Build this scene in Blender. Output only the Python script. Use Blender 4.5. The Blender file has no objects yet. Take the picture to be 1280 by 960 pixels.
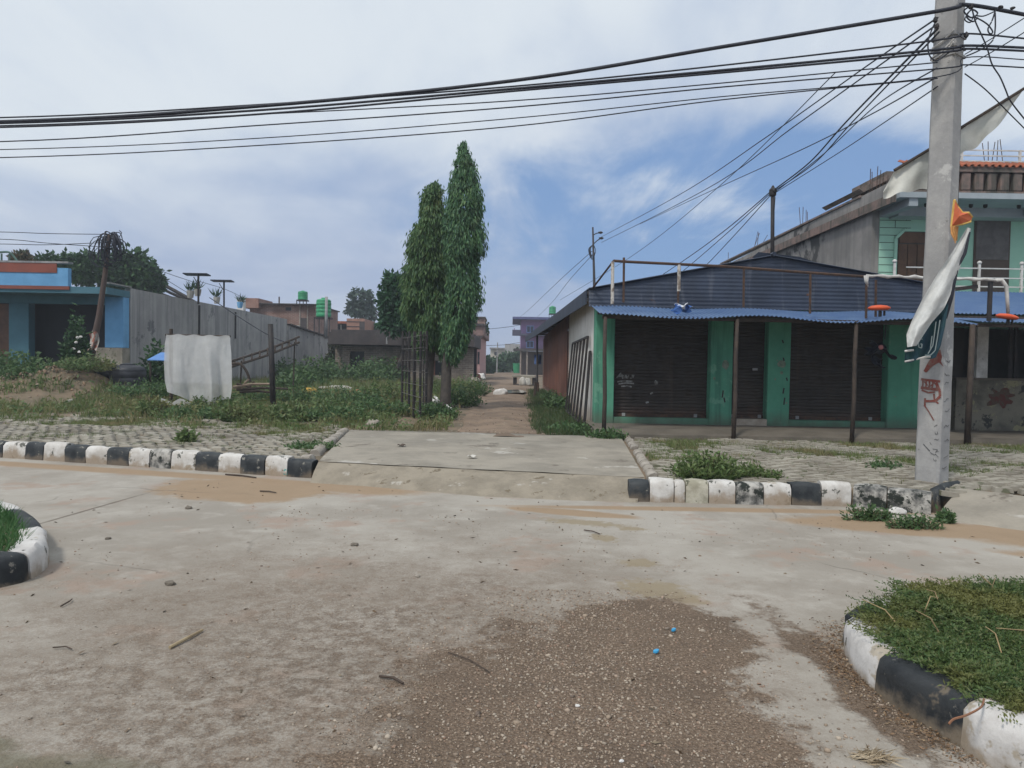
import bpy, bmesh, math, random
import numpy as np
from mathutils import Vector, Matrix, noise as mnoise
R = math.radians
random.seed(7)
rng = np.random.default_rng(11)
scene = bpy.context.scene
col = scene.collection

# ------------------------------------------------------------------ camera
F, W, H = 920.0, 1280, 960
CAMZ = 1.6
PITCH, ROLL = R(1.56), R(1.0)
cam_rot = Matrix.Rotation(R(90) - PITCH, 3, 'X') @ Matrix.Rotation(ROLL, 3, 'Z')
cd = bpy.data.cameras.new('camera')
cam = bpy.data.objects.new('camera', cd)
col.objects.link(cam)
cam.location = (0, 0, CAMZ)
cam.rotation_euler = cam_rot.to_euler()
cd.sensor_width = 36.0
cd.lens = 36.0 * F / W
cd.clip_start, cd.clip_end = 0.05, 3000
scene.camera = cam

def ray(px, py):
    return cam_rot @ Vector(((px - 640) / F, -(py - 480) / F, -1.0))
def Z(px, py, z=0.0):                    # a point on the level z
    d = ray(px, py); t = (z - CAMZ) / d.z
    return Vector((d.x * t, d.y * t, z))
def D(px, py, Y):                        # a point at distance Y in front
    d = ray(px, py); t = Y / d.y
    return Vector((d.x * t, Y, CAMZ + d.z * t))

# ------------------------------------------------------------------ object helpers
ORIG = {}
def tag(o, label=None, cat=None, group=None, kind=None):
    if label: o['label'] = label
    if cat: o['category'] = cat
    if group: o['group'] = group
    if kind: o['kind'] = kind
    return o
def thing(name, label, cat, loc=(0, 0, 0), group=None):
    o = bpy.data.objects.new(name, None)
    col.objects.link(o)
    o.location = loc
    o.empty_display_size = 0.1
    ORIG[o.name] = Vector(loc)
    return tag(o, label, cat, group)
def link(name, me, mat, parent=None, origin=None):
    """verts are in world coordinates; parent thing gives the origin"""
    og = ORIG[parent.name] if parent else Vector(origin if origin is not None else (0, 0, 0))
    if og.length > 0: me.transform(Matrix.Translation(-og))
    for m in (mat if isinstance(mat, (list, tuple)) else [mat]): me.materials.append(m)
    o = bpy.data.objects.new(name, me)
    col.objects.link(o)
    if parent: o.parent = parent
    else: o.location = og
    ORIG[o.name] = og
    return o
def copy_tree(o, parent=None):
    c = o.copy(); col.objects.link(c)
    if parent: c.parent = parent
    for ch in list(o.children): copy_tree(ch, c)
    return c

class MB:
    def __init__(s): s.v = []; s.f = []
    def add(s, vs, fs):
        b = len(s.v); s.v += [tuple(v) for v in vs]; s.f += [tuple(i + b for i in f) for f in fs]; return s
    def box(s, x0, x1, y0, y1, z0, z1):
        return s.add([(x0,y0,z0),(x1,y0,z0),(x1,y1,z0),(x0,y1,z0),(x0,y0,z1),(x1,y0,z1),(x1,y1,z1),(x0,y1,z1)],
                     [(0,3,2,1),(4,5,6,7),(0,1,5,4),(1,2,6,5),(2,3,7,6),(3,0,4,7)])
    def obox(s, c, ax, ay, az):           # centre and three half-axis vectors
        c, ax, ay, az = map(Vector, (c, ax, ay, az))
        vs = [c + ax*i + ay*j + az*k for k in (-1,1) for i, j in ((-1,-1),(1,-1),(1,1),(-1,1))]
        return s.add(vs, [(0,3,2,1),(4,5,6,7),(0,1,5,4),(1,2,6,5),(2,3,7,6),(3,0,4,7)])
    def beam(s, a, b, w, h=None, up=(0,0,1)):
        a, b = Vector(a), Vector(b); h = h or w
        d = (b - a); u = Vector(up)
        if abs(d.normalized().dot(u)) > .98: u = Vector((0,1,0))
        x = d.cross(u).normalized(); y = x.cross(d).normalized()
        return s.obox((a+b)/2, x*w/2, y*h/2, d/2)
    def tube(s, pts, r, n=6, caps=True):
        pts = [Vector(p) for p in pts]
        rs = r if isinstance(r, (list, tuple)) else [r]*len(pts)
        b = len(s.v); ref = Vector((0.13, 0.21, 1))
        for i, p in enumerate(pts):
            d = (pts[min(i+1, len(pts)-1)] - pts[max(i-1, 0)]).normalized()
            if abs(d.dot(ref.normalized())) > .95: rf = Vector((1, .1, 0))
            else: rf = ref
            x = d.cross(rf).normalized(); y = d.cross(x)
            for k in range(n):
                a = 2*math.pi*k/n
                s.v.append(tuple(p + x*math.cos(a)*rs[i] + y*math.sin(a)*rs[i]))
        for i in range(len(pts)-1):
            for k in range(n):
                k2 = (k+1) % n
                s.f.append((b+i*n+k, b+i*n+k2, b+(i+1)*n+k2, b+(i+1)*n+k))
        if caps:
            s.f.append(tuple(b+k for k in range(n))[::-1])
            s.f.append(tuple(b+(len(pts)-1)*n+k for k in range(n)))
        return s
    def lathe(s, c, prof, n=16):          # prof: (r, z)
        b = len(s.v); c = Vector(c)
        for r_, z in prof:
            for k in range(n):
                a = 2*math.pi*k/n
                s.v.append((c.x+r_*math.cos(a), c.y+r_*math.sin(a), c.z+z))
        for i in range(len(prof)-1):
            for k in range(n):
                k2 = (k+1) % n
                s.f.append((b+i*n+k, b+i*n+k2, b+(i+1)*n+k2, b+(i+1)*n+k))
        s.f.append(tuple(b+k for k in range(n))[::-1]); s.f.append(tuple(b+(len(prof)-1)*n+k for k in range(n)))
        return s
    def prism(s, pts, dvec):              # polygon pts (list of Vector) extruded by dvec
        n = len(pts); d = Vector(dvec)
        vs = [Vector(p) for p in pts] + [Vector(p)+d for p in pts]
        fs = [tuple(range(n))[::-1], tuple(range(n, 2*n))] + [(i, (i+1)%n, n+(i+1)%n, n+i) for i in range(n)]
        return s.add(vs, fs)
    def grid(s, fn, nu, nv):              # fn(u,v)->point
        vs = [fn(i/nu, j/nv) for j in range(nv+1) for i in range(nu+1)]
        fs = [(j*(nu+1)+i, j*(nu+1)+i+1, (j+1)*(nu+1)+i+1, (j+1)*(nu+1)+i) for j in range(nv) for i in range(nu)]
        return s.add(vs, fs)
    def rock(s, c, r, sq=.7, sub=1, seed=0):
        bm = bmesh.new(); bmesh.ops.create_icosphere(bm, subdivisions=sub, radius=1)
        vs = []
        for v in bm.verts:
            k = 1 + .35*mnoise.noise(v.co*1.3 + Vector((seed*3.1, seed*1.7, 0)))
            vs.append((c[0]+v.co.x*r*k, c[1]+v.co.y*r*k*.85, c[2]+v.co.z*r*k*sq))
        s.add(vs, [tuple(v.index for v in f.verts) for f in bm.faces]); bm.free(); return s
    def corr(s, o, u, v, nrm, pitch=.076, amp=.012, nv=1, sag=None):
        """corrugated sheet: o + a*u + b*v, waves run across u"""
        o, u, v, nrm = map(Vector, (o, u, v, nrm)); L = u.length
        n = max(4, int(L/pitch)*4)
        def fn(a, b):
            p = o + u*a + v*b + nrm*(amp*math.sin(2*math.pi*a*L/pitch))
            if sag: p = p + sag(a, b)
            return p
        return s.grid(fn, n, nv)
    def build(s, name, mat, parent=None, origin=None, smooth=False, bevel=0, recalc=True, solid=0):
        me = bpy.data.meshes.new(name)
        me.from_pydata(s.v, [], s.f)
        bm = bmesh.new(); bm.from_mesh(me)
        if recalc: bmesh.ops.recalc_face_normals(bm, faces=bm.faces)
        if bevel:
            bmesh.ops.bevel(bm, geom=[e for e in bm.edges if len(e.link_faces) == 2 and e.calc_face_angle(0) > .6], offset=bevel, segments=1, affect='EDGES', profile=.5)
        bm.to_mesh(me); bm.free()
        if parent is None and origin is None and s.v:
            a = np.array([tuple(v.co) for v in me.vertices]); origin = (a[:,0].mean(), a[:,1].mean(), a[:,2].min())
        if smooth:
            me.polygons.foreach_set('use_smooth', [True]*len(me.polygons))
        o = link(name, me, mat, parent, origin)
        if solid:
            m = o.modifiers.new('thickness', 'SOLIDIFY'); m.thickness = solid; m.offset = 0
        return o

def np_mesh(name, verts, nper, mat, parent=None, origin=None):
    """verts (n*nper,3); each run of nper verts is one face"""
    nv = len(verts); nf = nv // nper
    me = bpy.data.meshes.new(name)
    me.vertices.add(nv); me.vertices.foreach_set('co', verts.astype(np.float32).ravel())
    me.loops.add(nv); me.loops.foreach_set('vertex_index', np.arange(nv, dtype=np.int32))
    me.polygons.add(nf); me.polygons.foreach_set('loop_start', np.arange(0, nv, nper, dtype=np.int32))
    me.polygons.foreach_set('loop_total', np.full(nf, nper, dtype=np.int32))
    me.update(calc_edges=True); me.validate()
    return link(name, me, mat, parent, origin)

def unit(a): return a / np.maximum(np.linalg.norm(a, axis=1, keepdims=True), 1e-6)
def leaf_verts(C, Dv, L, Wd, seed=0, fold=.25):
    r = np.random.default_rng(seed); n = len(C)
    Dv = unit(Dv); S = unit(np.cross(Dv, unit(r.normal(size=(n,3)))))
    Nn = np.cross(S, Dv)
    L = np.asarray(L).reshape(-1,1)*np.ones((n,1)); Wd = np.asarray(Wd).reshape(-1,1)*np.ones((n,1))
    m = C + Dv*L*.45 - Nn*L*fold*.0
    out = np.stack([C, m + S*Wd, C + Dv*L + Nn*L*fold*(r.random((n,1))-.5), m - S*Wd], 1)
    return out.reshape(-1,3)
def blade_verts(P, h, w, lean=.35, seed=0):
    r = np.random.default_rng(seed); n = len(P)
    a = r.random(n)*2*math.pi; b = r.random(n)*2*math.pi
    s = np.stack([np.cos(a), np.sin(a), np.zeros(n)],1)*np.asarray(w).reshape(-1,1)
    h = np.asarray(h).reshape(-1,1)*np.ones((n,1))
    t = P + np.concatenate([np.cos(b)[:,None]*h*lean*r.random((n,1))*1.6, np.sin(b)[:,None]*h*lean*r.random((n,1))*1.6, h],1)
    return np.stack([P - s, P + s, t],1).reshape(-1,3)

# ------------------------------------------------------------------ materials
class NT:
    def __init__(s, name):
        s.m = bpy.data.materials.new(name); s.m.use_nodes = True
        s.t = s.m.node_tree; s.n = s.t.nodes; s.n.clear()
        s.out = s.n.new('ShaderNodeOutputMaterial')
        s.p = s.n.new('ShaderNodeBsdfPrincipled')
        s.l(s.p.outputs[0], s.out.inputs['Surface'])
        s.pos = s.n.new('ShaderNodeNewGeometry').outputs['Position']
    def l(s, a, b): s.t.links.new(a, b)
    def noise(s, scale, detail=5, rough=.6, vec=None, mapscale=None, off=None):
        n = s.n.new('ShaderNodeTexNoise'); n.inputs['Scale'].default_value = scale
        n.inputs['Detail'].default_value = detail; n.inputs['Roughness'].default_value = rough
        v = vec or s.pos
        if mapscale or off:
            mp = s.n.new('ShaderNodeMapping'); s.l(v, mp.inputs[0])
            if mapscale: mp.inputs['Scale'].default_value = mapscale
            if off: mp.inputs['Location'].default_value = off
            v = mp.outputs[0]
        s.l(v, n.inputs['Vector']); return n.outputs['Fac']
    def ramp(s, x, lo, hi, a=0.0, b=1.0):
        r = s.n.new('ShaderNodeMapRange'); r.interpolation_type = 'SMOOTHSTEP'
        s.l(x, r.inputs[0]); r.inputs[1].default_value = lo; r.inputs[2].default_value = hi
        r.inputs[3].default_value = a; r.inputs[4].default_value = b; return r.outputs[0]
    def math(s, op, a, b=None, c=None):
        n = s.n.new('ShaderNodeMath'); n.operation = op
        for i, x in enumerate((a, b, c)):
            if x is None: continue
            if isinstance(x, (int, float)): n.inputs[i].default_value = x
            else: s.l(x, n.inputs[i])
        return n.outputs[0]
    def mix(s, f, a, b, mode='MIX'):
        n = s.n.new('ShaderNodeMix'); n.data_type = 'RGBA'; n.blend_type = mode; n.clamp_factor = True
        for i, x in ((0, f), (6, a), (7, b)):
            if isinstance(x, (int, float)): n.inputs[i].default_value = x
            elif isinstance(x, (tuple, list)): n.inputs[i].default_value = (*x[:3], 1)
            else: s.l(x, n.inputs[i])
        return n.outputs[2]
    def bump(s, h, strength=.3, dist=.02):
        b = s.n.new('ShaderNodeBump'); b.inputs['Strength'].default_value = strength; b.inputs['Distance'].default_value = dist
        s.l(h, b.inputs['Height']); s.l(b.outputs[0], s.p.inputs['Normal'])
    def color(s, c):
        if isinstance(c, (tuple, list)): s.p.inputs['Base Color'].default_value = (*c[:3], 1)
        else: s.l(c, s.p.inputs['Base Color'])
    def sep(s):
        n = s.n.new('ShaderNodeSeparateXYZ'); s.l(s.pos, n.inputs[0]); return n.outputs

def M(name, c1, c2=None, scale=3, rough=.85, bump=.15, bscale=40, streak=None, spots=None, spots2=None, metal=0, spec=.3, lo=.35, hi=.65, base=None):
    k = NT(name)
    c2 = c2 or tuple(x*.7 for x in c1)
    c = k.mix(k.ramp(k.noise(scale, 6, .65), lo, hi), c1, c2)
    if streak:                                    # (colour, threshold, amount)
        st = k.ramp(k.noise(1, 4, .6, mapscale=(5, 5, .22)), streak[1], streak[1]+.16, 0, streak[2])
        c = k.mix(st, c, streak[0])
    for q, sp in enumerate((spots, spots2)):
        if sp:                                    # (colour, scale, threshold)
            c = k.mix(k.ramp(k.noise(sp[1], 5, .7, off=(3.3+q*7, 1.1, 5.2)), sp[2], sp[2]+.05), c, sp[0])
    if base:                                      # splash-back dirt: (colour, z0, z1)
        z = k.sep()[2]
        zz = k.math('ADD', z, k.math('MULTIPLY', k.noise(2.5), -.5))
        c = k.mix(k.ramp(zz, base[1]-.25, base[2]-.25, .85, 0), c, base[0])
    fine = k.noise(bscale, 4, .7)
    c = k.mix(.35, c, k.mix(fine, (.35, .35, .35), (1, 1, 1)), 'MULTIPLY')
    k.color(c); k.p.inputs['Roughness'].default_value = rough; k.p.inputs['Metallic'].default_value = metal
    k.p.inputs['Specular IOR Level'].default_value = spec
    if bump: k.bump(fine, bump, .01)
    return k.m

def brick(name, c1, c2, mortar, sc=1.0, rough=.9, stain=None):
    k = NT(name); o = k.sep()
    cb = k.n.new('ShaderNodeCombineXYZ'); k.l(k.math('ADD', o[0], o[1]), cb.inputs[0]); k.l(o[2], cb.inputs[1])
    b = k.n.new('ShaderNodeTexBrick'); k.l(cb.outputs[0], b.inputs['Vector'])
    b.inputs['Scale'].default_value = 1; b.inputs['Brick Width'].default_value = .24*sc; b.inputs['Row Height'].default_value = .08*sc
    b.inputs['Mortar Size'].default_value = .012*sc; b.inputs['Mortar Smooth'].default_value = .2; b.inputs['Bias'].default_value = 0
    b.inputs['Color1'].default_value = (*c1, 1); b.inputs['Color2'].default_value = (*c2, 1); b.inputs['Mortar'].default_value = (*mortar, 1)
    c = k.mix(k.ramp(k.noise(1.2, 5), .4, .7, 0, .75), b.outputs[0], stain or tuple(x*.5 for x in c1))
    c = k.mix(.4, c, k.mix(k.noise(30), (.4,.4,.4), (1,1,1)), 'MULTIPLY')
    k.color(c); k.p.inputs['Roughness'].default_value = rough; k.bump(b.outputs['Fac'], -.4, .01)
    return k.m

def leafmat(name, cols, transl=.3, rough=.55, patch=None):
    k = NT(name)
    g = k.n.new('ShaderNodeNewGeometry')
    cr = k.n.new('ShaderNodeValToRGB'); k.l(g.outputs['Random Per Island'], cr.inputs[0])
    e = cr.color_ramp.elements
    for i, c in enumerate(cols):
        x = i/(len(cols)-1)
        if i < 2: q = e[i]; q.position = x
        else: q = e.new(x)
        q.color = (*c, 1)
    e[1].position = 1/(len(cols)-1)
    c = cr.outputs[0]
    if patch: c = k.mix(k.ramp(k.noise(patch[1], 3), patch[2], patch[2]+.15), c, patch[0])
    k.color(c); k.p.inputs['Roughness'].default_value = rough; k.p.inputs['Specular IOR Level'].default_value = .25
    t = k.n.new('ShaderNodeBsdfTranslucent'); k.l(c, t.inputs[0])
    mx = k.n.new('ShaderNodeMixShader'); mx.inputs[0].default_value = transl
    k.l(k.p.outputs[0], mx.inputs[1]); k.l(t.outputs[0], mx.inputs[2]); k.l(mx.outputs[0], k.out.inputs['Surface'])
    return k.m

# ---- light
SUN_DIR = Vector((-.45, -.62, 1.05)).normalized()      # towards the sun: high, behind the camera's left shoulder
el = math.asin(SUN_DIR.z); az = math.atan2(SUN_DIR.x, SUN_DIR.y)
sd = bpy.data.lights.new('sun', 'SUN'); sd.energy = 2.0; sd.angle = R(10); sd.color = (1, .95, .87)
so = bpy.data.objects.new('sun', sd); col.objects.link(so)
so.rotation_euler = SUN_DIR.to_track_quat('Z', 'Y').to_euler(); so.location = (0, 0, 40)

w = bpy.data.worlds.new('World'); scene.world = w; w.use_nodes = True
t = w.node_tree; t.nodes.clear()
def wn(k): return t.nodes.new(k)
wo = wn('ShaderNodeOutputWorld'); bg = wn('ShaderNodeBackground'); t.links.new(bg.outputs[0], wo.inputs[0])
bg.inputs[1].default_value = .1
sky = wn('ShaderNodeTexSky'); sky.sky_type = 'NISHITA'; sky.sun_disc = False; sky.sun_elevation = el; sky.sun_rotation = az
sky.air_density = 1.0; sky.dust_density = 1.5; sky.ozone_density = 2.0
tc = wn('ShaderNodeTexCoord'); sp = wn('ShaderNodeSeparateXYZ'); t.links.new(tc.outputs['Generated'], sp.inputs[0])
def wm(op, a, b=None, c=None):
    n = wn('ShaderNodeMath'); n.operation = op
    for i, x in enumerate((a, b, c)):
        if x is None: continue
        if isinstance(x, (int, float)): n.inputs[i].default_value = x
        else: t.links.new(x, n.inputs[i])
    return n.outputs[0]
def wmap(x, a, b, c=0.0, d=1.0):
    n = wn('ShaderNodeMapRange'); n.interpolation_type = 'SMOOTHSTEP'
    t.links.new(x, n.inputs[0])
    for i, q in enumerate((a, b, c, d)): n.inputs[i+1].default_value = q
    return n.outputs[0]
def wmix(f, a, b):
    n = wn('ShaderNodeMix'); n.data_type = 'RGBA'
    for i, x in ((0, f), (6, a), (7, b)):
        if isinstance(x, (int, float)): n.inputs[i].default_value = x
        elif isinstance(x, tuple): n.inputs[i].default_value = (*x, 1)
        else: t.links.new(x, n.inputs[i])
    return n.outputs[2]
X, Y_, Zs = sp.outputs
zc = wm('ADD', wm('MAXIMUM', Zs, 0), .22)
cb = wn('ShaderNodeCombineXYZ')
t.links.new(wm('DIVIDE', X, zc), cb.inputs[0]); t.links.new(wm('DIVIDE', Y_, zc), cb.inputs[1])
def wnoise(scale, detail, rough, off, stretch=(1,1,1), dist=.0, rot=0):
    mp = wn('ShaderNodeMapping'); t.links.new(cb.outputs[0], mp.inputs[0])
    mp.inputs['Location'].default_value = off; mp.inputs['Scale'].default_value = stretch; mp.inputs['Rotation'].default_value = (0, 0, rot)
    n = wn('ShaderNodeTexNoise'); t.links.new(mp.outputs[0], n.inputs['Vector'])
    n.inputs['Scale'].default_value = scale; n.inputs['Detail'].default_value = detail; n.inputs['Roughness'].default_value = rough
    n.inputs['Distortion'].default_value = dist
    return n.outputs['Fac']
azi = wm('ARCTAN2', X, Y_)                       # bearing, 0 straight ahead, + to the right
ele = wm('ARCSINE', Zs)
big = wnoise(.5, 4, .5, (1.3, 4.2, 0), dist=.4)
mid = wnoise(1.5, 7, .54, (7.1, 2.0, 0), (1.0, .75, 1), dist=.3, rot=.5)
wisp = wnoise(2.1, 9, .60, (3.7, 9.0, 0), (1.3, .55, 1), dist=.5, rot=.35)
# the break in the cloud deck lies to the right of straight ahead
gap_a = wm('SUBTRACT', azi, .23); gap_e = wm('SUBTRACT', ele, .20)
g2 = wm('ADD', wm('POWER', wm('DIVIDE', gap_a, .36), 2), wm('POWER', wm('DIVIDE', gap_e, .11), 2))
gap = wmap(g2, .1, 1.7, 1, 0)
soft = wm('ADD', .34, wm('MULTIPLY', gap, .9))
dens = wm('SUBTRACT', wm('ADD', .66, wm('MULTIPLY', wm('MULTIPLY', wm('SUBTRACT', mid, .5), 1.5), soft)), wm('MULTIPLY', gap, .62))
dens = wm('ADD', dens, wm('MULTIPLY', wm('MULTIPLY', wm('SUBTRACT', wisp, .5), 1.5), soft))
cover = wmap(dens, .08, .72)
cloudcol = wmix(wmap(wm('ADD', wm('ADD', wm('MULTIPLY', big, .6), wm('MULTIPLY', mid, .3)), wmap(ele, .02, .50, -.07, .09)), .33, .53), (2.95, 3.8, 5.5), (6.2, 6.75, 7.3))
low = wmap(Zs, .0, .26, 1, 0)
cloudcol = wmix(wm('MULTIPLY', low, .6), cloudcol, (3.9, 4.4, 5.6))
bluesky = wmix(.85, sky.outputs[0], (1.8, 3.0, 5.3))
cloudcol = wmix(wm('MULTIPLY', wmap(dens, .45, .85), wm('MULTIPLY', gap, .8)), cloudcol, (6.9, 7.2, 7.6))
fin = wmix(cover, bluesky, cloudcol)
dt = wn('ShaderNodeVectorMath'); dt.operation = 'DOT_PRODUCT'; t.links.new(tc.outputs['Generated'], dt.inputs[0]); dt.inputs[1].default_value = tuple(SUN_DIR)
glow = wmap(dt.outputs['Value'], .12, .95, 1.0, 1.35)       # cloud brightened round the hidden sun, out of frame, to add ambient light
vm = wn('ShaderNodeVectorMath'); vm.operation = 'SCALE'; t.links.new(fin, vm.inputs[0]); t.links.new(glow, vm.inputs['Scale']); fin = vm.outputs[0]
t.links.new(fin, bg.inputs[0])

scene.view_settings.view_transform = 'Standard'; scene.view_settings.look = 'None'
scene.view_settings.exposure = 0.23; scene.view_settings.gamma = 1.0
scene.view_settings.use_curve_mapping = False
scene.render.engine = 'CYCLES'
scene.cycles.max_bounces = 6; scene.cycles.transparent_max_bounces = 8
# ------------------------------------------------------------------ shared materials
G = .2
m_earth = M('earth', (.21,.155,.105), (.12,.10,.065), scale=.8, spots=((.085,.08,.05), 1.1, .58), bump=.6, bscale=14)
m_dirt = M('lane_dirt', (.25,.18,.125), (.16,.115,.08), scale=1.1, spots=((.31,.24,.175), 2.6, .6), spots2=((.12,.10,.06), 1.7, .62), bump=.8, bscale=12)
m_paver = M('paver_stone', (.37,.34,.28), (.235,.21,.17), scale=1.6, bump=.5, bscale=25, spots=((.14,.14,.09), 2.5, .57))
m_conc = M('slab_concrete', (.33,.295,.24), (.24,.215,.175), scale=1.4, bump=.25, bscale=30, spots=((.17,.145,.115), 1.2, .6), spots2=((.42,.39,.34), .8, .6))
m_oldconc = M('old_concrete', (.34,.335,.33), (.23,.23,.235), scale=2.5, bump=.3, bscale=30, streak=((.14,.14,.15), .52, .5))
m_rust = M('rusty_steel', (.10,.055,.035), (.05,.035,.03), scale=9, bump=.2, rough=.8)
m_dark = M('dark_steel', (.022,.022,.024), (.04,.032,.03), scale=8, bump=.1, rough=.6)
m_wire = M('cable_sheath', (.018,.02,.03), (.03,.033,.045), scale=4, bump=0, rough=.6)
m_white = M('white_paint', (.72,.70,.67), (.5,.48,.45), scale=4, spots=((.2,.18,.15), 7, .64), bump=.2)
m_kw = M('kerb_white', (.62,.60,.565), (.47,.44,.40), scale=5, spots=((.10,.10,.085), 6, .585), spots2=((.34,.29,.22), 3, .58), bump=.35, bscale=22, base=((.30,.23,.16), .02, .13))
m_kb = M('kerb_black', (.018,.022,.026), (.045,.05,.052), scale=5, spots=((.22,.21,.18), 8, .60), bump=.35, bscale=22, rough=.6, base=((.16,.125,.09), .01, .10))
m_kbw = M('kerb_worn', (.05,.052,.05), (.45,.43,.39), scale=7, spots=((.02,.025,.02), 5, .52), bump=.4, bscale=22)
m_kdirty = M('kerb_dirty', (.50,.47,.38), (.30,.28,.21), scale=6, spots=((.06,.065,.04), 6, .58), bump=.4, bscale=22)
m_kbare = M('kerb_bare', (.40,.36,.31), (.25,.22,.18), scale=5, bump=.4, bscale=22)

# ------------------------------------------------------------------ road edge (foot of the kerb)
KPX = [(-80,568),(0,572),(390,598),(465,608),(600,620),(790,628),(900,630),(1060,633),(1165,643)]
KP = [Z(*p) for p in KPX]
KP = [KP[0] + (KP[0]-KP[1]).normalized()*45] + KP + [KP[-1] + Vector((50, -1.5, 0))]
def K(x):
    for a, b in zip(KP, KP[1:]):
        if a.x <= x <= b.x: return a.y + (b.y-a.y)*(x-a.x)/(b.x-a.x)
    return KP[0].y if x < KP[0].x else KP[-1].y
def fbm(x, y, s=1.0, z=0.0): return mnoise.noise(Vector((x*s, y*s, z))) + .5*mnoise.noise(Vector((x*s*2.1, y*s*2.1, z+5)))

# slab (driveway apron) corners
S_fl, S_fr, S_br, S_bl = Z(398,577,G+.02), Z(806,597,G+.02), Z(776,546,G+.02), Z(438,537,G+.02)
def in_quad(x, y, q):
    for a, b in zip(q, q[1:]+q[:1]):
        if (b.x-a.x)*(y-a.y) - (b.y-a.y)*(x-a.x) < 0: return False
    return True
SLAB = [S_fl, S_fr, S_br, S_bl]
LANE_L = [(566,541),(578,520),(592,500),(602,484),(613,471)]
LANE_R = [(690,545),(678,522),(672,500),(668,486),(650,471)]
LL = [Z(*p, G) for p in LANE_L]; LR = [Z(*p, G) for p in LANE_R]
def lane_x(y):
    def ip(Lp):
        if y <= Lp[0].y: return Lp[0].x
        for a, b in zip(Lp, Lp[1:]):
            if a.y <= y <= b.y: return a.x + (b.x-a.x)*(y-a.y)/(b.y-a.y)
        return Lp[-1].x
    return ip(LL), ip(LR)

foot_l, foot_r, ramp2_l = Z(387,604).x, Z(796,629).x, Z(1166,650).x
def ground_z(x, y):
    t = y - K(x)
    z = G - .03
    if (foot_l-.1 < x < foot_r+.15 or x > ramp2_l-.05) and t < .75: return -.12
    if t > 4.8 and x < 1.0 and y < 70:
        a = min(1, (t-4.8)/3)
        l, r = lane_x(y)
        if x < l: z += a*(.10*fbm(x, y, .35) + .04*fbm(x, y, 1.3))*min(1, (l-x)/1.5)
        # the heaps of earth towards the blue shop
        for (hx, hy, hr, hh) in HEAPS:
            d2 = ((x-hx)**2 + ((y-hy)*.8)**2)/hr**2
            if d2 < 4: z += hh*math.exp(-d2*1.4)*(1+.35*fbm(x, y, 1.9))
    return z
hp = [Z(95,487,G), Z(180,500,G), Z(20,505,G)]
HEAPS = [(D(98,470,23.5).x, 23.5, 1.7, .85), (D(172,495,21.5).x, 21.5, 1.1, .35), (D(25,470,23).x, 23.0, 1.6, .55)]

xs = sorted(set([-600,-300,-150,-80,-50,-35] + [round(-26+i*.4,2) for i in range(int(44/.4))] + [20,26,35,50,80,150,300,600]))
ts = [.1] + [.6+i*.4 for i in range(90)] + [40,46,54,65,80,100,130,170,230,320,450,650,900]
b = MB(); nx = len(xs)
for t_ in ts:
    for x in xs:
        y = K(x) + t_
        b.v.append((x, y, ground_z(x, y)))
for j in range(len(ts)-1):
    for i in range(nx-1): b.f.append((j*nx+i, j*nx+i+1, (j+1)*nx+i+1, (j+1)*nx+i))
# the same sheet runs on under the road
n0 = len(b.v)
for x in xs: b.v.append((x, K(x)+.08, -.06))
for x in xs: b.v.append((x, -300, -.06))
for i in range(nx-1):
    b.f.append((n0+i, n0+i+1, i+1, i)); b.f.append((n0+nx+i, n0+nx+i+1, n0+i+1, n0+i))
tag(b.build('ground', m_earth, origin=(0,0,0), smooth=True), kind='structure')

# ------------------------------------------------------------------ concrete road with mud, wear and a gravelly patch
k = NT('road_concrete')
P = k.pos; o3 = k.sep()
wob = k.noise(1.6, 6, .65); wob2 = k.noise(5, 5, .7, off=(4,2,0))
wob3 = k.noise(13, 4, .65, off=(1,8,0))
wb3 = k.math('MULTIPLY', k.math('SUBTRACT', wob3, .5), 3.4)
wb = k.math('ADD', k.math('MULTIPLY', k.math('SUBTRACT', wob, .5), 1.5), k.math('MULTIPLY', k.math('SUBTRACT', wob2, .5), .9))
def blob(cx, cy, rx, ry, rot=0.0, soft=.25, wobble=1.0, small=False, rag=0.0):
    mp = k.n.new('ShaderNodeMapping'); mp.vector_type = 'TEXTURE'
    mp.inputs['Location'].default_value = (cx, cy, 0); mp.inputs['Rotation'].default_value = (0,0,rot); mp.inputs['Scale'].default_value = (rx, ry, 1)
    k.l(P, mp.inputs[0])
    wv = k.math('MULTIPLY', wb3 if small else wb, wobble)
    if rag: wv = k.math('ADD', wv, k.math('MULTIPLY', wb3, rag))
    sx = k.n.new('ShaderNodeSeparateXYZ'); k.l(mp.outputs[0], sx.inputs[0])
    d = k.math('SQRT', k.math('ADD', k.math('POWER', sx.outputs[0], 2), k.math('POWER', sx.outputs[1], 2)))
    return k.ramp(k.math('ADD', d, wv), 1-soft, 1+soft, 1, 0)
def mx(*a):
    r = a[0]
    for q in a[1:]: r = k.math('MAXIMUM', r, q)
    return r
c = k.mix(k.ramp(k.noise(.5, 6, .68), .40, .60), (.355,.325,.28), (.275,.245,.205))
c = k.mix(k.ramp(k.noise(2.3, 6, .7, off=(9,3,0)), .5, .72, 0, .55), c, (.44,.41,.36))
c = k.mix(k.ramp(k.noise(1.1, 4, .7, off=(2,7,0)), .54, .66, 0, .8), c, (.31,.235,.185))
# rubbed, pitted older surface in the middle distance
worn = blob(-.8, 4.0, 2.3, 2.3, .2, .6, 1.3)
gran = k.noise(62, 3, .75); gran2 = k.noise(14, 6, .8)
pit = k.ramp(k.math('ADD', k.math('MULTIPLY', gran, .5), k.math('MULTIPLY', gran2, .5)), .45, .54)
c = k.mix(k.math('MULTIPLY', worn, k.math('ADD', .25, k.math('MULTIPLY', pit, .55))), c, (.20,.155,.115))
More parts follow.
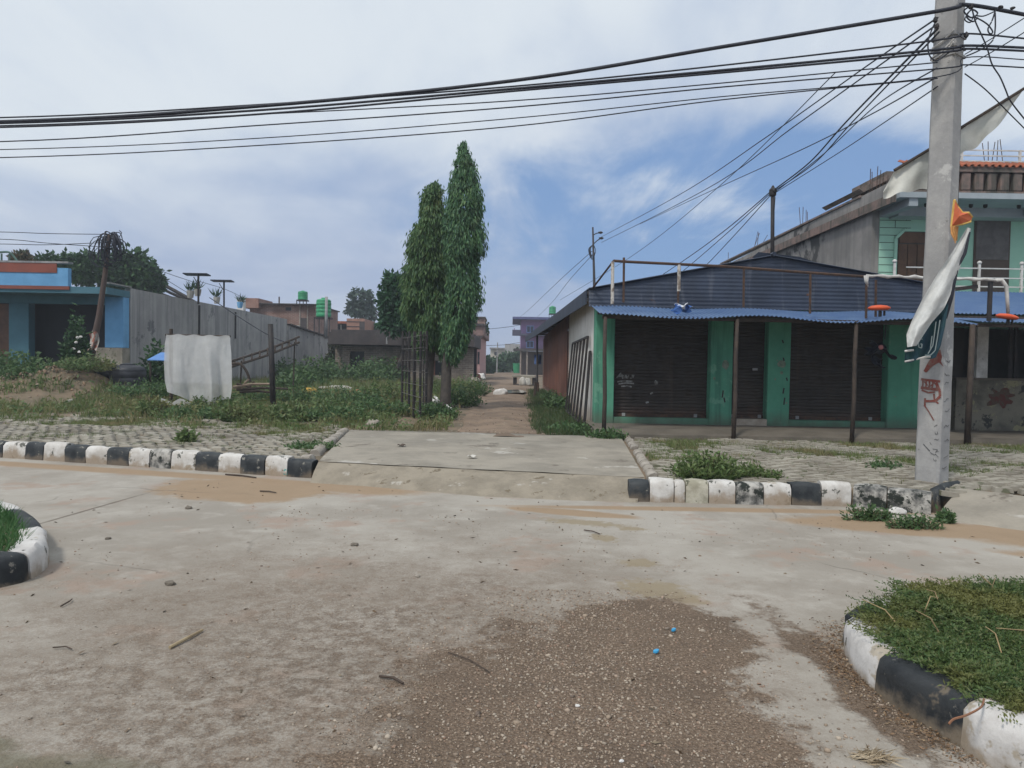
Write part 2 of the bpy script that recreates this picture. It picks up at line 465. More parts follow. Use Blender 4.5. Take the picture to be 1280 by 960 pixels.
# dried mud
mud = mx(blob(-3.3,9.0,1.15,.75,-.3,.12,.55), blob(-5.5,10.3,4.6,.2,-.26,.3,.3), blob(-2.0,9.2,.9,.3,-.3,.3,.6), blob(4.3,7.45,1.5,.42,-.25,.15,.45), blob(6.2,6.6,2.3,.45,-.35,.2,.5),
         blob(5.2,6.0,.9,.25,-.6,.2,.6), blob(.65,7.95,.75,.16,-.3,.2,.4), blob(2.5,8.25,2.6,.12,0,.3,.3))
wet = mx(blob(1.05,5.25,.24,.20,-.5,.3,.75,True), blob(1.2,5.05,.16,.12,-.5,.3,.8,True), blob(1.06,5.95,.15,.12,.3,.3,.75,True), blob(.88,6.8,.10,.15,.5,.3,.7,True), blob(.75,7.45,.42,.12,-.3,.35,.8,True), blob(1.2,7.2,.14,.08,0,.3,.7,True))
c = k.mix(k.math('MULTIPLY', mud, .95), c, k.mix(k.noise(3), (.25,.175,.105), (.33,.235,.15)))
c = k.mix(k.math('MULTIPLY', wet, .8), c, (.25,.20,.125))
j1, j2 = Z(35,659), Z(178,618); jm, jd = (j1+j2)/2, (j2-j1)
joint = blob(jm.x, jm.y, jd.length/2, .022, math.atan2(jd.y, jd.x), .5, .35, True)
c = k.mix(k.math('MULTIPLY', joint, .8), c, (.10,.075,.055))
# gravelly spread
gp = mx(blob(.36,3.1,.95,1.5,.12,.14,1.3,False,.16), blob(.85,4.35,.66,.6,.1,.14,1.3,False,.2), blob(.2,2.0,1.25,1.2,0,.4,.6), blob(1.78,4.0,.15,.85,.12,.3,1.5,False,.4), blob(1.75,3.4,.12,.5,0,.3,1.2,False,.4), k.math('MULTIPLY', blob(-.7,3.5,1.5,1.5,0,.8,1.2), k.ramp(k.noise(9,6,.75,off=(5,5,0)),.44,.60,0,.8)))
gd = k.mix(k.ramp(k.noise(55, 3, .7), .42, .62), (.118,.082,.055), (.222,.162,.115))
gd = k.mix(k.ramp(k.noise(2.6,5,.65,off=(2,2,9)),.42,.64,0,.55), gd, (.105,.075,.052))
vor = k.n.new('ShaderNodeTexVoronoi'); vor.inputs['Scale'].default_value = 75; k.l(P, vor.inputs['Vector'])
gd = k.mix(k.ramp(vor.outputs['Distance'], .12, .3, .55, 0), gd, k.mix(k.noise(31), (.46,.38,.28), (.19,.14,.10)))
c = k.mix(gp, c, gd)
moss = mx(blob(-1.9,2.72,.7,.2,-.05,.3,.9), blob(-2.3,2.9,.3,.12,.3,.3,1.0))
c = k.mix(k.math('MULTIPLY', moss, .7), c, k.mix(gran2, (.10,.11,.06), (.17,.14,.10)))
# grit specks and cracks
sp_ = k.n.new('ShaderNodeTexVoronoi'); sp_.inputs['Scale'].default_value = 13; k.l(P, sp_.inputs['Vector'])
c = k.mix(k.ramp(sp_.outputs['Distance'], .05, .085, .6, 0), c, (.12,.10,.08))
vc = k.n.new('ShaderNodeTexVoronoi'); vc.feature = 'DISTANCE_TO_EDGE'; vc.inputs['Scale'].default_value = .28
va = k.n.new('ShaderNodeVectorMath'); va.operation = 'ADD'; k.l(P, va.inputs[0])
nz = k.n.new('ShaderNodeTexNoise'); nz.inputs['Scale'].default_value = 2.5; nz.inputs['Detail'].default_value = 5; k.l(P, nz.inputs['Vector']); 
vs_ = k.n.new('ShaderNodeVectorMath'); vs_.operation = 'SCALE'; vs_.inputs['Scale'].default_value = .28; k.l(nz.outputs['Color'], vs_.inputs[0]); k.l(vs_.outputs[0], va.inputs[1])
k.l(va.outputs[0], vc.inputs['Vector'])
crack = k.math('MULTIPLY', k.ramp(vc.outputs['Distance'], .0, .006, 1, 0), k.ramp(k.noise(.4, 3), .52, .62))
c = k.mix(k.math('MULTIPLY', crack, .5), c, (.07,.055,.045))
c = k.mix(.3, c, k.mix(k.noise(90, 3, .7), (.4,.4,.4), (1,1,1)), 'MULTIPLY')
k.color(c); k.p.inputs['Roughness'].default_value = .88; k.p.inputs['Specular IOR Level'].default_value = .3
hh = k.math('ADD', k.math('MULTIPLY', gran, .4), k.math('MULTIPLY', gran2, k.math('ADD', .3, worn)))
hh = k.math('ADD', hh, k.math('MULTIPLY', gp, k.math('MULTIPLY', vor.outputs['Distance'], -2.0)))
k.bump(hh, .55, .012)
m_road = k.m
b = MB()
rx = [x for x in xs if -300 <= x <= 300]
b.v = [(x, K(x)+.09, 0) for x in rx] + [(x, -200, 0) for x in rx]
b.f = [(len(rx)+i, len(rx)+i+1, i+1, i) for i in range(len(rx)-1)]
tag(b.build('road', m_road, origin=(0,0,0)), kind='structure')

# ------------------------------------------------------------------ driveway slab and ramp
b = MB()
def slab_pt(u, v):
    p = (S_fl*(1-u)+S_fr*u)*(1-v) + (S_bl*(1-u)+S_br*u)*v
    return Vector((p.x, p.y, G+.022 + .010*fbm(p.x, p.y, 1.2)))
b.grid(slab_pt, 28, 14)
n = 29
# skirt down at the far edge
for i in range(28):
    a, c2 = 14*n+i, 14*n+i+1
    q = len(b.v); b.v += [(b.v[a][0], b.v[a][1]+.02, G-.1), (b.v[c2][0], b.v[c2][1]+.02, G-.1)]
    b.f.append((a, c2, q+1, q))
tag(b.build('driveway', m_conc, origin=(0,0,0), smooth=True), kind='structure')
foot = [Z(387,604), Z(465,609), Z(600,621), Z(700,626), Z(796,629)]
def foot_pt(u):
    s = u*(len(foot)-1); i = min(int(s), len(foot)-2); return foot[i].lerp(foot[i+1], s-i)
b = MB()
def ramp_pt(u, v):
    a = foot_pt(u); t_ = S_fl*(1-u)+S_fr*u
    p = a.lerp(t_, v); z = -.03 + (G+.045)*(v**.72) + .008*fbm(p.x, p.y, 3)
    return Vector((p.x, p.y + .03*(1-v)*fbm(p.x, p.y, 1.7), z))
b.grid(ramp_pt, 48, 8)
for side in (0, 1):                      # cheeks of the ramp
    vs = [ramp_pt(side, v/8) for v in range(9)]
    e = S_fl if side == 0 else S_fr
    b.add(vs + [Vector((e.x, e.y, -.05)), Vector((vs[0].x, vs[0].y, -.05))], [tuple(range(11))])
tag(b.build('driveway_ramp', M('ramp_concrete', (.30,.26,.20), (.22,.19,.145), scale=3, bump=.5, bscale=45, spots=((.16,.13,.09), 5, .6), spots2=((.38,.35,.30), 2, .62)), origin=(0,0,0), smooth=True), kind='structure')

# second ramp at the far right, past the pole
r2 = [Z(1166,650,0), Z(1330,672,0), Z(1420,640,G), Z(1200,612,G)]
b = MB()
def r2p(u, v):
    a = r2[0].lerp(r2[1], u); t_ = r2[3].lerp(r2[2], u); p = a.lerp(t_, v)
    k_ = min(1, u*3+.0)
    return Vector((p.x, p.y, -.03+(G+.05)*(v**.8)+.006*fbm(p.x,p.y,3)))
b.grid(r2p, 24, 8)
b.add([r2p(0, v/8) for v in range(9)] + [Vector((r2[3].x, r2[3].y, -.05))], [tuple(range(10))])
tag(b.build('side_ramp', m_conc, origin=(0,0,0), smooth=True), kind='structure')

# ------------------------------------------------------------------ stone pavement, laid block by block
def pavement(name, inside, x0, x1, t0, t1, ang, seed):
    r = random.Random(seed); b = MB()
    ca, sa = math.cos(ang), math.sin(ang)
    bw, bh = .25, .125
    for j in range(int(-14/bh), int(24/bh)):
        for i in range(int(-26/bw), int(26/bw)):
            u, v = (i + (.5 if j % 2 else 0))*bw, j*bh
            x, y = u*ca - v*sa, 12 + u*sa + v*ca
            if not (x0 < x < x1): continue
            t_ = y - K(x)
            if not (t0 < t_ < t1) or not inside(x, y): continue
            bare = fbm(x, y, .55, 3.0) + .35*(t_-2.6)/2.6
            if bare > .24 + .38*r.random(): continue
            if r.random() < .12: continue
            dz = .012*r.random() + .02*fbm(x, y, .8)
            g = .012 + .016*r.random()
            a1, a2 = r.gauss(0, .09), r.gauss(0, .04); u += r.gauss(0,.02); x += r.gauss(0,.02); y += r.gauss(0,.015)
            hx = Vector((math.cos(ang+a1), math.sin(ang+a1), a2))*(bw/2-g); hy = Vector((-math.sin(ang+a1), math.cos(ang+a1), r.gauss(0,.02)))*(bh/2-g*.8)
            cc = Vector((x, y, G-.02+dz)); up = Vector((0,0,.028))
            k_ = .86
            vs = [cc-hx-hy-up, cc+hx-hy-up, cc+hx+hy-up, cc-hx+hy-up] + [cc+(hx*sx+hy*sy)*k_+up*1.0 for sx, sy in ((-1,-1),(1,-1),(1,1),(-1,1))]
            b.add(vs, [(4,5,6,7),(0,1,5,4),(1,2,6,5),(2,3,7,6),(3,0,4,7)])
    return tag(b.build(name, m_paver, origin=(0,0,0), recalc=False), kind='structure')
def left_of_slab(x, y):
    f = (y - S_fl.y)/(S_bl.y - S_fl.y); return x < S_fl.x + (S_bl.x-S_fl.x)*f - .3
def right_of_slab(x, y):
    f = (y - S_fr.y)/(S_br.y - S_fr.y); return x > S_fr.x + (S_br.x-S_fr.x)*f + .25 and y < 14.3 and not (x > r2[3].x-.1 and y < r2[3].y+(x-r2[3].x)*(-.1)+.1)
pavement('pavement', left_of_slab, -18, 0, .28, 5.6, -.26, 1)
pavement('pavement', right_of_slab, 0, 16, .28, 7, -.05, 2)

# ------------------------------------------------------------------ dirt lane
b = MB(); rows = []
ys = [S_bl.y-.9] + [14.5+i*.7 for i in range(40)] + [43+i*3 for i in range(26)]
for y in ys:
    l, r_ = lane_x(y)
    f = (y-S_bl.y)/20
    for i in range(15):
        u = i/14; x = l + (r_-l)*u
        edge = .3*fbm(x*2, y*1.3, 1.1) if i in (0, 14) else 0
        z = G + .012 + .025*fbm(x, y, .9) - .05*math.exp(-((u-.3)/.12)**2)*.6 - .05*math.exp(-((u-.7)/.12)**2)*.6 + (.03 if 3 < i < 11 else 0)
        if i in (0, 14): z = G - .06
        b.v.append((x+edge, y, z))
for j in range(len(ys)-1):
    for i in range(14): b.f.append((j*15+i, j*15+i+1, (j+1)*15+i+1, (j+1)*15+i))
tag(b.build('dirt_lane', m_dirt, origin=(0,0,0), smooth=True), kind='structure')
# far end of the lane: open earth in front of the hedge
b = MB(); e1, e2 = Z(600,470,G), Z(668,472,G)
b.add([(-9,84,G+.03),(6,84,G+.03),(10,128,G+.03),(-12,128,G+.03)], [(0,1,2,3)])
tag(b.build('dirt_yard', m_dirt, origin=(0,0,0)), kind='structure')
# puddle in the lane
mw = NT('puddle_water'); mw.color((.03,.027,.022)); mw.p.inputs['Roughness'].default_value = .05; mw.p.inputs['Specular IOR Level'].default_value = .6
pc = Z(642,491,G); b = MB()
pts = [(pc.x+.62*math.cos(a)*(1+.3*mnoise.noise(Vector((math.cos(a),math.sin(a),1)))), pc.y+2.3*math.sin(a)*(1+.4*mnoise.noise(Vector((math.cos(a)*1.5,math.sin(a)*1.5,4)))), G+.075) for a in [2*math.pi*i/40 for i in range(40)]]
b.add(pts, [tuple(range(40))])
tag(b.build('puddle', mw.m, origin=(0,0,0)), kind='structure')

# ------------------------------------------------------------------ kerbs
def sweep_kerb(pts, inward, h=.26, wd=.2, seed=0, zb=-.05):
    """one kerbstone: pts = outer foot polyline, inward = unit vectors"""
    r = random.Random(seed)
    prof = [(0, zb), (.006, h*.55), (.012, h*.82), (.045, h*.97), (.09, h), (wd*.8, h*.99), (wd, h*.95), (wd, zb)]
    b = MB(); n = len(prof)
    j0, j1 = r.gauss(0,.006), r.gauss(0,.008)
    for i, (p, q) in enumerate(zip(pts, inward)):
        e = .012 if i in (0, len(pts)-1) else 0
        for (d_, z) in prof:
            jj = .016*mnoise.noise(Vector((p.x*5+d_*20, p.y*5, z*9+seed))) + .009*mnoise.noise(Vector((p.x*17+d_*40, p.y*17, z*30+seed)))
            b.v.append((p.x+q.x*(d_+j0+jj+e*(d_ < .1)), p.y+q.y*(d_+j0+jj+e*(d_ < .1)), z + (j1 + jj - e*.9 if z > .05 else 0)))
    m = len(pts)
    for i in range(m-1):
        for a in range(n-1): b.f.append((i*n+a, i*n+a+1, (i+1)*n+a+1, (i+1)*n+a))
    b.f.append(tuple(range(n))); b.f.append(tuple((m-1)*n+a for a in range(n))[::-1])
    return b
def line_kerb(root, bounds, mats, foot_y, h=.26, labels={}):
    """bounds: pixel x positions along the foot line"""
    pts = [Z(x, foot_y(x)) for x in bounds]
    for i, (a, c2) in enumerate(zip(pts, pts[1:])):
        d_ = (c2-a).normalized(); nn = Vector((-d_.y, d_.x, 0)); g = d_*.006
        seg = [a+g, a.lerp(c2,.33), a.lerp(c2,.67), c2-g]
        o = sweep_kerb(seg, [nn]*4, h, seed=i).build('kerb_stone', mats[i], root, smooth=True)
        o.data.set_sharp_from_angle(angle=R(50))
        if i in labels: o['label'] = labels[i]
ip = lambda x, tb: next((y0+(y1-y0)*(x-x0)/(x1-x0) for (x0,y0),(x1,y1) in zip(tb, tb[1:]) if x0 <= x <= x1), tb[-1][1])
lk = thing('kerb', 'long kerb of alternating black and white stones before the weedy vacant lot', 'kerb', Z(200,586))
bl = [-160,-134,-108,-82,-54,-27,2,30,53,80,106,133,160,186,212,243,272,300,330,358,389]
line_kerb(lk, bl, [(m_kw, m_kb)[i % 2] if i != 13 else m_kbw for i in range(len(bl)-1)], lambda x: ip(x, [(-200,561),(0,572),(390,598)]))
rk = thing('kerb', 'weathered black and white kerb edging the paving before the green shop', 'kerb', Z(950,630))
br = [786,812,843,857,886,920,955,990,1027,1065,1108,1164]
line_kerb(rk, br, [m_kb, m_kw, m_kw, m_kdirty, m_kw, m_kbw, m_kw, m_kb, m_kw, m_kbw, m_kbw], lambda x: ip(x, [(780,627),(900,630),(1060,633),(1165,644)]))
o = sweep_kerb([Z(1169,640), Z(1184,632), Z(1202,627)], [Vector((.2,.98,0))]*3, .25, .18, seed=99).build('kerb_stone', m_kb, rk, smooth=True)
# short stone rows on both edges of the slab
def row_kerb(root, a, c2, n, mat, h, wd, nrm, gap=()):
    for i in range(n):
        if i in gap: continue
        p, q = a.lerp(c2, i/n), a.lerp(c2, (i+.93)/n)
        b = sweep_kerb([p, p.lerp(q,.5), q], [nrm]*3, h, wd, seed=i+40, zb=G-.1)
        o = b.build('kerb_stone', mat, root, smooth=True); o.data.set_sharp_from_angle(angle=R(50))
e = thing('kerb', 'low edging of bare pale stones on the left side of the concrete driveway', 'kerb', S_bl)
row_kerb(e, S_fl.lerp(S_bl,.02)+Vector((-.1,0,0)), S_bl+Vector((.0,0,0)), 11, m_kbare, G+.07, .17, Vector((-1,-.1,0)).normalized(), (1,))
e = thing('kerb', 'broken low stone edging on the shop side of the concrete driveway', 'kerb', S_br)
row_kerb(e, S_br+Vector((.05,0,0)), S_fr.lerp(S_br,.05)+Vector((.05,0,0)), 11, m_kbare, G+.045, .14, Vector((1,.1,0)).normalized(), (4,))

def smooth_path(P_, n):
    out = []
    for i in range(len(P_)-1):
        p0, p1, p2, p3 = P_[max(i-1,0)], P_[i], P_[i+1], P_[min(i+2,len(P_)-1)]
        for j in range(n):
            t_ = j/n
            out.append(.5*((2*p1)+(p2-p0)*t_+(2*p0-5*p1+4*p2-p3)*t_*t_+(3*p1-p0-3*p2+p3)*t_**3))
    return out + [P_[-1]]
def island_kerb(root, foot_pts, cuts, mats, sign, h=.2, wd=.2):
    path = smooth_path(foot_pts, 12)
    n = len(path)
    inn = []
    for i in range(n):
        d_ = (path[min(i+1,n-1)]-path[max(i-1,0)]).normalized(); inn.append(Vector((-d_.y, d_.x, 0))*sign)
    for s_, (a, c2) in enumerate(zip(cuts, cuts[1:])):
        ia, ib = int(a*(n-1)), int(c2*(n-1))
        o = sweep_kerb(path[ia:ib+1], inn[ia:ib+1], h, wd, seed=70+s_).build('kerb_stone', mats[s_], root, smooth=True)
        o.data.set_sharp_from_angle(angle=R(50))
    return [p + q*wd*.8 for p, q in zip(path, inn)]
m_iw = M('island_white', (.60,.58,.555), (.50,.475,.45), scale=5, spots=((.10,.10,.085), 7, .62), spots2=((.40,.35,.28), 3, .58), bump=.5, bscale=22, base=((.30,.24,.175), .0, .10))
m_ib = M('island_black', (.016,.019,.022), (.035,.038,.04), scale=5, spots=((.16,.15,.13), 10, .60), spots2=((.14,.115,.085), 2.5, .67), bump=.5, bscale=22, rough=.6, base=((.2,.16,.115), .0, .085))
ri = thing('kerb', 'rounded black and white kerb round the leafy traffic island nearest the camera', 'kerb', Z(1100,850))
rpts = [Z(1360,780), Z(1220,781), Z(1122,785), Z(1074,793), Z(1052,813), Z(1092,864), Z(1200,935), Z(1330,1010), Z(1560,1150)]
r_in = island_kerb(ri, rpts, [0, .15, .27, .36, .485, .63, .755, .88, 1], [m_ib, m_iw, m_ib, m_iw, m_ib, m_iw, m_ib, m_iw][:0] + [m_iw, m_ib, m_iw, m_ib, m_iw, m_ib, m_iw, m_ib], 1)
li = thing('kerb', 'black and white kerb corner round the grassy island at far left', 'kerb', Z(40,715))
lpts = [Z(-260,820), Z(-120,768), Z(-30,742), Z(44,722), Z(60,692), Z(32,660), Z(-40,642), Z(-200,630)]
l_in = island_kerb(li, lpts, [0, .14, .28, .425, .60, .72, .86, 1], [m_ib, m_iw, m_ib, m_iw, m_ib, m_iw, m_ib][0:0] + [m_ib, m_iw, m_ib, m_iw, m_ib, m_iw, m_ib], 1)
def island_soil(pts):
    b = MB(); c_ = sum(pts, Vector())/len(pts)
    vs = [Vector((p.x, p.y, .17)) for p in pts]
    b.add(vs + [Vector((c_.x, c_.y, .2))], [(i, (i+1) % len(vs), len(vs)) for i in range(len(vs))])
    return tag(b.build('island_soil', m_earth, origin=(0,0,0)), kind='structure')
island_soil(r_in); island_soil(l_in)
# ------------------------------------------------------------------ green shop
m_green = M('green_paint', (.10,.325,.215), (.08,.27,.18), scale=1.5, bump=.15, spots=((.20,.20,.16), 5, .66), base=((.10,.11,.08), .25, .75), streak=((.04,.12,.085), .5, .55), spots2=((.14,.33,.23), .9, .56))
m_shut = M('shutter_steel', (.050,.039,.032), (.034,.028,.025), scale=2, bump=.08, rough=.6, streak=((.10,.07,.05), .6, .4), base=((.13,.07,.05), .3, .8))
m_ply = M('limewashed_wall', (.72,.70,.66), (.60,.58,.54), scale=1.5, bump=.2, streak=((.22,.20,.18), .56, .5), base=((.30,.22,.15), .2, .9))
m_roofd = M('weathered_sheet', (.046,.060,.092), (.032,.041,.062), scale=1.2, bump=.1, rough=.55, metal=.3, spots=((.15,.075,.045), .9, .66), streak=((.16,.17,.19), .55, .35))
m_blue = M('blue_sheet', (.075,.135,.27), (.10,.165,.29), scale=2.5, bump=.05, rough=.45, spots=((.30,.33,.38), 3, .66))
m_plinth = M('plinth_cement', (.16,.138,.11), (.115,.10,.08), scale=2, bump=.35, bscale=25)
m_brown = M('brown_shed_sheet', (.175,.075,.052), (.12,.055,.042), scale=2, bump=.1, rough=.7, streak=((.24,.12,.08), .55, .6))
m_brick = brick('clay_brick', (.28,.115,.07), (.22,.10,.07), (.30,.27,.23))
m_bamboo = M('weathered_pole', (.075,.056,.044), (.045,.036,.031), scale=6, bump=.2)
WY = 16.0; ZF = G+.15; ZH = 2.95
def xat(px, Y=WY, py=460): return D(px, py, Y).x
gs = thing('green_shop', 'single storey green shop with brown roller shutters under a blue tin awning', 'shop', (5, WY, G))
X0, X1 = xat(744), xat(1152)
ED = [(744,768),(888,916),(960,988),(1110,1152)]
b = MB()
for i, (a, c2) in enumerate(ED):
    b2 = MB(); b2.box(xat(a), xat(c2), WY, WY+.45, ZF-.02, ZH); o = b2.build('pillar', m_green, gs, bevel=.012)
b = MB()                                              # sills and the wall over the doors
for a, c2 in ((768,888),(988,1110)): b = MB(); b.box(xat(a)+.002, xat(c2)-.002, WY+.03, WY+.42, ZF-.02, ZF+.13); b.build('sill', m_green, gs)
for a, c2 in ((768,888),(916,960),(988,1110)): b = MB(); b.box(xat(a)+.002, xat(c2)-.002, WY+.02, WY+.42, 2.72, ZH); b.build('lintel', m_green, gs)
b = MB(); b.box(xat(916)+.002, xat(960)-.002, WY-.02, WY+.4, ZF-.02, ZF+.14)
o = b.build('door_sill', M('bare_cement', (.42,.36,.29), (.30,.25,.2), scale=4, bump=.3), gs)
def shutter(x0, x1, z0, z1, y):
    b = MB(); nr = int((z1-z0)/.072); L = x1-x0
    prof = []
    for i in range(nr):
        zz = z0 + (z1-z0)*i/nr; hgt = (z1-z0)/nr
        prof += [(zz+.001, 0), (zz+hgt*.12, -.004), (zz+hgt*.3, -.015), (zz+hgt*.7, -.015), (zz+hgt*.88, -.004)]
    prof.append((z1, 0))
    vs = []
    nx_ = 6
    for (z, d_) in prof:
        for q in range(nx_+1):
            x = x0+L*q/nx_
            vs.append((x, y + d_ + .006*mnoise.noise(Vector((x*1.3, z*1.3, y))), z))
    b.add(vs, [(i*(nx_+1)+q, i*(nx_+1)+q+1, (i+1)*(nx_+1)+q+1, (i+1)*(nx_+1)+q) for i in range(len(prof)-1) for q in range(nx_)])
    return b
shs = []
for i, (a, c2, z0) in enumerate(((768,888,ZF+.13),(916,960,ZF+.14),(988,1110,ZF+.13))):
    s_ = shutter(xat(a)+.004, xat(c2)-.004, z0, 2.74, WY+.26).build('shutter', m_shut, gs)
    bb = MB(); bb.box(xat(a)+.01, xat(c2)-.01, WY+.215, WY+.245, z0+.002, z0+.07); bb.build('bottom_rail', m_rust, s_)
    if i == 1: bb = MB(); bb.box(xat(945), xat(951), WY+.20, WY+.238, 1.55, 1.6); bb.build('hasp', m_oldconc, s_)
    for q in (.12, .88): xx = xat(a)+(xat(c2)-xat(a))*q; bb = MB(); bb.box(xx-.035, xx+.035, WY+.19, WY+.214, z0+.015, z0+.085); bb.build('padlock', m_oldconc, s_)
    shs.append(s_)
# chalky scrawl and scuffs on the first shutter
def strokes(b, segs, wd, fn):
    for seg in segs:
        for a, c2 in zip(seg, seg[1:]):
            p, q = fn(*a), fn(*c2); b.beam(p, q, wd, .003, up=(0,1,0))
sc = lambda u, v: D(771+u*22, 466+v*18, WY+.238)
b = MB()
strokes(b, [[(0,.35),(.25,0),(.35,.4)],[(.08,.25),(.4,.2)],[(.45,.4),(.5,.15),(.6,.4),(.68,.15)],[(.75,.38),(.95,.3),(.85,.18),(1,.2)],[(.02,.62),(.4,.56),(.9,.6)],[(.1,.78),(.5,.7),(.98,.74)],[(.25,.95),(.6,.9),(.85,.98)]], .032, sc)
sc2 = lambda u, v: D(818+u*6, 476+v*30, WY+.238)
strokes(b, [[(.1,0),(.6,.06),(.5,.15)],[(-.9,.55),(-.3,.5)],[(-1.8,.92),(-1.2,.88)],[(.2,.05),(.3,.18)]], .04, sc2)
b.build('chalk_scrawl', M('chalk', (.30,.30,.29), (.12,.11,.10), scale=14, lo=.45, hi=.6, bump=0), shs[0])
b = MB()                                              # black brush marks and patches on the pillars
for (px, py, hh) in ((904,488,9),(905,497,6),(980,485,7),(981,497,9),(979,447,4),(978,425,4),(983,472,4)):
    p = D(px, py, WY-.003); b = MB(); b.beam(p, D(px+(-1)**hh*1.2, py+hh, WY-.003), .03, .004, up=(0,1,0)); b.build('brush_mark', m_dark, gs)
m_bare = M('worn_plaster', (.22,.25,.20), (.10,.16,.11), scale=12, bump=.2)
for (px, py, ww, hh) in ((907,456,9,12),(977,455,11,9),(977,466,4,4),(893,473,3,4),(969,474,2,3)):
    pts = [D(px+ww*.5*math.cos(a)*(1+.4*mnoise.noise(Vector((px,math.cos(a)*2,math.sin(a)*2)))), py+hh*.5*math.sin(a)*(1+.4*mnoise.noise(Vector((px+9,math.cos(a)*2,math.sin(a)*2)))), WY-.003) for a in [2*math.pi*i/14 for i in range(14)]]
    b = MB(); b.prism(pts, (0,.002,0)); b.build('bare_patch', m_bare, gs)
# plinth / veranda
b = MB()
def plp(u, v):
    x = xat(741)-.1 + u*(xat(1160)-xat(741)+.2); y = 14.35 + v*(WY+.4-14.35)
    return Vector((x, y + (.06*fbm(x, y, 1.4) if v == 0 else 0), G+.02+.13*min(1, v*3+.35) + .008*fbm(x, y, 2)))
b.grid(plp, 60, 10)
nb = 61
for i in range(60):
    q = len(b.v); b.v += [(b.v[i][0], b.v[i][1]-.02, G-.1), (b.v[i+1][0], b.v[i+1][1]-.02, G-.1)]; b.f.append((q, q+1, i+1, i))
b.build('veranda_floor', m_plinth, gs)
# side along the lane
SX = X0
b = MB(); b.box(SX+.004, SX+.2, WY+.004+.45, 23.6, G-.1, 3.25); b.box(SX+.004, SX+.2, WY+.002, WY+.452, ZH+.002, 3.25)
o = b.build('side_wall', m_ply, gs)
b = MB(); b.corr((SX-.02, 24.0, G+.25), (0, 17.5, 0), (0, 0, 2.75), (1,0,0), .2, .018); b.build('side_wall', m_brown, gs)['label'] = 'rusty brown sheet side wall'
b = MB(); b.box(SX+.0, SX+.2, 23.6+.002, 23.95, G-.1, 3.2); b.box(SX+.002, SX+.2, 41.6, 43.5, G-.1, 3.1); b.box(SX+.05, SX+.2, 23.96, 41.58, G-.1, G+.35)
b.build('brick_pier', m_brick, gs)
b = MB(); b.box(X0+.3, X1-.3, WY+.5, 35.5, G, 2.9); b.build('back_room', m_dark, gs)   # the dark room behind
b = MB(); b.box(X1-.2, X1-.01, WY+.46, 28, G-.1, 3.2); b.build('wall', m_brick, gs)
# roof: gable end clad in sheets, two slopes running back
EX0, EX1 = D(730,362,17).x, 8.98
apex = D(964,322,WY); zl, zr = D(730,364,WY+.2).z, D(1160,357,WY).z
b = MB()
def gab(u, v):
    x = EX0 + (EX1-EX0)*u
    zt = zl + (apex.z-zl)*(x-EX0)/(apex.x-EX0) if x < apex.x else apex.z + (zr-apex.z)*(x-apex.x)/(EX1-apex.x)
    z0 = 2.86; z = z0 + (zt-z0)*v
    return Vector((x, WY-.06-.0*v + .004*math.sin(2*math.pi*z/.085) + .02*mnoise.noise(Vector((x*.8, z, 0))) - .1*(1-v), z))
b.grid(gab, 60, 64)
b.build('gable_cladding', m_roofd, gs, recalc=False)
b = MB(); YB = 44
b.corr((EX0-.0, WY-.14, zl+.03), (-.82, YB-WY+.1, 0), (apex.x-EX0, 0, apex.z-zl), (-.1,0,1), .11, .014)
b.corr((apex.x, WY-.14, apex.z+.03), (0, 30-WY, 0), (EX1-apex.x, 0, zr-apex.z), (.1,0,1), .11, .014)
b.build('roof', m_roofd, gs, solid=.006)
b = MB()                                              # sagging ridge cap with a torn end, and lapped flashing
b.tube([(apex.x+.0, WY-.2, apex.z+.05), (apex.x, 22, apex.z+.04), (apex.x, 29.9, apex.z+.04)], .05)
b.add([D(948,315,WY-.05), D(1000,321,WY-.05), D(1030,332,WY-.05), D(1010,333,WY-.02), D(940,322,WY-.02)], [(0,1,2,3,4)])
b.build('ridge_cap', m_roofd, gs)
b = MB()                                              # eave along the lane
ex = lambda y: EX0+.03-.82*(y-WY)/(YB-WY)
b.beam((ex(WY), WY, zl-.06), (ex(YB), YB, zl-.06), .05, .10)
for y in (20, 24, 28, 32, 36, 40): b.beam((ex(y), y, zl-.02), (SX+.2, y, zl+.03), .05, .09)
b.build('rafter', m_bamboo, gs)
b = MB(); b.beam((EX0-.04, WY, zl-.15), (EX0-.86, YB, zl-.15), .03, .3); b.build('fascia_sheet', m_roofd, gs)
# awning
aw0, aw1 = D(744,384,14.55), D(1156,398,14.1)
def sag1(a, v): return Vector((0, 0, -.07*math.sin(a*math.pi*2.2+.4)**2*(1-v) + .02*math.sin(a*17)))
AX1 = 9.02
b = MB(); zf0 = 2.66
b.corr((X0-.12, 14.3, 2.62), (AX1-X0+.12, 0, -.03), (0, 1.66, .27), (0,-.16,1), .085, .014, nv=6, sag=sag1)
b.build('awning', m_blue, gs, solid=.004)
b = MB(); b.beam((X0-.05, 14.5, 2.56), (AX1, 14.5, 2.53), .06, .07); b.beam((X0-.05, 15.3, 2.69), (AX1, 15.3, 2.66), .05, .06)
b.build('awning_purlin', m_bamboo, gs)
p0 = D(842,384,14.2); b = MB()
def crump(u, v):
    p = p0 + Vector((u*.34-.02, -.12+v*.1, .05-.19*v+.07*u*v)) + Vector((.04*math.sin(v*9+u*4), .08*math.sin(u*8+v*3), .03*math.sin(u*11-v*5)))
    return p
b.grid(crump, 10, 8); b.build('torn_flap', M('torn_blue_white', (.55,.57,.60), (.06,.15,.42), scale=3.2, lo=.47, hi=.53, bump=.1), gs, solid=.006)
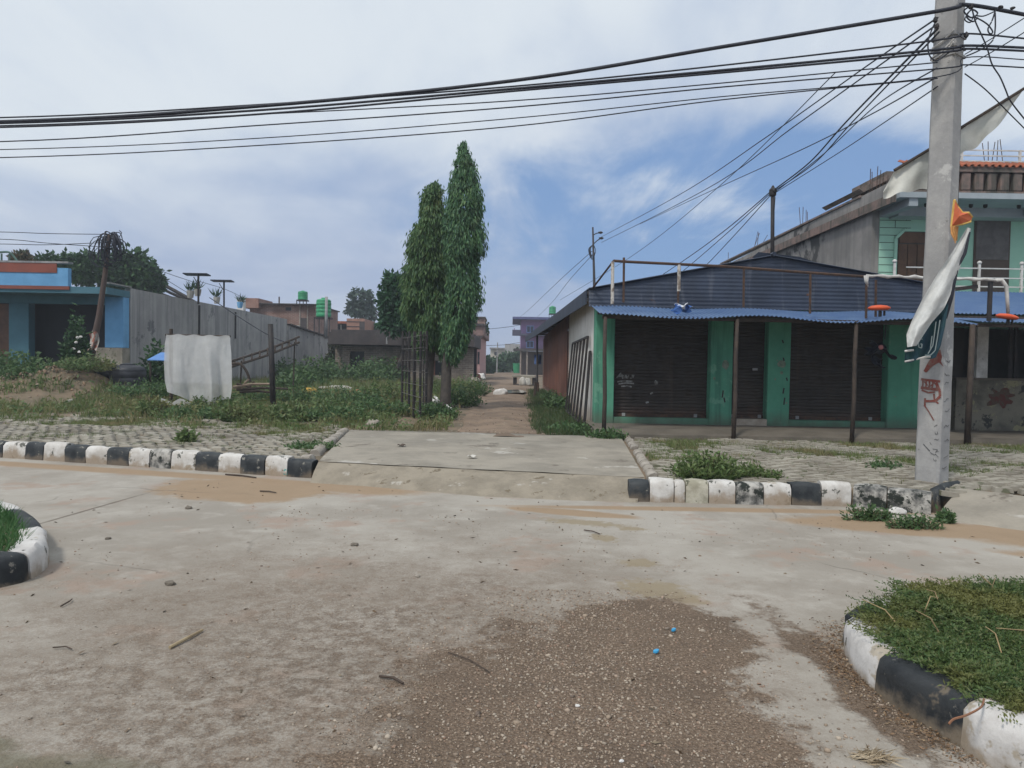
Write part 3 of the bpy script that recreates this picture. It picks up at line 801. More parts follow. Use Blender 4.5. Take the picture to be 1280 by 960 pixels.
# awning posts
for px, py, tp in ((755,546,757),(918,549,922),(1064,551,1071)):
    f = Z(px, py, G+.02); f = Vector((f.x, 14.28, G-.05)); tpv = D(tp, 392, 14.36); tpv.z = 2.55
    b = MB(); b.tube([f, f.lerp(tpv,.35)+Vector((.012,0,0)), f.lerp(tpv,.7)-Vector((.008,0,0)), tpv], [.044,.042,.04,.036], 9); b.build('awning_post', m_bamboo, gs, smooth=True)
# grill gate and plank leaning on the white wall
gg = thing('grill_gate', 'black iron grill gate leaning on the limewashed side wall beside the lane', 'gate', (SX-.3, 18.5, G))
ga, gb = Vector((SX-.24, 17.0, G)), Vector((SX-.24, 21.3, G)); up = Vector((.17, 0, 2.02)); sl = Vector((0,0,.12))
b = MB(); b.beam(ga, ga+up+sl*.3, .05); b.beam(gb, gb+up, .05); b.beam(ga+up+sl*.3, gb+up, .05); b.beam(ga+up*.04, gb+up*.04, .045); b.build('frame', m_dark, gg)
for i in range(1, 5):
    p = ga.lerp(gb, i/5); b = MB(); b.beam(p+up*.04, p+up*1.0+sl*.3*(1-i/5), .05, .05); b.build('bar', m_dark, gg)
b = MB(); p = Vector((SX-.16, 16.55, G)); b.beam(p, p+Vector((.12, .2, 1.72)), .05, .2, up=(0,1,0))
tag(b.build('steel_plank', m_dark, None), 'narrow dark steel plank propped upright between the grill gate and the green corner', 'plank')
# hoarding frame standing on the awning
hf = thing('hoarding_frame', 'rickety pipe frame standing above the blue awning, partly wrapped in white cloth', 'frame', D(900,335,14.5))
Yh = 14.5
b = MB(); b.tube([D(767,326,Yh), D(780,327,Yh), D(905,333,Yh), D(1012,341,Yh), D(1085,346,Yh)], .028); b.build('top_rail', m_rust, hf)
b = MB(); b.tube([D(767,326,Yh), D(741,360,Yh+1.4)], .022); b.build('brace', m_rust, hf)
mw2 = M('flaky_white', (.55,.52,.48), (.20,.16,.13), scale=6, lo=.45, hi=.6, bump=.2)
for px, y0, y1, mm in ((766,327,380,mw2),(849,331,364,mw2),(780,322,378,m_rust),(848,362,384,m_rust),(930,336,384,m_rust),(1013,342,392,m_rust),(1083,348,398,m_rust),(1095,350,396,m_rust)):
    b = MB(); b.tube([D(px,y0,Yh), D(px-.5,y1,Yh)], .034 if mm is mw2 else .024, 7); b.build('upright', mm, hf)
mcl = M('grubby_cloth', (.66,.64,.60), (.45,.43,.41), scale=7, bump=.3, rough=.95)
b = MB(); pts = [D(1083+i*(1244-1083)/24, 344.5+i*.22+.7*math.sin(i*1.9), Yh-.35+.0*i) for i in range(25)]
b.tube(pts, [.030+.006*math.sin(i*2.3)+.006*math.sin(i*5.1) for i in range(25)], 8)
b.tube([pts[-1], D(1252,350,Yh-.35), D(1258,358,Yh-.35), D(1259,372,Yh-.35), D(1260,392,Yh-.3)], [.036,.04,.036,.034,.03], 8)
b.tube([pts[0], D(1083,352,Yh-.35), D(1085,358,Yh-.35)], [.05,.035,.008], 7)
b.build('cloth_wrap', mcl, hf, smooth=True)
b = MB(); b.tube([D(1238,352,Yh-.3), D(1236,401,Yh-.3)], .045, 7); b.build('upright', m_dark, hf)
b = MB(); b.beam(D(1190,362,Yh-.3), D(1222,358,Yh-.3), .03, .07); b.build('bracket', m_dark, hf)
m_or = M('orange_plastic', (.72,.11,.035), (.60,.09,.03), scale=5, rough=.45, bump=0)
for (px, py, tilt, lab) in ((1099,385,.02,'flat orange plastic cover lying on the blue awning left of the concrete pole'),(1259,396,-.12,'flat orange plastic cover under the white wrapped upright right of the concrete pole')):
    c_ = D(px, py, 13.95); b = MB(); b.lathe((0,0,0), [(.02,-.05),(.18,-.045),(.225,-.01),(.215,.02),(.15,.055),(.05,.07),(.01,.072)], 18)
    b.v = [(c_.x+x*.95, c_.y+y*.55, c_.z+z*.8+x*tilt) for x, y, z in b.v]
    og = thing('lamp_cover', lab, 'cover', c_, 'orange covers on the awnings'); b.build('shell', m_or, og, smooth=True)
    b = MB(); b.tube([c_+Vector((.02,0,-.05)), c_+Vector((.03,.02,-.16))], .03); b.tube([c_+Vector((.1,0,-.05)), c_+Vector((.11,.02,-.14))], .02); b.build('clip', m_dark, og)
# dark ragged bundle hanging under the awning
hb = thing('hanging_bundle', 'ragged black bundle with a pink patch hanging before the widest right shutter', 'bundle', D(1102,438,15.2))
b = MB()
bp = lambda px, py, dy=0: D(px, py, 15.2+dy)
b.tube([bp(1108,398), bp(1106,424)], .006)
def wing(p, q, w0, w1, dy):
    def fn(u, v):
        a = p.lerp(q, u); wv = w0+(w1-w0)*u
        return a + Vector((.03*math.sin(u*5+v*3), dy*math.sin(v*math.pi)+.05*math.sin(u*9), -wv*v+.02*math.sin(u*13)))
    b.grid(fn, 10, 4)
wing(bp(1086,425), bp(1118,444), .05, .10, -.12); wing(bp(1080,436), bp(1104,428), .14, .22, -.15); wing(bp(1090,440), bp(1106,458), .2, .03, .1)
b.build('cloth', m_wire, hb, solid=.01)
b = MB(); b.rock(bp(1101,434,-.16), .055, .9, 2, 3); b.build('patch', M('faded_pink', (.55,.22,.22), bump=.2), hb)

# ------------------------------------------------------------------ low shop to the right of the green one
ls = thing('low_shop', 'dark open-fronted shop with a stained half wall beside the green shop', 'shop', (11.5, 16.4, G))
LY = 16.5; lx0, lx1 = X1+.12, 16.5
m_hw = M('stained_plaster', (.22,.20,.155), (.09,.085,.07), scale=1.1, bump=.3, spots=((.27,.25,.15), 1.7, .55), spots2=((.05,.05,.045), 2, .58))
b = MB(); b.box(xat(1196,LY), lx1, LY, LY+.22, G-.1, 1.42); o = b.build('half_wall', m_hw, ls)
b = MB(); b.box(xat(1196,LY)-.02, lx1, LY-.03, LY+.25, 1.422, 1.47); b.build('ledge', m_plinth, ls)
c_ = D(1251,497,LY-.003); pts = [c_+Vector((.27*math.cos(a)*(1+.9*mnoise.noise(Vector((math.cos(a)*2.4,math.sin(a)*2.4,2)))), 0, .2*math.sin(a)*(1+.9*mnoise.noise(Vector((math.cos(a)*2.4,math.sin(a)*2.4,2)))))) for a in [2*math.pi*i/36 for i in range(36)]]
b = MB(); b.prism(pts, (0,.002,0)); b.build('red_stain', M('red_stain', (.12,.04,.032), (.10,.075,.055), scale=9, lo=.42, hi=.58, bump=0), o)
b = MB(); b.box(lx0-.05, lx0+.12, LY-.1, LY+3.4, G-.1, 2.75); b.box(lx0+.121, lx1, LY+3.2, LY+3.4, G-.1, 2.75); b.box(lx1-.2, lx1, LY+.23, LY+3.19, G-.1, 2.75); b.build('wall', M('near_black_wall', (.045,.043,.04), bump=.2), ls)  # side and back walls near black all over
b = MB(); b.box(lx0+.12, lx1, LY+.23, LY+3.19, G-.05, G+.05); b.build('floor', m_plinth, ls)
b = MB(); b.box(xat(1222,LY-.1), xat(1236,LY-.1), LY-.06, LY+.2, 1.472, 2.62); b.build('pillar', m_white, ls)
b = MB()
for px in (1263, 1270, 1284): b.box(xat(px,LY), xat(px,LY)+.06, LY+.05, LY+.11, 1.472, 2.62)
b.build('window_bar', m_dark, ls)
b = MB(); b.box(xat(1197,LY), xat(1214,LY), LY+.3, LY+.34, .3, 2.6); b.build('shutter', m_shut, ls)
b = MB(); b.corr((AX1+.02, 14.3, 2.58), (8.2,0,-.02), (0,1.3,.16), (0,-.16,1), .085, .014, nv=2); b.build('awning', m_blue, ls, solid=.004)
b = MB(); b.corr((AX1+.02, 15.45, 2.82), (8.2,0,0), (0,2.7,.75), (0,-.16,1), .085, .014, nv=2); b.build('roof', m_blue, ls, solid=.004)
b = MB(); b.beam((AX1+.02,14.4,2.52), (17.2,14.4,2.5), .06, .07); b.beam((AX1+.03,15.43,2.74), (17.2,15.43,2.74), .05, .06); b.build('awning_purlin', m_bamboo, ls)
f = Vector((xat(1209,14.25,552), 14.25, G-.05)); b = MB(); b.tube([f, Vector((f.x+.06, 14.3, 2.52))], [.06,.05], 8); b.build('awning_post', m_bamboo, ls, smooth=True)
b = MB(); b.grid(lambda u, v: Vector((X1+.1+u*8, 14.35+v*2.1, G+.10+.01*fbm(u*9, v*3, 1))), 20, 5); b.add([(X1+.1,14.35,G+.1),(X1+8.1,14.35,G+.1),(X1+8.1,14.32,G-.1),(X1+.1,14.32,G-.1)], [(0,1,2,3)]); b.build('veranda_floor', m_plinth, ls)

# ------------------------------------------------------------------ mint green two-storey house
m_mint = M('mint_paint', (.38,.63,.50), (.34,.57,.45), scale=.8, bump=.1, streak=((.20,.36,.29), .6, .35))
m_soot = M('sooty_plaster', (.33,.31,.29), (.20,.19,.18), scale=.5, bump=.2, spots=((.06,.06,.06), .35, .52), streak=((.09,.09,.09), .45, .25))
m_terr = M('terracotta', (.36,.11,.055), (.24,.085,.05), scale=4, bump=.2)
m_balu = M('mossy_render', (.24,.165,.14), (.12,.105,.09), scale=3, bump=.3, streak=((.06,.06,.05), .48, .8))
m_soffit = M('grey_soffit', (.38,.42,.44), (.30,.34,.36), scale=1, bump=.1)
m_wood = M('brown_wood', (.145,.075,.045), (.085,.045,.03), scale=3, bump=.15, rough=.6)
mh = thing('mint_house', 'mint green two-storey house with a balcony and a sooty grey long side wall', 'house', (13, 20, G))
HX0, HX1, HY, HB = 9.85, 19.5, 20.0, 34.0
ZB1, ZSL, ZP = 3.30, 5.92, 6.25
b = MB(); b.box(HX0+.01, HX1, HY, HY+.25, ZB1, ZSL-.001)
front = b.build('front_wall', m_mint, mh)
b = MB(); b.box(HX0+.01, HX1, HY+.02, HY+.24, G, ZB1-.17); b.build('front_wall', m_mint, mh)
b = MB()                                              # grooves of mock blocks at the corner
for i in range(13):
    z = ZB1+.15+i*.2
    b.box(HX0+.012, HX0+.85, HY-.004, HY+.0, z, z+.015)
    b.box(HX0+.42+(.3 if i % 2 else 0), HX0+.435+(.3 if i % 2 else 0), HY-.004, HY, z+.016, z+.199)
b.build('joint', m_dark, front)
b = MB(); b.box(HX0-.2, HX0, HY+.0, HB, G, ZSL-.001); b.build('side_wall', m_soot, mh)
b = MB(); b.box(HX0, HX1, HB-.25, HB, G, ZSL); b.box(HX1-.25, HX1, HY+.26, HB-.26, G, ZSL-.002); b.build('back_wall', m_soot, mh)
b = MB(); b.box(HX0-.28, HX1+.3, HY-1.55, HB+.1, ZSL, ZSL+.14); b.build('roof_slab', m_soffit, mh)
b = MB(); b.box(HX0-.34, HX0-.29, HY-1.4, HB+.1, ZSL-.08, ZSL+.16); b.build('roof_band', m_balu, mh)
b = MB(); b.prism([Vector((HX0-.32, HY-1.3, ZSL+.165)), Vector((HX0-.32, HB, ZSL+.165)), Vector((HX0-.32, HB, ZP-.05)), Vector((HX0-.32, HY-1.3, ZP+.15))], (.14,0,0)); b.build('side_parapet', m_soot, mh)
b = MB(); b.box(HX0-.36, HX0-.14, HY+.4, HB+.05, ZP+.10, ZP+.16); o=b.build('coping', m_balu, mh)
# stair head slab poking out over the side
b = MB(); b.prism([D(1074,236,21.5), D(1122,212,21.5), D(1122,219,21.5), D(1080,240,21.5)], (0,2.6,0)); b.build('canopy_slab', m_balu, mh)
b = MB(); b.box(D(1108,220,21.8).x, D(1150,220,21.8).x, 21.8, 24, ZP, D(1112,214,21.8).z); b.build('stair_head', m_balu, mh)
# front parapet: rail, row of stout balusters, tile skirt
b = MB(); b.box(HX0-.2, HX1+.3, HY-1.5, HY-1.38, ZSL+.142, ZSL+.2); b.box(HX0-.2, HX1+.3, HY-1.55, HY-1.33, ZSL+.66, ZSL+.78); b.build('parapet_rail', m_balu, mh)
n = 30
for i in range(n):
    x = HX0-.05+(HX1-HX0)*(i+.5)/n; b = MB(); b.box(x-.115, x+.115, HY-1.52, HY-1.36, ZSL+.202, ZSL+.658); b.build('baluster', m_balu, mh, bevel=.03)
b = MB(); b.corr((HX0-.1, HY-1.6, ZSL+.80), (HX1-HX0+.3,0,0), (0,.55,.22), (0,-.3,1), .17, .035, nv=2); b.build('tile_skirt', m_terr, mh, solid=.02)
b = MB(); b.box(HX0+.2, HX1, HY-.9, HY-.7, ZSL+.16, ZSL+1.05); b.build('upper_parapet', m_balu, mh)
b = MB()
for z in (ZSL+1.12, ZSL+1.26, ZSL+1.4): b.beam((HX0+1.2, HY-.85, z), (HX1, HY-.85, z), .03)
for x in (11.5, 13.0, 14.6, 16.2): b.beam((x, HY-.85, ZSL+.98), (x, HY-.85, ZSL+1.42), .05)
b.build('roof_railing', m_white, mh)
b = MB(); b.obox((15.0, HY-.2, ZSL+1.25), (.9,0,0), (0,.55,.25), (0,0,.02)); b.build('white_panel', m_white, mh)
# balcony
b = MB(); b.box(HX0, HX1, HY-1.35, HY-.002, ZB1-.16, ZB1); b.build('balcony_slab', m_mint, mh)
b = MB(); b.box(HX0-.02, HX1, HY-1.40, HY-1.352, ZB1-.2, ZB1-.09); b.build('balcony_edge', M('salmon_band', (.42,.19,.15), (.3,.15,.12), scale=3), mh)
rl = MB()
zt = ZB1
for z in (.25, .47, .69, .93): rl.beam((HX0+.1, HY-1.25, zt+z), (HX1, HY-1.25, zt+z), .03)
r0 = rl.build('railing', M('railing_white', (.62,.62,.60), (.5,.5,.48), bump=0, rough=.5), mh)
for px in (1118, 1224, 1277): 
    x = D(px, 340, HY-1.25).x; b = MB(); b.beam((x, HY-1.25, zt), (x, HY-1.25, zt+1.03), .05); b.lathe((x, HY-1.25, zt+1.03), [(.03,0),(.055,.03),(.055,.06),(.02,.09)], 8); b.build('post', m_white, r0)
# window and door
wx0, wx1, wz0, wz1 = D(1119,300,HY).x, D(1172,300,HY).x, D(1130,345,HY).z-.6, D(1130,288,HY).z
oc = .22
pts = [Vector((wx0,HY-.02,wz0)), Vector((wx1,HY-.02,wz0)), Vector((wx1,HY-.02,wz1-oc)), Vector((wx1-oc,HY-.02,wz1)), Vector((wx0+oc,HY-.02,wz1)), Vector((wx0,HY-.02,wz1-oc))]
b = MB(); b.prism(pts, (0,.015,0)); wn_ = b.build('window', M('dim_interior', (.10,.09,.08), bump=0), mh)
b = MB(); pv = pts[1:] + pts[:1]
for p, q in zip(pts, pv): b.beam(p+Vector((0,-.02,0)), q+Vector((0,-.02,0)), .07, .05, up=(0,1,0))
b.build('frame', m_mint, wn_)
for i in range(4):
    x = wx0+.06+(wx1-wx0-.12)*i/4; b = MB(); b.box(x+.012, x+(wx1-wx0-.12)/4-.012, HY-.055, HY-.03, wz0+.05, wz1-.38); b.build('shutter_leaf', m_wood, wn_)
b = MB(); b.box(wx0+.1, wx1-.1, HY-.045, HY-.035, wz1-.34, wz1-.06); b.build('pane', m_wood, wn_)
dx0, dx1 = D(1217,300,HY).x, D(1262,300,HY).x; dz1 = D(1240,272,HY).z
b = MB(); b.box(dx0, dx1, HY-.03, HY-.004, ZB1+.002, dz1); dr = b.build('door', M('door_brown', (.12,.085,.075), (.10,.07,.062), scale=1, bump=.1), mh)
b = MB(); b.box(dx0+.05, dx1-.05, HY-.05, HY-.032, (ZB1+dz1)/2+.1, dz1-.05); b.build('curtain', M('grey_curtain', (.17,.15,.15), bump=.1), dr)
# soffit beams
for x in (HX0+.1, 13.5, 16.5): b = MB(); b.beam((x, HY-1.5, ZSL-.1), (x, HY-.003, ZSL-.1), .22, .198); b.build('soffit_beam', m_soffit, mh)
b = MB(); b.box(HX0+.25, HX1, HY-.5, HY-.003, ZSL-.24, ZSL-.003); b.build('soffit_band', m_soffit, mh)
for px in (1158, 1214, 1232, 1274): 
    p = D(px, 247, HY-.9); b = MB(); b.lathe((p.x, p.y, ZSL-.06), [(.03,-.03),(.05,0),(.05,.058)], 8); b.build('ceiling_lamp', m_dark, mh)
# starter bars left standing on the roof columns
def rebars(px, py0, py1, Y, n, spread, lab, lean=0):
    base = D(px, py1, Y); r = thing('rebar_cluster', lab, 'rebar', base, 'starter bars on the mint house roof')
    for i in range(n):
        x = (i-(n-1)/2)*spread/n; tp = D(px, py0+random.uniform(-3,8), Y)
        b = MB(); b.tube([base+Vector((x, random.uniform(-.1,.1), -.3)), Vector((tp.x+x+lean*random.random(), Y+random.uniform(-.15,.15), tp.z))], .011, 5); b.build('bar', m_rust, r)
rebars(1097, 212, 246, 20.9, 6, .62, 'tall cluster of bare steel bars at the near roof corner of the mint house')
rebars(1005, 260, 281, 26.6, 4, .35, 'short cluster of bare steel bars halfway along the mint house roof')
rebars(942, 289, 312, 30.4, 4, .35, 'bent steel bars towards the far end of the mint house roof', .5)
rebars(912, 318, 330, 33.0, 2, .2, 'pair of steel bars at the farthest end of the mint house roof')
rebars(1242, 174, 196, 21.5, 5, .6, 'steel bars above the white roof railing right of the concrete pole')
# steel pole on the shop roof carrying service wires
sp0 = D(966,322,18.5)
st = thing('steel_pole', 'dark steel service pole rising from the ridge of the shop roof', 'pole', sp0)
b = MB(); b.tube([sp0-Vector((0,0,.6)), D(966,236,18.5)], .05, 8); b.build('shaft', m_dark, st, smooth=True)
b = MB(); b.lathe(D(966,240,18.5), [(.05,-.12),(.09,-.08),(.09,.06),(.05,.1),(.02,.16)], 9); b.tube([D(963,238,18.5), D(970,239,18.4)], .05, 7); b.build('insulator', m_dark, st)
b = MB(); b.tube([D(969,246,18.45), D(968,262,18.45), D(966,290,18.45)], .008); b.build('tail_wire', m_wire, st)
# ------------------------------------------------------------------ concrete utility pole
m_pole = M('pole_concrete', (.40,.39,.375), (.30,.295,.29), scale=1.6, bump=.45, bscale=24, spots=((.20,.195,.19), 6, .66), spots2=((.48,.47,.45), 2, .62), streak=((.24,.235,.23), .56, .5))
PB = Z(1171,604,G); ang = R(25)
v = Vector((PB.x, PB.y, 0)).normalized(); r_ = Vector((v.y, -v.x, 0))
e1 = (r_*math.cos(ang) - v*math.sin(ang)); e2 = (r_*math.sin(ang) + v*math.cos(ang))
PW, PD = .305, .29
lean = Vector((.010, 0, 1))
def pole_c(z): return Vector((PB.x, PB.y+.12, 0)) + Vector((.006*(z-G), 0, z))
def face_pt(u, z, off=.004):             # on the wide left face, u 0..1 left to right
    k_ = 1 - .021*(z-G)
    return pole_c(z) + e1*(PW*k_*(u-.5)) - e2*(PD*k_*.5+off)
def face_pt2(u, z, off=.004):            # on the narrow right face
    k_ = 1 - .021*(z-G)
    return pole_c(z) + e2*(PD*k_*(u-.5)) + e1*(PW*k_*.5+off)
up_ = thing('utility_pole', 'square concrete utility pole with red painted letters, carrying many cables', 'pole', PB)
b = MB(); zs = [-.1+i*.25 for i in range(35)]
for z in zs:
    k_ = 1 - .021*(z-G); c_ = pole_c(z); hx, hy = PW*k_/2, PD*k_/2; ch = .03
    for (sx, sy) in ((-1,-1),(1,-1),(1,1),(-1,1)):
        q = [(sx*(hx-ch), sy*hy), (sx*hx, sy*(hy-ch))]
        if sx*sy > 0: q = q[::-1]
        for (a, c2) in q:
            jj = .005*mnoise.noise(Vector((a*9, c2*9+z*3, z*2)))
            p = c_ + e1*(a+jj) + e2*(c2+jj); b.v.append(tuple(p))
m = 8
for i in range(len(zs)-1):
    for a in range(m): b.f.append((i*m+a, i*m+(a+1) % m, (i+1)*m+(a+1) % m, (i+1)*m+a))
b.f.append(tuple((len(zs)-1)*m+a for a in range(m)))
shaft = b.build('shaft', m_pole, up_)
# red paint: a smear, a line of letters hanging from a bar, a hooked letter and a tail
zf = lambda py: CAMZ + D(1165, py, PB.y).z - CAMZ
m_red = M('red_paint', (.21,.055,.042), (.20,.11,.09), scale=16, lo=.4, hi=.62, bump=.1)
def fp(px, py): # pixel-like coordinates on the left face: x 1152..1178
    return face_pt((px-1152)/26.0, D(1165, py, PB.y).z)
b = MB()
def stroke(pts, wd):
    for a, c2 in zip(pts, pts[1:]):
        p, q = fp(*a), fp(*c2); b.beam(p, q, wd, .004, up=e2)
smear = [(1158,464),(1163,452),(1170,440),(1175,437),(1177,446),(1176,452),(1179,458),(1174,453),(1168,457),(1161,466)]
b.prism([fp(*p) for p in smear], e2*.003)
stroke([(1156,474.5),(1176,476.5)], .03); stroke([(1156,485),(1174,487)], .035)
for x in (1157.5,1161,1164.5,1168,1172.5): stroke([(x,475),(x+.6,480),(x-.2,486)], .017)
stroke([(1159,477),(1163,482)], .014); stroke([(1166,483),(1170,478),(1173,483)], .014)
stroke([(1157,488),(1164,491),(1171,490)], .022)
stroke([(1172,478),(1176,488),(1176.5,495),(1172,501),(1161,502)], .03); stroke([(1161,498),(1161,508)], .022); stroke([(1170,492),(1171,500),(1175,504)], .02)
stroke([(1161,508),(1165,514),(1171,525)], .014)
b.build('red_lettering', m_red, shaft)
b = MB()                                              # faint black scribbles
rr = random.Random(5)
for (u0, py, on) in [(.6+.25*rr.random(), 528+i*8+rr.random()*5, 1) for i in range(6)] + [(.55+.4*rr.random(), 560+i*7, 1) for i in range(3)]:
    z = D(1171, py, PB.y).z; pts = [face_pt(min(.97,u0+.045*k_*rr.random()+.02*k_), z+.018*rr.uniform(-1,1)) for k_ in range(4)]
    for a, c2 in zip(pts, pts[1:]): b.beam(a, c2, .006, .003, up=e2)
for i in range(9):
    z = D(1185, 440+i*17+rr.random()*12, PB.y).z; u0 = .15+.3*rr.random(); pts = [face_pt2(u0+.13*k_+.04*rr.random(), z+.022*rr.uniform(-1,1)) for k_ in range(4)]
    for a, c2 in zip(pts, pts[1:]): b.beam(a, c2, .006, .003, up=e1)
b.beam(face_pt(.35, D(1165,556,PB.y).z), face_pt(.62, D(1165,564,PB.y).z), .012, .003, up=e2)
b.build('scribble', M('faded_ink', (.09,.09,.095), (.16,.16,.16), scale=9, bump=0), shaft)
b = MB()                                              # bands and clamps near the top
for py in (44, 58, 68):
    z = D(1190, py, PB.y).z; k_ = 1-.021*(z-G); c_ = pole_c(z)
    q = [c_ + e1*(sx*(PW*k_/2+.008)) + e2*(sy*(PD*k_/2+.008)) for sx, sy in ((-1,-1),(1,-1),(1,1),(-1,1))]
    for a, c2 in zip(q, q[1:]+q[:1]): b.beam(a, c2, .012, .03)
b.build('clamp_band', m_oldconc, up_)
b = MB()
for py in (50, 62, 66):
    z = D(1185, py, PB.y).z; b.tube([face_pt(.05, z-.05, .03), face_pt(.5, z, .02), face_pt(.85, z+.06, .03), face_pt(1.02, z+.09, .05)], .009)
b.build('stay_wire', m_white, up_)
def pc(px, py, dy=0): return D(px, py, PB.y-.15+dy)
def wirepts(pp, n=10): return smooth_path([p if isinstance(p, Vector) else D(*p) for p in pp], n)
# coils and jumpers on the pole
for pts, rr_ in (([(1212,8),(1205,14),(1214,22),(1222,17),(1215,12),(1208,20),(1216,27),(1222,22)], .010), ([(1216,20),(1228,26),(1236,32),(1241,40),(1237,42),(1235,36),(1240,26),(1244,14)], .009),
                 ([(1244,16),(1244,36),(1241,50),(1232,58),(1222,64),(1208,70)], .009), ([(1215,10),(1219,26),(1228,46),(1234,60),(1240,80),(1250,96),(1257,112),(1262,124),(1272,138),(1290,160)], .009),
                 ([(1172,22),(1166,34),(1161,48),(1160,60),(1163,71),(1171,76),(1180,70),(1192,62)], .009), ([(1212,14),(1206,24),(1213,28),(1218,20),(1230,20),(1246,13)], .008)):
    b = MB(); b.tube(wirepts([pc(px, py) for px, py in pts], 6), rr_, 5); b.build('jumper_cable', m_wire, up_, smooth=True)
for (px, py, q_) in ((1214,8,1.2),(1169,25,1.2),(1171,33,1.2),(1208,44,1.2),(1266,10,.6),(1251,9,.6)): b = MB(); b.rock(pc(px, py), .035, q_, 1, px); b.build('connector', m_dark, up_)

# ------------------------------------------------------------------ overhead cables (each one a thing)
def cable(pts, r, lab, grp='cables strung from the concrete pole', name='cable'):
    p = wirepts(pts, 8); b = MB(); b.tube(p, r, 5)
    return tag(b.build(name, m_wire, None, origin=p[0], smooth=True), lab, 'cable', grp)
PY = PB.y
def cross(ys, r, lab, yr):
    """ys: heights at pixel columns 1170, 900, 640, 320, 0 ; yr: heights right of the pole"""
    cols = (1290, 1207) if yr else ()
    pts = []
    if yr: pts = [D(1420, yr[1]+(yr[1]-yr[0])*1.7, PY+.3), D(1290, yr[1], PY+.05), D(1207, yr[0], PY-.16)]
    pts += [D(px, y, PY + dy) for px, y, dy in zip((1172,900,640,320,0), ys, (-.16,.25,.55,.95,1.35))]
    pts += [D(-500, ys[4]+6, PY+1.9), D(-1100, ys[4]-10, PY+2.6)]
    return cable(pts, r, lab, 'cables crossing above the road')
cross((14,59,101,133,152), .024, 'thick twisted black cable, topmost of those crossing above the road', (6,20))
cross((50,82,108,131,147), .011, 'thin cable just under the thick twisted one, ending highest at far left', (42,49))
cross((62,88,111,138,154), .016, 'stout cable, upper of the close pair running under the twisted cable', (57,60))
cross((66,91,114,143,159), .014, 'stout cable, lower of the close pair, lowest of the merged bundle at far left', (61,64))
cross((78,104,126,143,157), .008, 'thin cable that dips from below the close pair into the bundle at left', None)
cross((86,109,134,157,177), .009, 'thin cable, highest of the three separate strands below the bundle', (81,85))
cross((96,121,148,173,187), .007, 'faint thin cable, middle of the three separate strands below the bundle', (72,75))
cross((98,125,158,182,197), .008, 'thin cable, lowest strand of all those crossing above the road', None)
DP = D(742,292,44)                               # head of the lamp pole far down the lane
cable([(1172,22,PY-.1),(1080,85,12),(960,170,17),(850,243,26),(752,296,43.5)], .012, 'service cable from the concrete pole to the upper bracket of the far lamp pole')
cable([(1172,30,PY-.1),(1085,92,12),(990,160,15.5),(880,238,24),(752,303,43.5)], .012, 'service cable from the concrete pole to the lower bracket of the far lamp pole')
cable([(1170,97,PY-.1),(1085,145,12),(1000,188,15.5),(890,238,24),(800,280,36)], .010, 'sagging cable from mid height of the concrete pole down past the far lamp pole')
cable([(1172,36,PY-.1),(1060,150,13),(1012,203,16),(968,237,18.45)], .016, 'heavier left strand of the bundle from the concrete pole down to the steel service pole')
cable([(1174,40,PY-.1),(1066,152,13),(1018,204,16),(969,238,18.4)], .012, 'thin right strand of the bundle from the concrete pole down to the steel service pole')
cable([(1171,85,PY-.1),(1095,132,12.5),(1030,192,16),(969,240,18.4)], .010, 'slack cable from below the bundle to the steel service pole')
cable([(1172,108,PY-.1),(1110,150,12.5),(1050,190,15.5),(969,241,18.4)], .009, 'lowest slack cable reaching the steel service pole')
cable([(965,238,18.5),(910,285,22),(860,322,27),(800,362,34)], .014, 'upper cable descending left from the steel service pole behind the shop roof', 'cables behind the shop roof')
cable([(965,240,18.5),(915,286,22),(862,332,27),(820,366,33)], .012, 'middle cable descending left from the steel service pole behind the shop roof', 'cables behind the shop roof')
cable([(965,242,18.5),(920,292,22),(880,334,26),(850,358,30)], .012, 'lower cable descending left from the steel service pole behind the shop roof', 'cables behind the shop roof')
cable([(1045,90,13),(900,232,22),(790,320,34),(700,375,52)], .010, 'lone thin cable falling left across the blue gap towards the lane', 'cables behind the shop roof')
cable([(1206,92,PY-.1),(1232,112,PY),(1262,142,PY+.5),(1300,180,PY+1.2)], .008, 'thin cable dropping right from the concrete pole behind the pale banner')
cable([(1206,68,PY-.1),(1240,48,PY-.8),(1300,10,PY-2)], .006, 'thin cable rising right from the clamps of the concrete pole')
cable([(1206,84,PY-.1),(1245,62,PY-.8),(1310,22,PY-2)], .006, 'second thin cable rising right from below the clamps of the concrete pole')
cable([(740,314,44),(700,350,58),(660,388,90),(640,404,118)], .018, 'cable falling left from the lamp pole towards the purple house', 'cables along the lane')
cable([(741,318,44),(712,350,58),(690,378,85),(668,400,110)], .018, 'shorter cable falling left from the lamp pole behind the roof tank', 'cables along the lane')
cable([(603,412,90),(640,408,95),(668,402,100)], .03, 'single cable over the lane between the pink and purple houses', 'cables along the lane')
cable([(604,432,90),(630,431,100),(650,428,104)], .03, 'low cable across the end of the lane', 'cables along the lane')

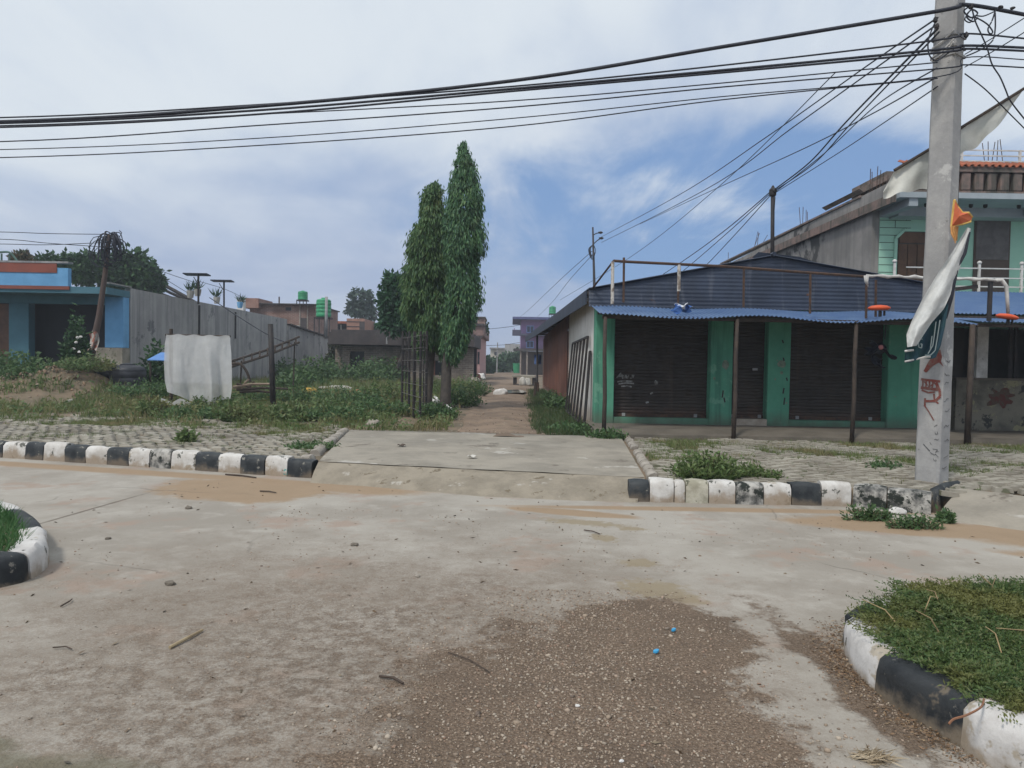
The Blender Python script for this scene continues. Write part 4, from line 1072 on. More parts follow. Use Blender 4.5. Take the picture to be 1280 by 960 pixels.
# ------------------------------------------------------------------ banner on a rod, hanging flag, pennant
m_flag = M('flag_cloth', (.60,.60,.575), (.50,.505,.49), scale=3, bump=.2, rough=.9)
m_flagy = M('banner_cloth', (.63,.62,.56), (.55,.56,.52), scale=2, bump=.2, rough=.9)
bn = thing('banner', 'pale tattered banner on a slanting rod tied behind the concrete pole', 'banner', pole_c(4.3))
Yb = PY+.42
rodpx = [(1283,109),(1204,158),(1163,186),(1118,213)]
b = MB(); b.tube([D(px, py, Yb) for px, py in rodpx], .02, 7); b.build('rod', m_bamboo, bn)
topf = lambda x: ip(x, [(1100,224),(1118,213),(1163,186),(1204,158),(1283,109)])
botf = lambda x: ip(x, [(1103,249),(1112,246),(1130,240),(1163,236),(1186,215),(1204,192),(1222,184),(1240,166),(1258,146),(1272,122),(1279,112)])
b = MB()
def bfn(u, v_):
    x = 1104+(1279-1104)*u; t_ = topf(x) if x > 1118 else 213+ (1118-x)*1.9; b_ = botf(x)
    p = D(x - 2*v_*math.sin(u*3), t_+(b_-t_)*v_ + 1.2*math.sin(u*40)*v_, Yb + .06*math.sin(u*19+v_*2)*v_ + .03 + .03*mnoise.noise(Vector((u*14, v_*3, 2))) + .012*mnoise.noise(Vector((u*40, v_*8, 5))))
    return p
b.grid(bfn, 60, 8); b.build('cloth', m_flagy, bn, smooth=True)
b = MB(); b.beam(D(1196,270,Yb), D(1200,150,Yb), .02); b.build('tie', m_wire, bn)
fl = thing('hanging_flag', 'limp white flag with dark green striped lower half hanging down the concrete pole', 'flag', pole_c(3))
Yf = PY-.36
Lf = [(1209,284),(1192,312),(1172,342),(1154,372),(1140,400),(1133,418),(1134,434)]
Rf = [(1214,286),(1207,312),(1198,340),(1189,366),(1180,386),(1164,404),(1146,432)]
def edge(E, t_):
    s = t_*(len(E)-1); i = min(int(s), len(E)-2); f_ = s-i; return (E[i][0]+(E[i+1][0]-E[i][0])*f_, E[i][1]+(E[i+1][1]-E[i][1])*f_)
b = MB()
def ffn(u, v_):
    a, c2 = edge(Lf, v_), edge(Rf, v_)
    return D(a[0]+(c2[0]-a[0])*u, a[1]+(c2[1]-a[1])*u, Yf + .055*math.sin(u*7+v_*1.5)*(.25+v_) - .04*v_ + .022*mnoise.noise(Vector((u*5, v_*9, 2))) + .012*mnoise.noise(Vector((u*12, v_*26, 5))))
b.grid(ffn, 18, 40); b.build('white_cloth', m_flag, fl, smooth=True)
b = MB()
Lg = [(1140,404),(1134,430),(1131,444),(1131,453)]; Rg = [(1186,378),(1182,405),(1176,432),(1170,446)]
def gfn(u, v_):
    a, c2 = edge(Lg, v_), edge(Rg, v_)
    return D(a[0]+(c2[0]-a[0])*u, a[1]+(c2[1]-a[1])*u + 1.5*math.sin(u*9)*v_, Yf + .10 + .05*math.sin(u*11+v_) + .02*mnoise.noise(Vector((u*9, v_*9, 7))))
b.grid(gfn, 24, 14); gc = b.build('green_cloth', M('dark_green_cloth', (.025,.075,.075), (.02,.05,.075), scale=3, bump=.15, rough=.9), fl, smooth=True)
b = MB(); b.tube([D(1131,452,Yf+.07), D(1146,449,Yf+.06), D(1155,446.5,Yf+.06), D(1163,446,Yf+.05)], .011, 5)
b.tube([D(1131,439,Yf+.07), D(1142,437.5,Yf+.05)], .013, 5)
b.build('hem', m_white, fl)
b = MB()                                              # remains of lettering: a G, a stem with a foot
gl = lambda px, py: D(px, py, Yf+.035)
for seg in ([(1153,424),(1149.5,423.5),(1148,428),(1148.5,434),(1152,435),(1152.5,430),(1150.5,430)], [(1170,402),(1168,418),(1166,432),(1160,442)], [(1175,400),(1172,420),(1169,438),(1163,444),(1156,444)], [(1165,420),(1163,436)]):
    for a, c2 in zip(seg, seg[1:]): b.beam(gl(*a), gl(*c2), .011, .004, up=(0,1,0))
b.build('lettering', M('letter_grey', (.30,.36,.36), bump=0), gc)
b = MB()
b.tube([D(1212,290,Yf), D(1205,316,Yf+.02), D(1196,335,Yf+.02), D(1188,372,Yf+.05), D(1182,398,Yf+.1)], [.012,.03,.02,.035,.02], 6)
b.build('rolled_edge', m_wire, fl)
sg = thing('pennant', 'small saffron and yellow pennant with tassels stuck to the concrete pole', 'pennant', pole_c(3.6))
b = MB()
tri = [(1193,250),(1197,258),(1203,266),(1211,266),(1215,271),(1213,277),(1203,280),(1189,283)]
cpx = (1199,270)
def pnv(px, py, q=0): return D(px, py, PY-.36+q+.04*math.sin(px*.7))
vs = [pnv(*p) for p in tri] + [pnv(*cpx, -.06)]; b.add(vs, [(i, (i+1) % 8, 8) for i in range(8)]); b.build('cloth', M('saffron', (.66,.17,.07), (.55,.13,.06), scale=8, bump=.2), sg, solid=.008)
b = MB(); b.tube([pnv(*p) for p in tri+[tri[0]]], .014, 5); b.build('fringe', M('yellow_fringe', (.75,.50,.14), (.6,.35,.1), scale=9, bump=.3), sg)
b = MB()
for i in range(5): b.tube([pnv(1189+i*2, 283), pnv(1190+i*1.6+math.sin(i), 292), pnv(1192+i, 298+3*(i % 3))], [.012,.014,.006], 5)
b.build('tassel', M('orange_tassel', (.60,.30,.10), (.45,.2,.07), scale=9, bump=.3), sg)
# lamp pole down the lane behind the shop
lp = thing('lamp_pole', 'distant slim lamp pole with two small lamps beyond the shop roof', 'pole', Z(741,478,G))
b = MB(); b.tube([Vector((D(743,360,44).x, 44, G)), D(743,360,44), D(741,284,44)], [.10,.085,.05], 8); b.build('shaft', m_dark, lp, smooth=True)
for (a, c2, e) in (((741,294),(746,291.5),(750,291)), ((742,305),(746,301),(751,298))):
    b = MB(); b.tube([D(*a,44), D(*c2,43.8), D(*e,43.6)], .03, 6); la = b.build('lamp_arm', m_dark, lp)
    b = MB(); p = D(e[0]+.6, e[1]-.2, 43.5); b.rock(p, .14, .5, 2, 1); b.build('lamp_head', m_dark, la)
b = MB()
for i in range(4): b.tube(wirepts([D(741,306,43.9), D(738-i*.8,312,43.9), D(740,320+i*1.5,43.9), D(744.5,314,43.9), D(742,306,43.9)], 5), .02, 5)
b.build('cable_coil', m_wire, lp)
# ------------------------------------------------------------------ blue shop at the left and its grey side wall
m_bl = M('blue_paint', (.17,.40,.66), (.13,.33,.56), scale=1.2, bump=.1, base=((.16,.18,.18), .4, 1.1), streak=((.10,.2,.3), .6, .4))
m_teal = M('teal_paint', (.085,.20,.25), (.07,.165,.21), scale=1.5, bump=.1)
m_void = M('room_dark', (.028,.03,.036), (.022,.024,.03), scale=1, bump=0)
m_maroon = M('maroon_band', (.27,.085,.06), (.22,.075,.055), scale=2)
m_grey = M('stained_cement', (.38,.37,.36), (.28,.275,.272), scale=.7, bump=.25, streak=((.12,.12,.135), .5, .5), spots=((.14,.14,.15), .6, .6))
def streaks(mname):                       # pale runs down the cement
    mt = bpy.data.materials[mname]; nt = mt.node_tree; p = nt.nodes['Principled BSDF']
    src = p.inputs['Base Color'].links[0].from_socket
    g = nt.nodes.new('ShaderNodeNewGeometry'); mp = nt.nodes.new('ShaderNodeMapping'); mp.inputs['Scale'].default_value = (2.3,2.3,.07); nt.links.new(g.outputs['Position'], mp.inputs[0])
    n = nt.nodes.new('ShaderNodeTexNoise'); n.inputs['Scale'].default_value = 1; n.inputs['Detail'].default_value = 7; nt.links.new(mp.outputs[0], n.inputs['Vector'])
    r = nt.nodes.new('ShaderNodeMapRange'); nt.links.new(n.outputs[0], r.inputs[0]); r.inputs[1].default_value = .5; r.inputs[2].default_value = .74; r.inputs[4].default_value = .6
    m = nt.nodes.new('ShaderNodeMix'); m.data_type = 'RGBA'; nt.links.new(r.outputs[0], m.inputs[0]); nt.links.new(src, m.inputs[6]); m.inputs[7].default_value = (.44,.435,.42,1)
    nt.links.new(m.outputs[2], p.inputs['Base Color'])
streaks('stained_cement')
BY = 28.0
bx = lambda px: D(px, 420, BY).x
bz = lambda py, px=80: D(px, py, BY).z
bs = thing('blue_shop', 'blue painted shop with a maroon parapet band and dark open front', 'shop', (bx(60), BY, G))
zF = .55
BXL, BXR = bx(-110), bx(157)
b = MB(); b.box(BXL, BXR, BY-1.3, BY+.3, bz(370), bz(362)); b.box(BXL, BXR-.4, BY+.301, BY+8, bz(370), bz(362)); b.build('roof_slab', m_teal, bs)
b = MB(); b.box(BXL, bx(112), BY-1.36, BY-1.16, bz(362)+.003, bz(341)+.02); b.build('parapet', m_bl, bs)
b = MB(); b.box(BXL, bx(99), BY-1.385, BY-1.362, bz(347)+.02, bz(337)+.06); b.build('parapet_band', m_maroon, bs)
b = MB(); b.box(BXL, bx(113), BY-1.4, BY-1.1, bz(337)+.062, bz(336)+.1); b.build('coping', m_oldconc, bs)
b = MB(); b.box(BXL, bx(113), BY-1.36, BY-1.30, bz(366), bz(362)); b.build('slab_edge', m_maroon, bs)
b = MB(); b.box(BXL, BXR-.3, BY-.05, BY+.2, bz(380), bz(370)-.002); b.build('beam', m_teal, bs)
for a, c2, mm in ((13,38,m_teal),(-80,-55,m_teal)):
    b = MB(); b.box(bx(a), bx(c2), BY-.1, BY+.28, G, bz(380)-.002); b.build('pillar', mm, bs, bevel=.015)
b = MB(); b.box(bx(133), BXR-.02, BY-.12, BY+.3, zF+1.4, bz(370)-.004); b.build('pillar', m_bl, bs, bevel=.015)
b = MB(); b.box(bx(120), BXR-.02, BY-.2, BY+.35, G-.1, zF+1.398); b.build('pillar_base', m_paver, bs)
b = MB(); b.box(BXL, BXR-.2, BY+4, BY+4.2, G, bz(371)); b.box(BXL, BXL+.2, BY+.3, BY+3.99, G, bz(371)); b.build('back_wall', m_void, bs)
b = MB(); b.box(bx(38), bx(120), BY+.9, BY+1.0, zF, bz(380)); b.build('inner_panel', m_void, bs)  # dark panel set back in the open front, the room's darkness as its colour
b = MB(); b.box(BXL, BXR-.3, BY-1.1, BY+3.9, G-.1, zF); b.build('floor', m_plinth, bs)
b = MB(); b.box(bx(-5), bx(12), BY+.05, BY+.12, zF, bz(381)); b.build('door', m_wood, bs)
# grey wall
GX = BXR; GYE = 48.0
gz0, gz1 = D(158,358,BY).z, 4.45
gw = thing('side_building', 'long grey cement side wall with pale vertical runs between blue shop and brick house', 'building', (GX, 38, G))
b = MB(); b.box(GX-.22, GX, BY+.35, GYE, G-.1, gz0-.03); b.build('wall', m_grey, gw)
b = MB(); b.box(GX-.26, GX+.05, BY-1.2, BY+.34, bz(365)+.28, gz0-.02); b.build('coping', m_grey, gw)
b = MB(); b.box(GX-9, GX-.24, BY+8.1, GYE, gz0-1.0, gz0-.8); b.build('roof', m_oldconc, gw)
for y, px in ((34.5,262),(39.0,282)):
    b = MB(); b.tube([(GX+.03, y, gz0-.2), (GX+.03, y, gz0-1.6)], .05, 6); b.build('drain_pipe', m_dark, gw)
# lower wall running on from its end
lw = thing('boundary_wall', 'lower grey cement wall stepping down beyond the tall one, creeper on its end', 'wall', (GX+1, 50, G))
w0, w1 = D(352,405,GYE), D(415,425,60)
b = MB(); q0, q1 = Vector((GX+.1, GYE+.1, 0)), Vector((D(416,430,58).x, 58, 0)); z0_, z1_ = D(352,406,GYE).z, D(416,424,58).z
b.prism([q0+Vector((0,0,G-.1)), q1+Vector((0,0,G-.1)), q1+Vector((0,0,z1_)), q0+Vector((0,0,z0_))], (-.2,.15,0)); b.build('wall', m_grey, lw)
b = MB(); b.beam(q0+Vector((0,0,z0_+.04)), q1+Vector((0,0,z1_+.04)), .32, .09); b.build('coping', m_dark, lw)
# roof-top things behind the grey wall
for px, py0, py1, hw, lab in ((246,344,372,15,'nearer of the two dark solar panels on posts above the grey wall'),(278,352,378,13,'farther of the two dark solar panels on posts above the grey wall')):
    Y = 33 if px < 260 else 38
    s_ = thing('solar_panel', lab, 'solar panel', D(px, py1, Y), 'solar panels above the grey wall')
    b = MB(); b.tube([D(px+2, py1+8, Y), D(px+2, py0, Y)], .045, 6); b.build('post', m_dark, s_)
    c_ = D(px, py0, Y); w_ = hw/F*Y
    b = MB(); b.obox(c_+Vector((0,0,.03)), (w_,0,.0), (0,.22,-.02), (0,0,.025)); b.build('panel', m_wire, s_)
    b = MB(); b.beam(D(px+2,py0+12,Y), D(px-4,py0+2,Y), .03); b.build('strut', m_dark, s_)
m_agave = leafmat('agave_leaf', [(.035,.07,.05),(.06,.11,.06),(.03,.06,.045)])
m_pot = M('cement_pot', (.42,.40,.36), (.3,.28,.25), scale=5, bump=.2)
for px, py, Y, lab in ((238,364,33,'spiky plant in a pale pot left of the nearer solar panel'),(247,362,34,'small spiky plant right behind the nearer solar panel post'),(271,372,37,'upright spiky plant in a pot left of the farther solar panel post'),(300,378,40,'leaning plant in a blue and white tub at the end of the grey roof')):
    pp = D(px, py, Y); pl = thing('potted_plant', lab, 'potted plant', pp, 'potted plants on the grey roof')
    b = MB(); b.lathe(pp-Vector((0,0,.30)), [(.12,0),(.16,.2),(.17,.32),(.15,.32)], 10); b.build('pot', m_pot if px < 299 else m_bl, pl)
    C = np.tile(np.array(pp+Vector((0,0,.0))), (26,1)) + rng.normal(0,.05,(26,3)); Dv = rng.normal(0,.55,(26,3)); Dv[:,2] = np.abs(Dv[:,2])+.55
    if px == 300: Dv[:,0] += .5
    np_mesh('leaves', leaf_verts(C, Dv, .32+.3*rng.random(26), .03, px), 4, m_agave, pl)
b = MB(); b.box(D(296,372,41).x, D(304,372,41).x, 41, 41.4, D(300,388,41).z, D(300,374,41).z); tag(b.build('water_box', m_white, None), 'small white box at the far end of the grey roof', 'box')
# leaning tangle pole
tp = thing('tangle_pole', 'leaning pole at the left crowned with a drooping tangle of black cables', 'pole', D(110,472,26.5))
b = MB(); b.tube([D(109,480,26.5), D(114,445,26.5), D(124,395,26.5), D(131,345,26.5), D(137,293,26.5)], [.13,.13,.105,.085,.07], 9); b.build('shaft', M('brown_pole', (.09,.065,.055), (.09,.06,.05), scale=4, bump=.2), tp, smooth=True)
b = MB(); rr = random.Random(3)
for i in range(34):
    a = rr.uniform(-1, 1); sgn = 1 if a > 0 else -1; w_ = 6+22*abs(a)*rr.random()
    top = D(137+rr.uniform(-4,4), 294+rr.uniform(-2,5), 26.5); yo = rr.uniform(-.5,.5)
    pts = [top, top+Vector((sgn*w_*.45*.0288, yo*.5, .03)), D(137+sgn*w_*.85, 306+rr.uniform(-4,6), 26.5+yo), D(137+sgn*w_*rr.uniform(.75,1.05), 318+rr.uniform(-4,8), 26.5+yo), D(137+sgn*w_*rr.uniform(.5,1), 322+rr.uniform(-8,6), 26.5+yo*.7)]
    b.tube(smooth_path(pts, 4), .017, 4)
for i in range(12):
    c_ = D(135+rr.uniform(-13,13), 318+rr.uniform(-9,5), 26.4); rx_ = rr.uniform(.15,.4)
    b.tube([c_+Vector((rx_*math.cos(t_), rr.uniform(-.05,.05), rx_*1.2*math.sin(t_))) for t_ in [2*math.pi*j/12 for j in range(12)]], .016, 4)
b.tube(smooth_path([D(138,298,26.5), D(146,298,26.5), D(152,292,26.5), D(149,288,26.5)], 4), .015, 4)
b.build('cable_tangle', m_wire, tp)
b = MB(); b.tube([D(112,418,26.3), D(116,414,26.3)], .02); 
def rag(u, v): return D(111+11*u+2*math.sin(v*4), 415+23*v+1.5*math.sin(u*7), 26.25+.08*math.sin(u*8+v*3))
b.grid(rag, 8, 10); b.build('rag', M('rust_rag', (.33,.13,.09), (.42,.40,.36), scale=6, lo=.45, hi=.55), tp, solid=.01)
for ys_, lab in (((290,292,293),'highest cable reaching the leaning tangle pole from the left'),((299,304,309),'sagging middle cable reaching the leaning tangle pole from the left'),((305,306,303),'rising lowest cable reaching the leaning tangle pole from the left')):
    cable([(-160,ys_[0]-2,25),(0,ys_[0],25.7),(60,ys_[1],26),(134,ys_[2],26.5)], .013, lab, 'cables at the tangle pole')
cable([(150,312,26.5),(195,336,29),(240,352,33)], .012, 'upper cable from the tangle pole to the grey roof', 'cables at the tangle pole')
cable([(150,316,26.5),(195,342,29),(236,367,33)], .012, 'lower cable from the tangle pole to the grey roof', 'cables at the tangle pole')
cable([(250,352,33),(280,361,37),(300,370,41)], .012, 'slack cable between the solar panels over the grey roof', 'cables at the tangle pole')

# ------------------------------------------------------------------ things standing in the vacant lot
def gz(p): return Vector((p.x, p.y, ground_z(p.x, p.y)))
m_bt = M('black_tank', (.028,.03,.036), (.04,.042,.05), scale=3, bump=.05, rough=.5)
for (px, w_, Y, lab) in ((131,.62,24.3,'black plastic water tank standing in weeds, left one of the pair'),(160,.55,24.0,'black ribbed water tank, right one of the pair by the blue canopy')):
    p = D(px, 470, Y); p.z = G-.1
    prof = [(w_*.95,0)]
    for i in range(5): prof += [(w_, .05+i*.22), (w_, .20+i*.22), (w_*.985, .215+i*.22), (w_*.985, .26+i*.22)]
    prof += [(w_*.99,1.18),(w_*.85,1.28),(w_*.45,1.34),(w_*.02,1.35)]
    tk = thing('water_tank', lab, 'water tank', p, 'black tanks beside the blue shop')
    b = MB(); b.lathe(p, [(a, z*.93) for a, z in prof], 22); b.build('body', m_bt, tk, smooth=True)
    b = MB(); b.lathe(p+Vector((0,0,1.23)), [(w_*.42,0),(w_*.42,.05),(.02,.08)], 14); b.build('lid', m_bt, tk)
bc = D(196,450,24.6); ca = thing('blue_canopy', 'small blue sheet canopy on a stick half behind the plastic sheet', 'canopy', gz(bc))
b = MB(); b.add([D(184,450,24.4), D(214,451,24.3), D(214,441,25.5), D(201,441,25.5)], [(0,1,2,3)]); b.build('sheet', M('canopy_blue', (.10,.22,.50), (.13,.26,.52), bump=.05), ca, solid=.03)
b = MB(); q_ = D(188,452,24.5); b.tube([gz(q_)-Vector((0,0,.1)), q_], .035); q_ = D(210,450,25); b.tube([gz(q_)-Vector((0,0,.1)), q_], .035); b.build('stick', m_bamboo, ca)
# translucent plastic sheet over two posts
mp_ = NT('milky_plastic'); mp_.color(mp_.mix(mp_.ramp(mp_.noise(1.6,4),.4,.65), (.70,.69,.67), (.62,.62,.61))); mp_.p.inputs['Roughness'].default_value = .4
tb = mp_.n.new('ShaderNodeBsdfTransparent'); tl = mp_.n.new('ShaderNodeBsdfTranslucent'); tl.inputs[0].default_value = (.75,.75,.74,1)
m1_ = mp_.n.new('ShaderNodeMixShader'); m2_ = mp_.n.new('ShaderNodeMixShader'); m1_.inputs[0].default_value = .45
mp_.l(mp_.p.outputs[0], m1_.inputs[1]); mp_.l(tl.outputs[0], m1_.inputs[2]); 
mp_.l(mp_.ramp(mp_.noise(3.0,3,off=(3,3,1)), .35, .65, .22, .32), m2_.inputs[0]); mp_.l(m1_.outputs[0], m2_.inputs[1]); mp_.l(tb.outputs[0], m2_.inputs[2]); mp_.l(m2_.outputs[0], mp_.out.inputs['Surface'])
ps = thing('plastic_sheet', 'milky plastic sheet draped over a rope between posts in the weedy lot', 'plastic sheet', gz(D(250,490,20.5)))
SY = 20.5
Lp = [(208,418),(206,430),(205,455),(206,475),(209,488)]; Rp = [(287,420),(289,440),(290,465),(290,485),(288,499)]
def sfn(u, v):
    a, c2 = edge(Lp, v), edge(Rp, v)
    bot = 0
    if v > .6:
        bot = (v-.6)/.4*(ip(u, [(0,2),(.2,5),(.35,9),(.55,14),(.64,16),(.74,8),(.85,3),(1,0)]))
    fold = .03*mnoise.noise(Vector((u*7, v*2.2, 1))) + .012*mnoise.noise(Vector((u*22, v*7, 3))) + .15*abs(math.sin(u*6.5+v*.9))*(.25+v) + .06*abs(math.sin(u*13-v*1.6))*v  + .22*math.exp(-((u-.62-.1*v)/.07)**2)*v - .2*math.exp(-((u-.86+.08*v)/.05)**2)*v
    return D(a[0]+(c2[0]-a[0])*u, a[1]+(c2[1]-a[1])*u + .8*math.sin(u*25)*(1-v) + bot, SY-fold)
b = MB(); b.grid(sfn, 70, 40); b.build('front_sheet', mp_.m, ps, smooth=True)
def sfn2(u, v): return D(208+80*u, 418+60*v+u*2, SY+.12+.5*v+.1*math.sin(u*12+v*2)*v)
b = MB(); b.grid(sfn2, 40, 16); b.build('back_sheet', mp_.m, ps, smooth=True)
for px, py0 in ((214,411),):
    q_ = D(px, 470, SY+.07); b = MB(); b.tube([gz(q_)-Vector((0,0,.3)), D(px, py0, SY+.07)], .05, 7); b.build('post', m_bamboo, ps)
b = MB(); b.tube([D(207,418.5,SY+.05), D(288,420.5,SY+.05)], .03, 6); b.build('crossbar', m_bamboo, ps)
b = MB()
def tail(u, v): 
    p = D(200+50*u, 490+14*u+v*7, SY-.35-.1*u); return gz(p)+Vector((0, 0, .12+.10*math.sin(u*9+v*3)+.1*v))
b.grid(tail, 16, 5); b.build('trailing_edge', mp_.m, ps, smooth=True)
fp_ = D(342,505,20.3)
b = MB(); g_ = gz(fp_); b.tube([g_-Vector((0,0,.3)), g_.lerp(D(338,405,20.3),.5), D(338,405,20.3)], [.085,.075,.075], 8)
tag(b.build('fence_post', m_dark, None, smooth=True), 'lone dark weathered post standing right of the plastic sheet', 'post')
# ladder-like lattice of bamboo leaning over
ld = thing('ladder', 'dark slanting wooden ladder in the lot behind the lone post', 'ladder', gz(D(330,460,24)))
LA, LB = D(288,459,23), D(374,428,27); LA2, LB2 = D(288,452,23.2), D(374,421,27.2)
for a, c2 in ((LA,LB),(LA2,LB2)): b = MB(); b.tube([a, a.lerp(c2,.5)-Vector((0,0,.05)), c2], .04, 6); b.build('rail', m_bamboo, ld)
for i in range(9): t_ = (i+.5)/9; b = MB(); b.tube([LA.lerp(LB,t_), LA2.lerp(LB2,t_)], .03, 5); b.build('rung', m_bamboo, ld)
for t_ in (.12, .9): q_ = LA.lerp(LB, t_); b = MB(); b.tube([gz(q_)-Vector((0,0,.2)), q_+Vector((.05,0,.1))], .025, 6); b.build('trestle', m_bamboo, ld)
b = MB(); pts = [gz(D(330,488,22.5))+Vector((0,0,1.0-.0))]; pts = smooth_path([D(289,455,22.8), D(300,455,22.8), D(308,464,22.8), D(313,478,22.8)], 5); b.tube(pts, .045, 6)
tag(b.build('bent_hoop', m_bamboo, None), 'dark bent bamboo hoop beside the right edge of the plastic sheet', 'hoop')
cable([(262,372,36),(300,397,33),(340,421,30),(372,432,28)], .022, 'dark rope sloping down across the grey wall to the lone post', 'cables at the tangle pole', 'rope')
rr = random.Random(9)
for i, (a, c2, r__, lab) in enumerate((((292,484),(338,480),.05,'long bamboo stick lying behind the lone post'),((296,487),(360,486),.045,'second bamboo stick lying lower behind the lone post'),((302,486),(311,474),.035,'pale stick poking up from the pile right of the plastic sheet'),((312,485),(318,477),.03,'short stub poking up from the stick pile'),((296,480),(322,489),.04,'crooked branch across the stick pile'),((300,490),(345,491),.045,'lowest branch of the stick pile'))):
    p, q_ = gz(D(*a,21.5)), gz(D(*c2,21.5)); z1 = D(*a,21.5).z; z2 = D(*c2,21.5).z; p.z = max(z1, p.z+.05); q_.z = max(z2, q_.z+.05)
    b = MB(); b.tube([p, p.lerp(q_,.5)+Vector((0,0,.04)), q_], [r__, r__*.9, r__*.7], 6); tag(b.build('stick', M('dry_bamboo', (.30,.23,.17), (.2,.15,.11), scale=5) if i in (0, 2) else m_bamboo, None), lab, 'stick', 'sticks in the lot')
# cage of column bars
cg = thing('rebar_cage', 'upright cage of dark column bars tied around old timber boards in the lot', 'rebar', Z(518,524,G))
m_stir = M('grey_steel', (.15,.14,.13), (.10,.09,.085), scale=8, bump=0)
cb = [(502.5,517,0),(511,520,0),(517,523,0),(525,526,0),(532.5,523,0),(507,511,1),(519,512,1),(529,514,1)]
for px, py, bk in cb:
    f = Z(px, py, G-.02); tpp = D(px+1, 414+bk, f.y); b = MB(); b.tube([f-Vector((0,0,.2)), tpp], .036 if not bk else .02, 6); b.build('bar', m_dark, cg)
rim = [Z(502,516.5,G), Z(517,522.5,G), Z(525,526.5,G), Z(533,523,G), Z(529.5,513.5,G), Z(507,510.5,G)]
rr = random.Random(4)
for i in range(7):
    z = G+.25+i*.3+rr.uniform(-.02,.02); q = [Vector((p.x, p.y, z+rr.uniform(-.015,.015))) for p in rim]
    b = MB(); b.tube(q+[q[0]], .008, 4); b.build('stirrup', m_stir, cg)
# pale pipes by the tree foot
for a, c2, lab in (((527,493),(548,504),'left pale pipe lying in weeds by the foot of the tall tree'),((543,496),(567,514),'right pale pipe lying in weeds by the foot of the tall tree')):
    p, q_ = Z(*a, G+.15), Z(*c2, G+.12); b = MB(); b.tube([p, q_], .05, 8); tag(b.build('pipe', m_white, None), lab, 'pipe', 'pipes by the tree')
# rubbish
def sackmesh(c_, rx_, ry_, rz_, mat, name, lab, cat, grp=None, seed=0):
    bm = bmesh.new(); bmesh.ops.create_icosphere(bm, subdivisions=3, radius=1); b = MB(); vs = []
    for v_ in bm.verts:
        n_ = mnoise.noise(v_.co*1.6+Vector((seed*3.3,0,0)))*.35 + mnoise.noise(v_.co*4+Vector((0,seed,0)))*.14
        z = v_.co.z*rz_*(1+n_); vs.append((c_[0]+v_.co.x*rx_*(1+n_), c_[1]+v_.co.y*ry_*(1+n_), c_[2]+max(z, -rz_*.45)))
    b.add(vs, [tuple(v_.index for v_ in f.verts) for f in bm.faces]); bm.free()
    return tag(b.build(name, mat, None, smooth=True), lab, cat, grp)
m_yel = M('yellow_plastic', (.62,.38,.07), (.5,.28,.05), scale=5); m_orr = M('rusty_orange', (.42,.20,.10), (.3,.15,.08), scale=5); m_gw = M('grubby_white', (.55,.53,.48), (.38,.36,.32), scale=3)
for px, py, rx_, rz_, mt, nm, lab, cat in ((388,491,.32,.14,m_yel,'plastic_bag','yellow plastic bag dumped in the weeds of the lot','bag'),(420,489,.75,.16,m_gw,'rubbish_sack','long greyish white sack lying beyond the yellow bag','sack'),(448,493,.42,.12,m_orr,'rubbish_sack','rusty orange sack lying right of the white sack','sack'),(356,491,.14,.08,m_white,'litter','small white scrap of litter beside the lone post','litter'),(430,499,.10,.08,m_white,'litter','white scrap below the rusty orange sack','litter'),(626,491,.30,.22,m_white,'rubbish_sack','white sack slumped beside the puddle in the lane','sack')):
    p = Z(px, py, G+.1); p.z = ground_z(p.x, p.y)+rz_*.5+ (.12 if px < 600 else 0); sackmesh(p, rx_, rx_*.6, rz_, mt, nm, lab, cat, seed=px)
for px, py, r__, lab in ((466,531,.17,'pale boulder at the far left corner of the driveway slab'),(746,541,.16,'pale boulder at the foot of the first awning post'),(796,537,.13,'rusty broken brick lumps before the first shutter'),(81,478,.12,'pale stone in the earth heap at the left')):
    p = Z(px, py, G); p.z = ground_z(p.x,p.y)+r__*.4; b = MB(); b.rock(p, r__, .7, 2, px); tag(b.build('stone', m_kbare if px != 796 else m_orr, None), lab, 'stone')
p = Z(84,507,G); q_ = Z(93,504,G); b = MB(); b.obox((p+q_)/2+Vector((0,0,.12)), (q_-p)*.62, (0,.06,0), (0,0,.02)); tag(b.build('board', m_white, None), 'thin pale board lying in the grass before the earth heap', 'board')
p = gz(D(92,470,25)); b = MB(); b.lathe(p+Vector((-.35,0,.0)), [(.16,0),(.2,.45),(.21,.46),(.18,.46)], 12); tag(b.build('bucket', M('pale_blue_plastic', (.32,.52,.52), (.28,.48,.5)), None), 'pale blue bucket standing before the dark open blue shop', 'bucket')
b = MB(); b.box(p.x-.1, p.x+.42, p.y, p.y+.4, p.z, p.z+.5); tag(b.build('crate', m_bl, None, bevel=.02), 'blue crate beside the pale bucket near the leaning pole', 'crate')

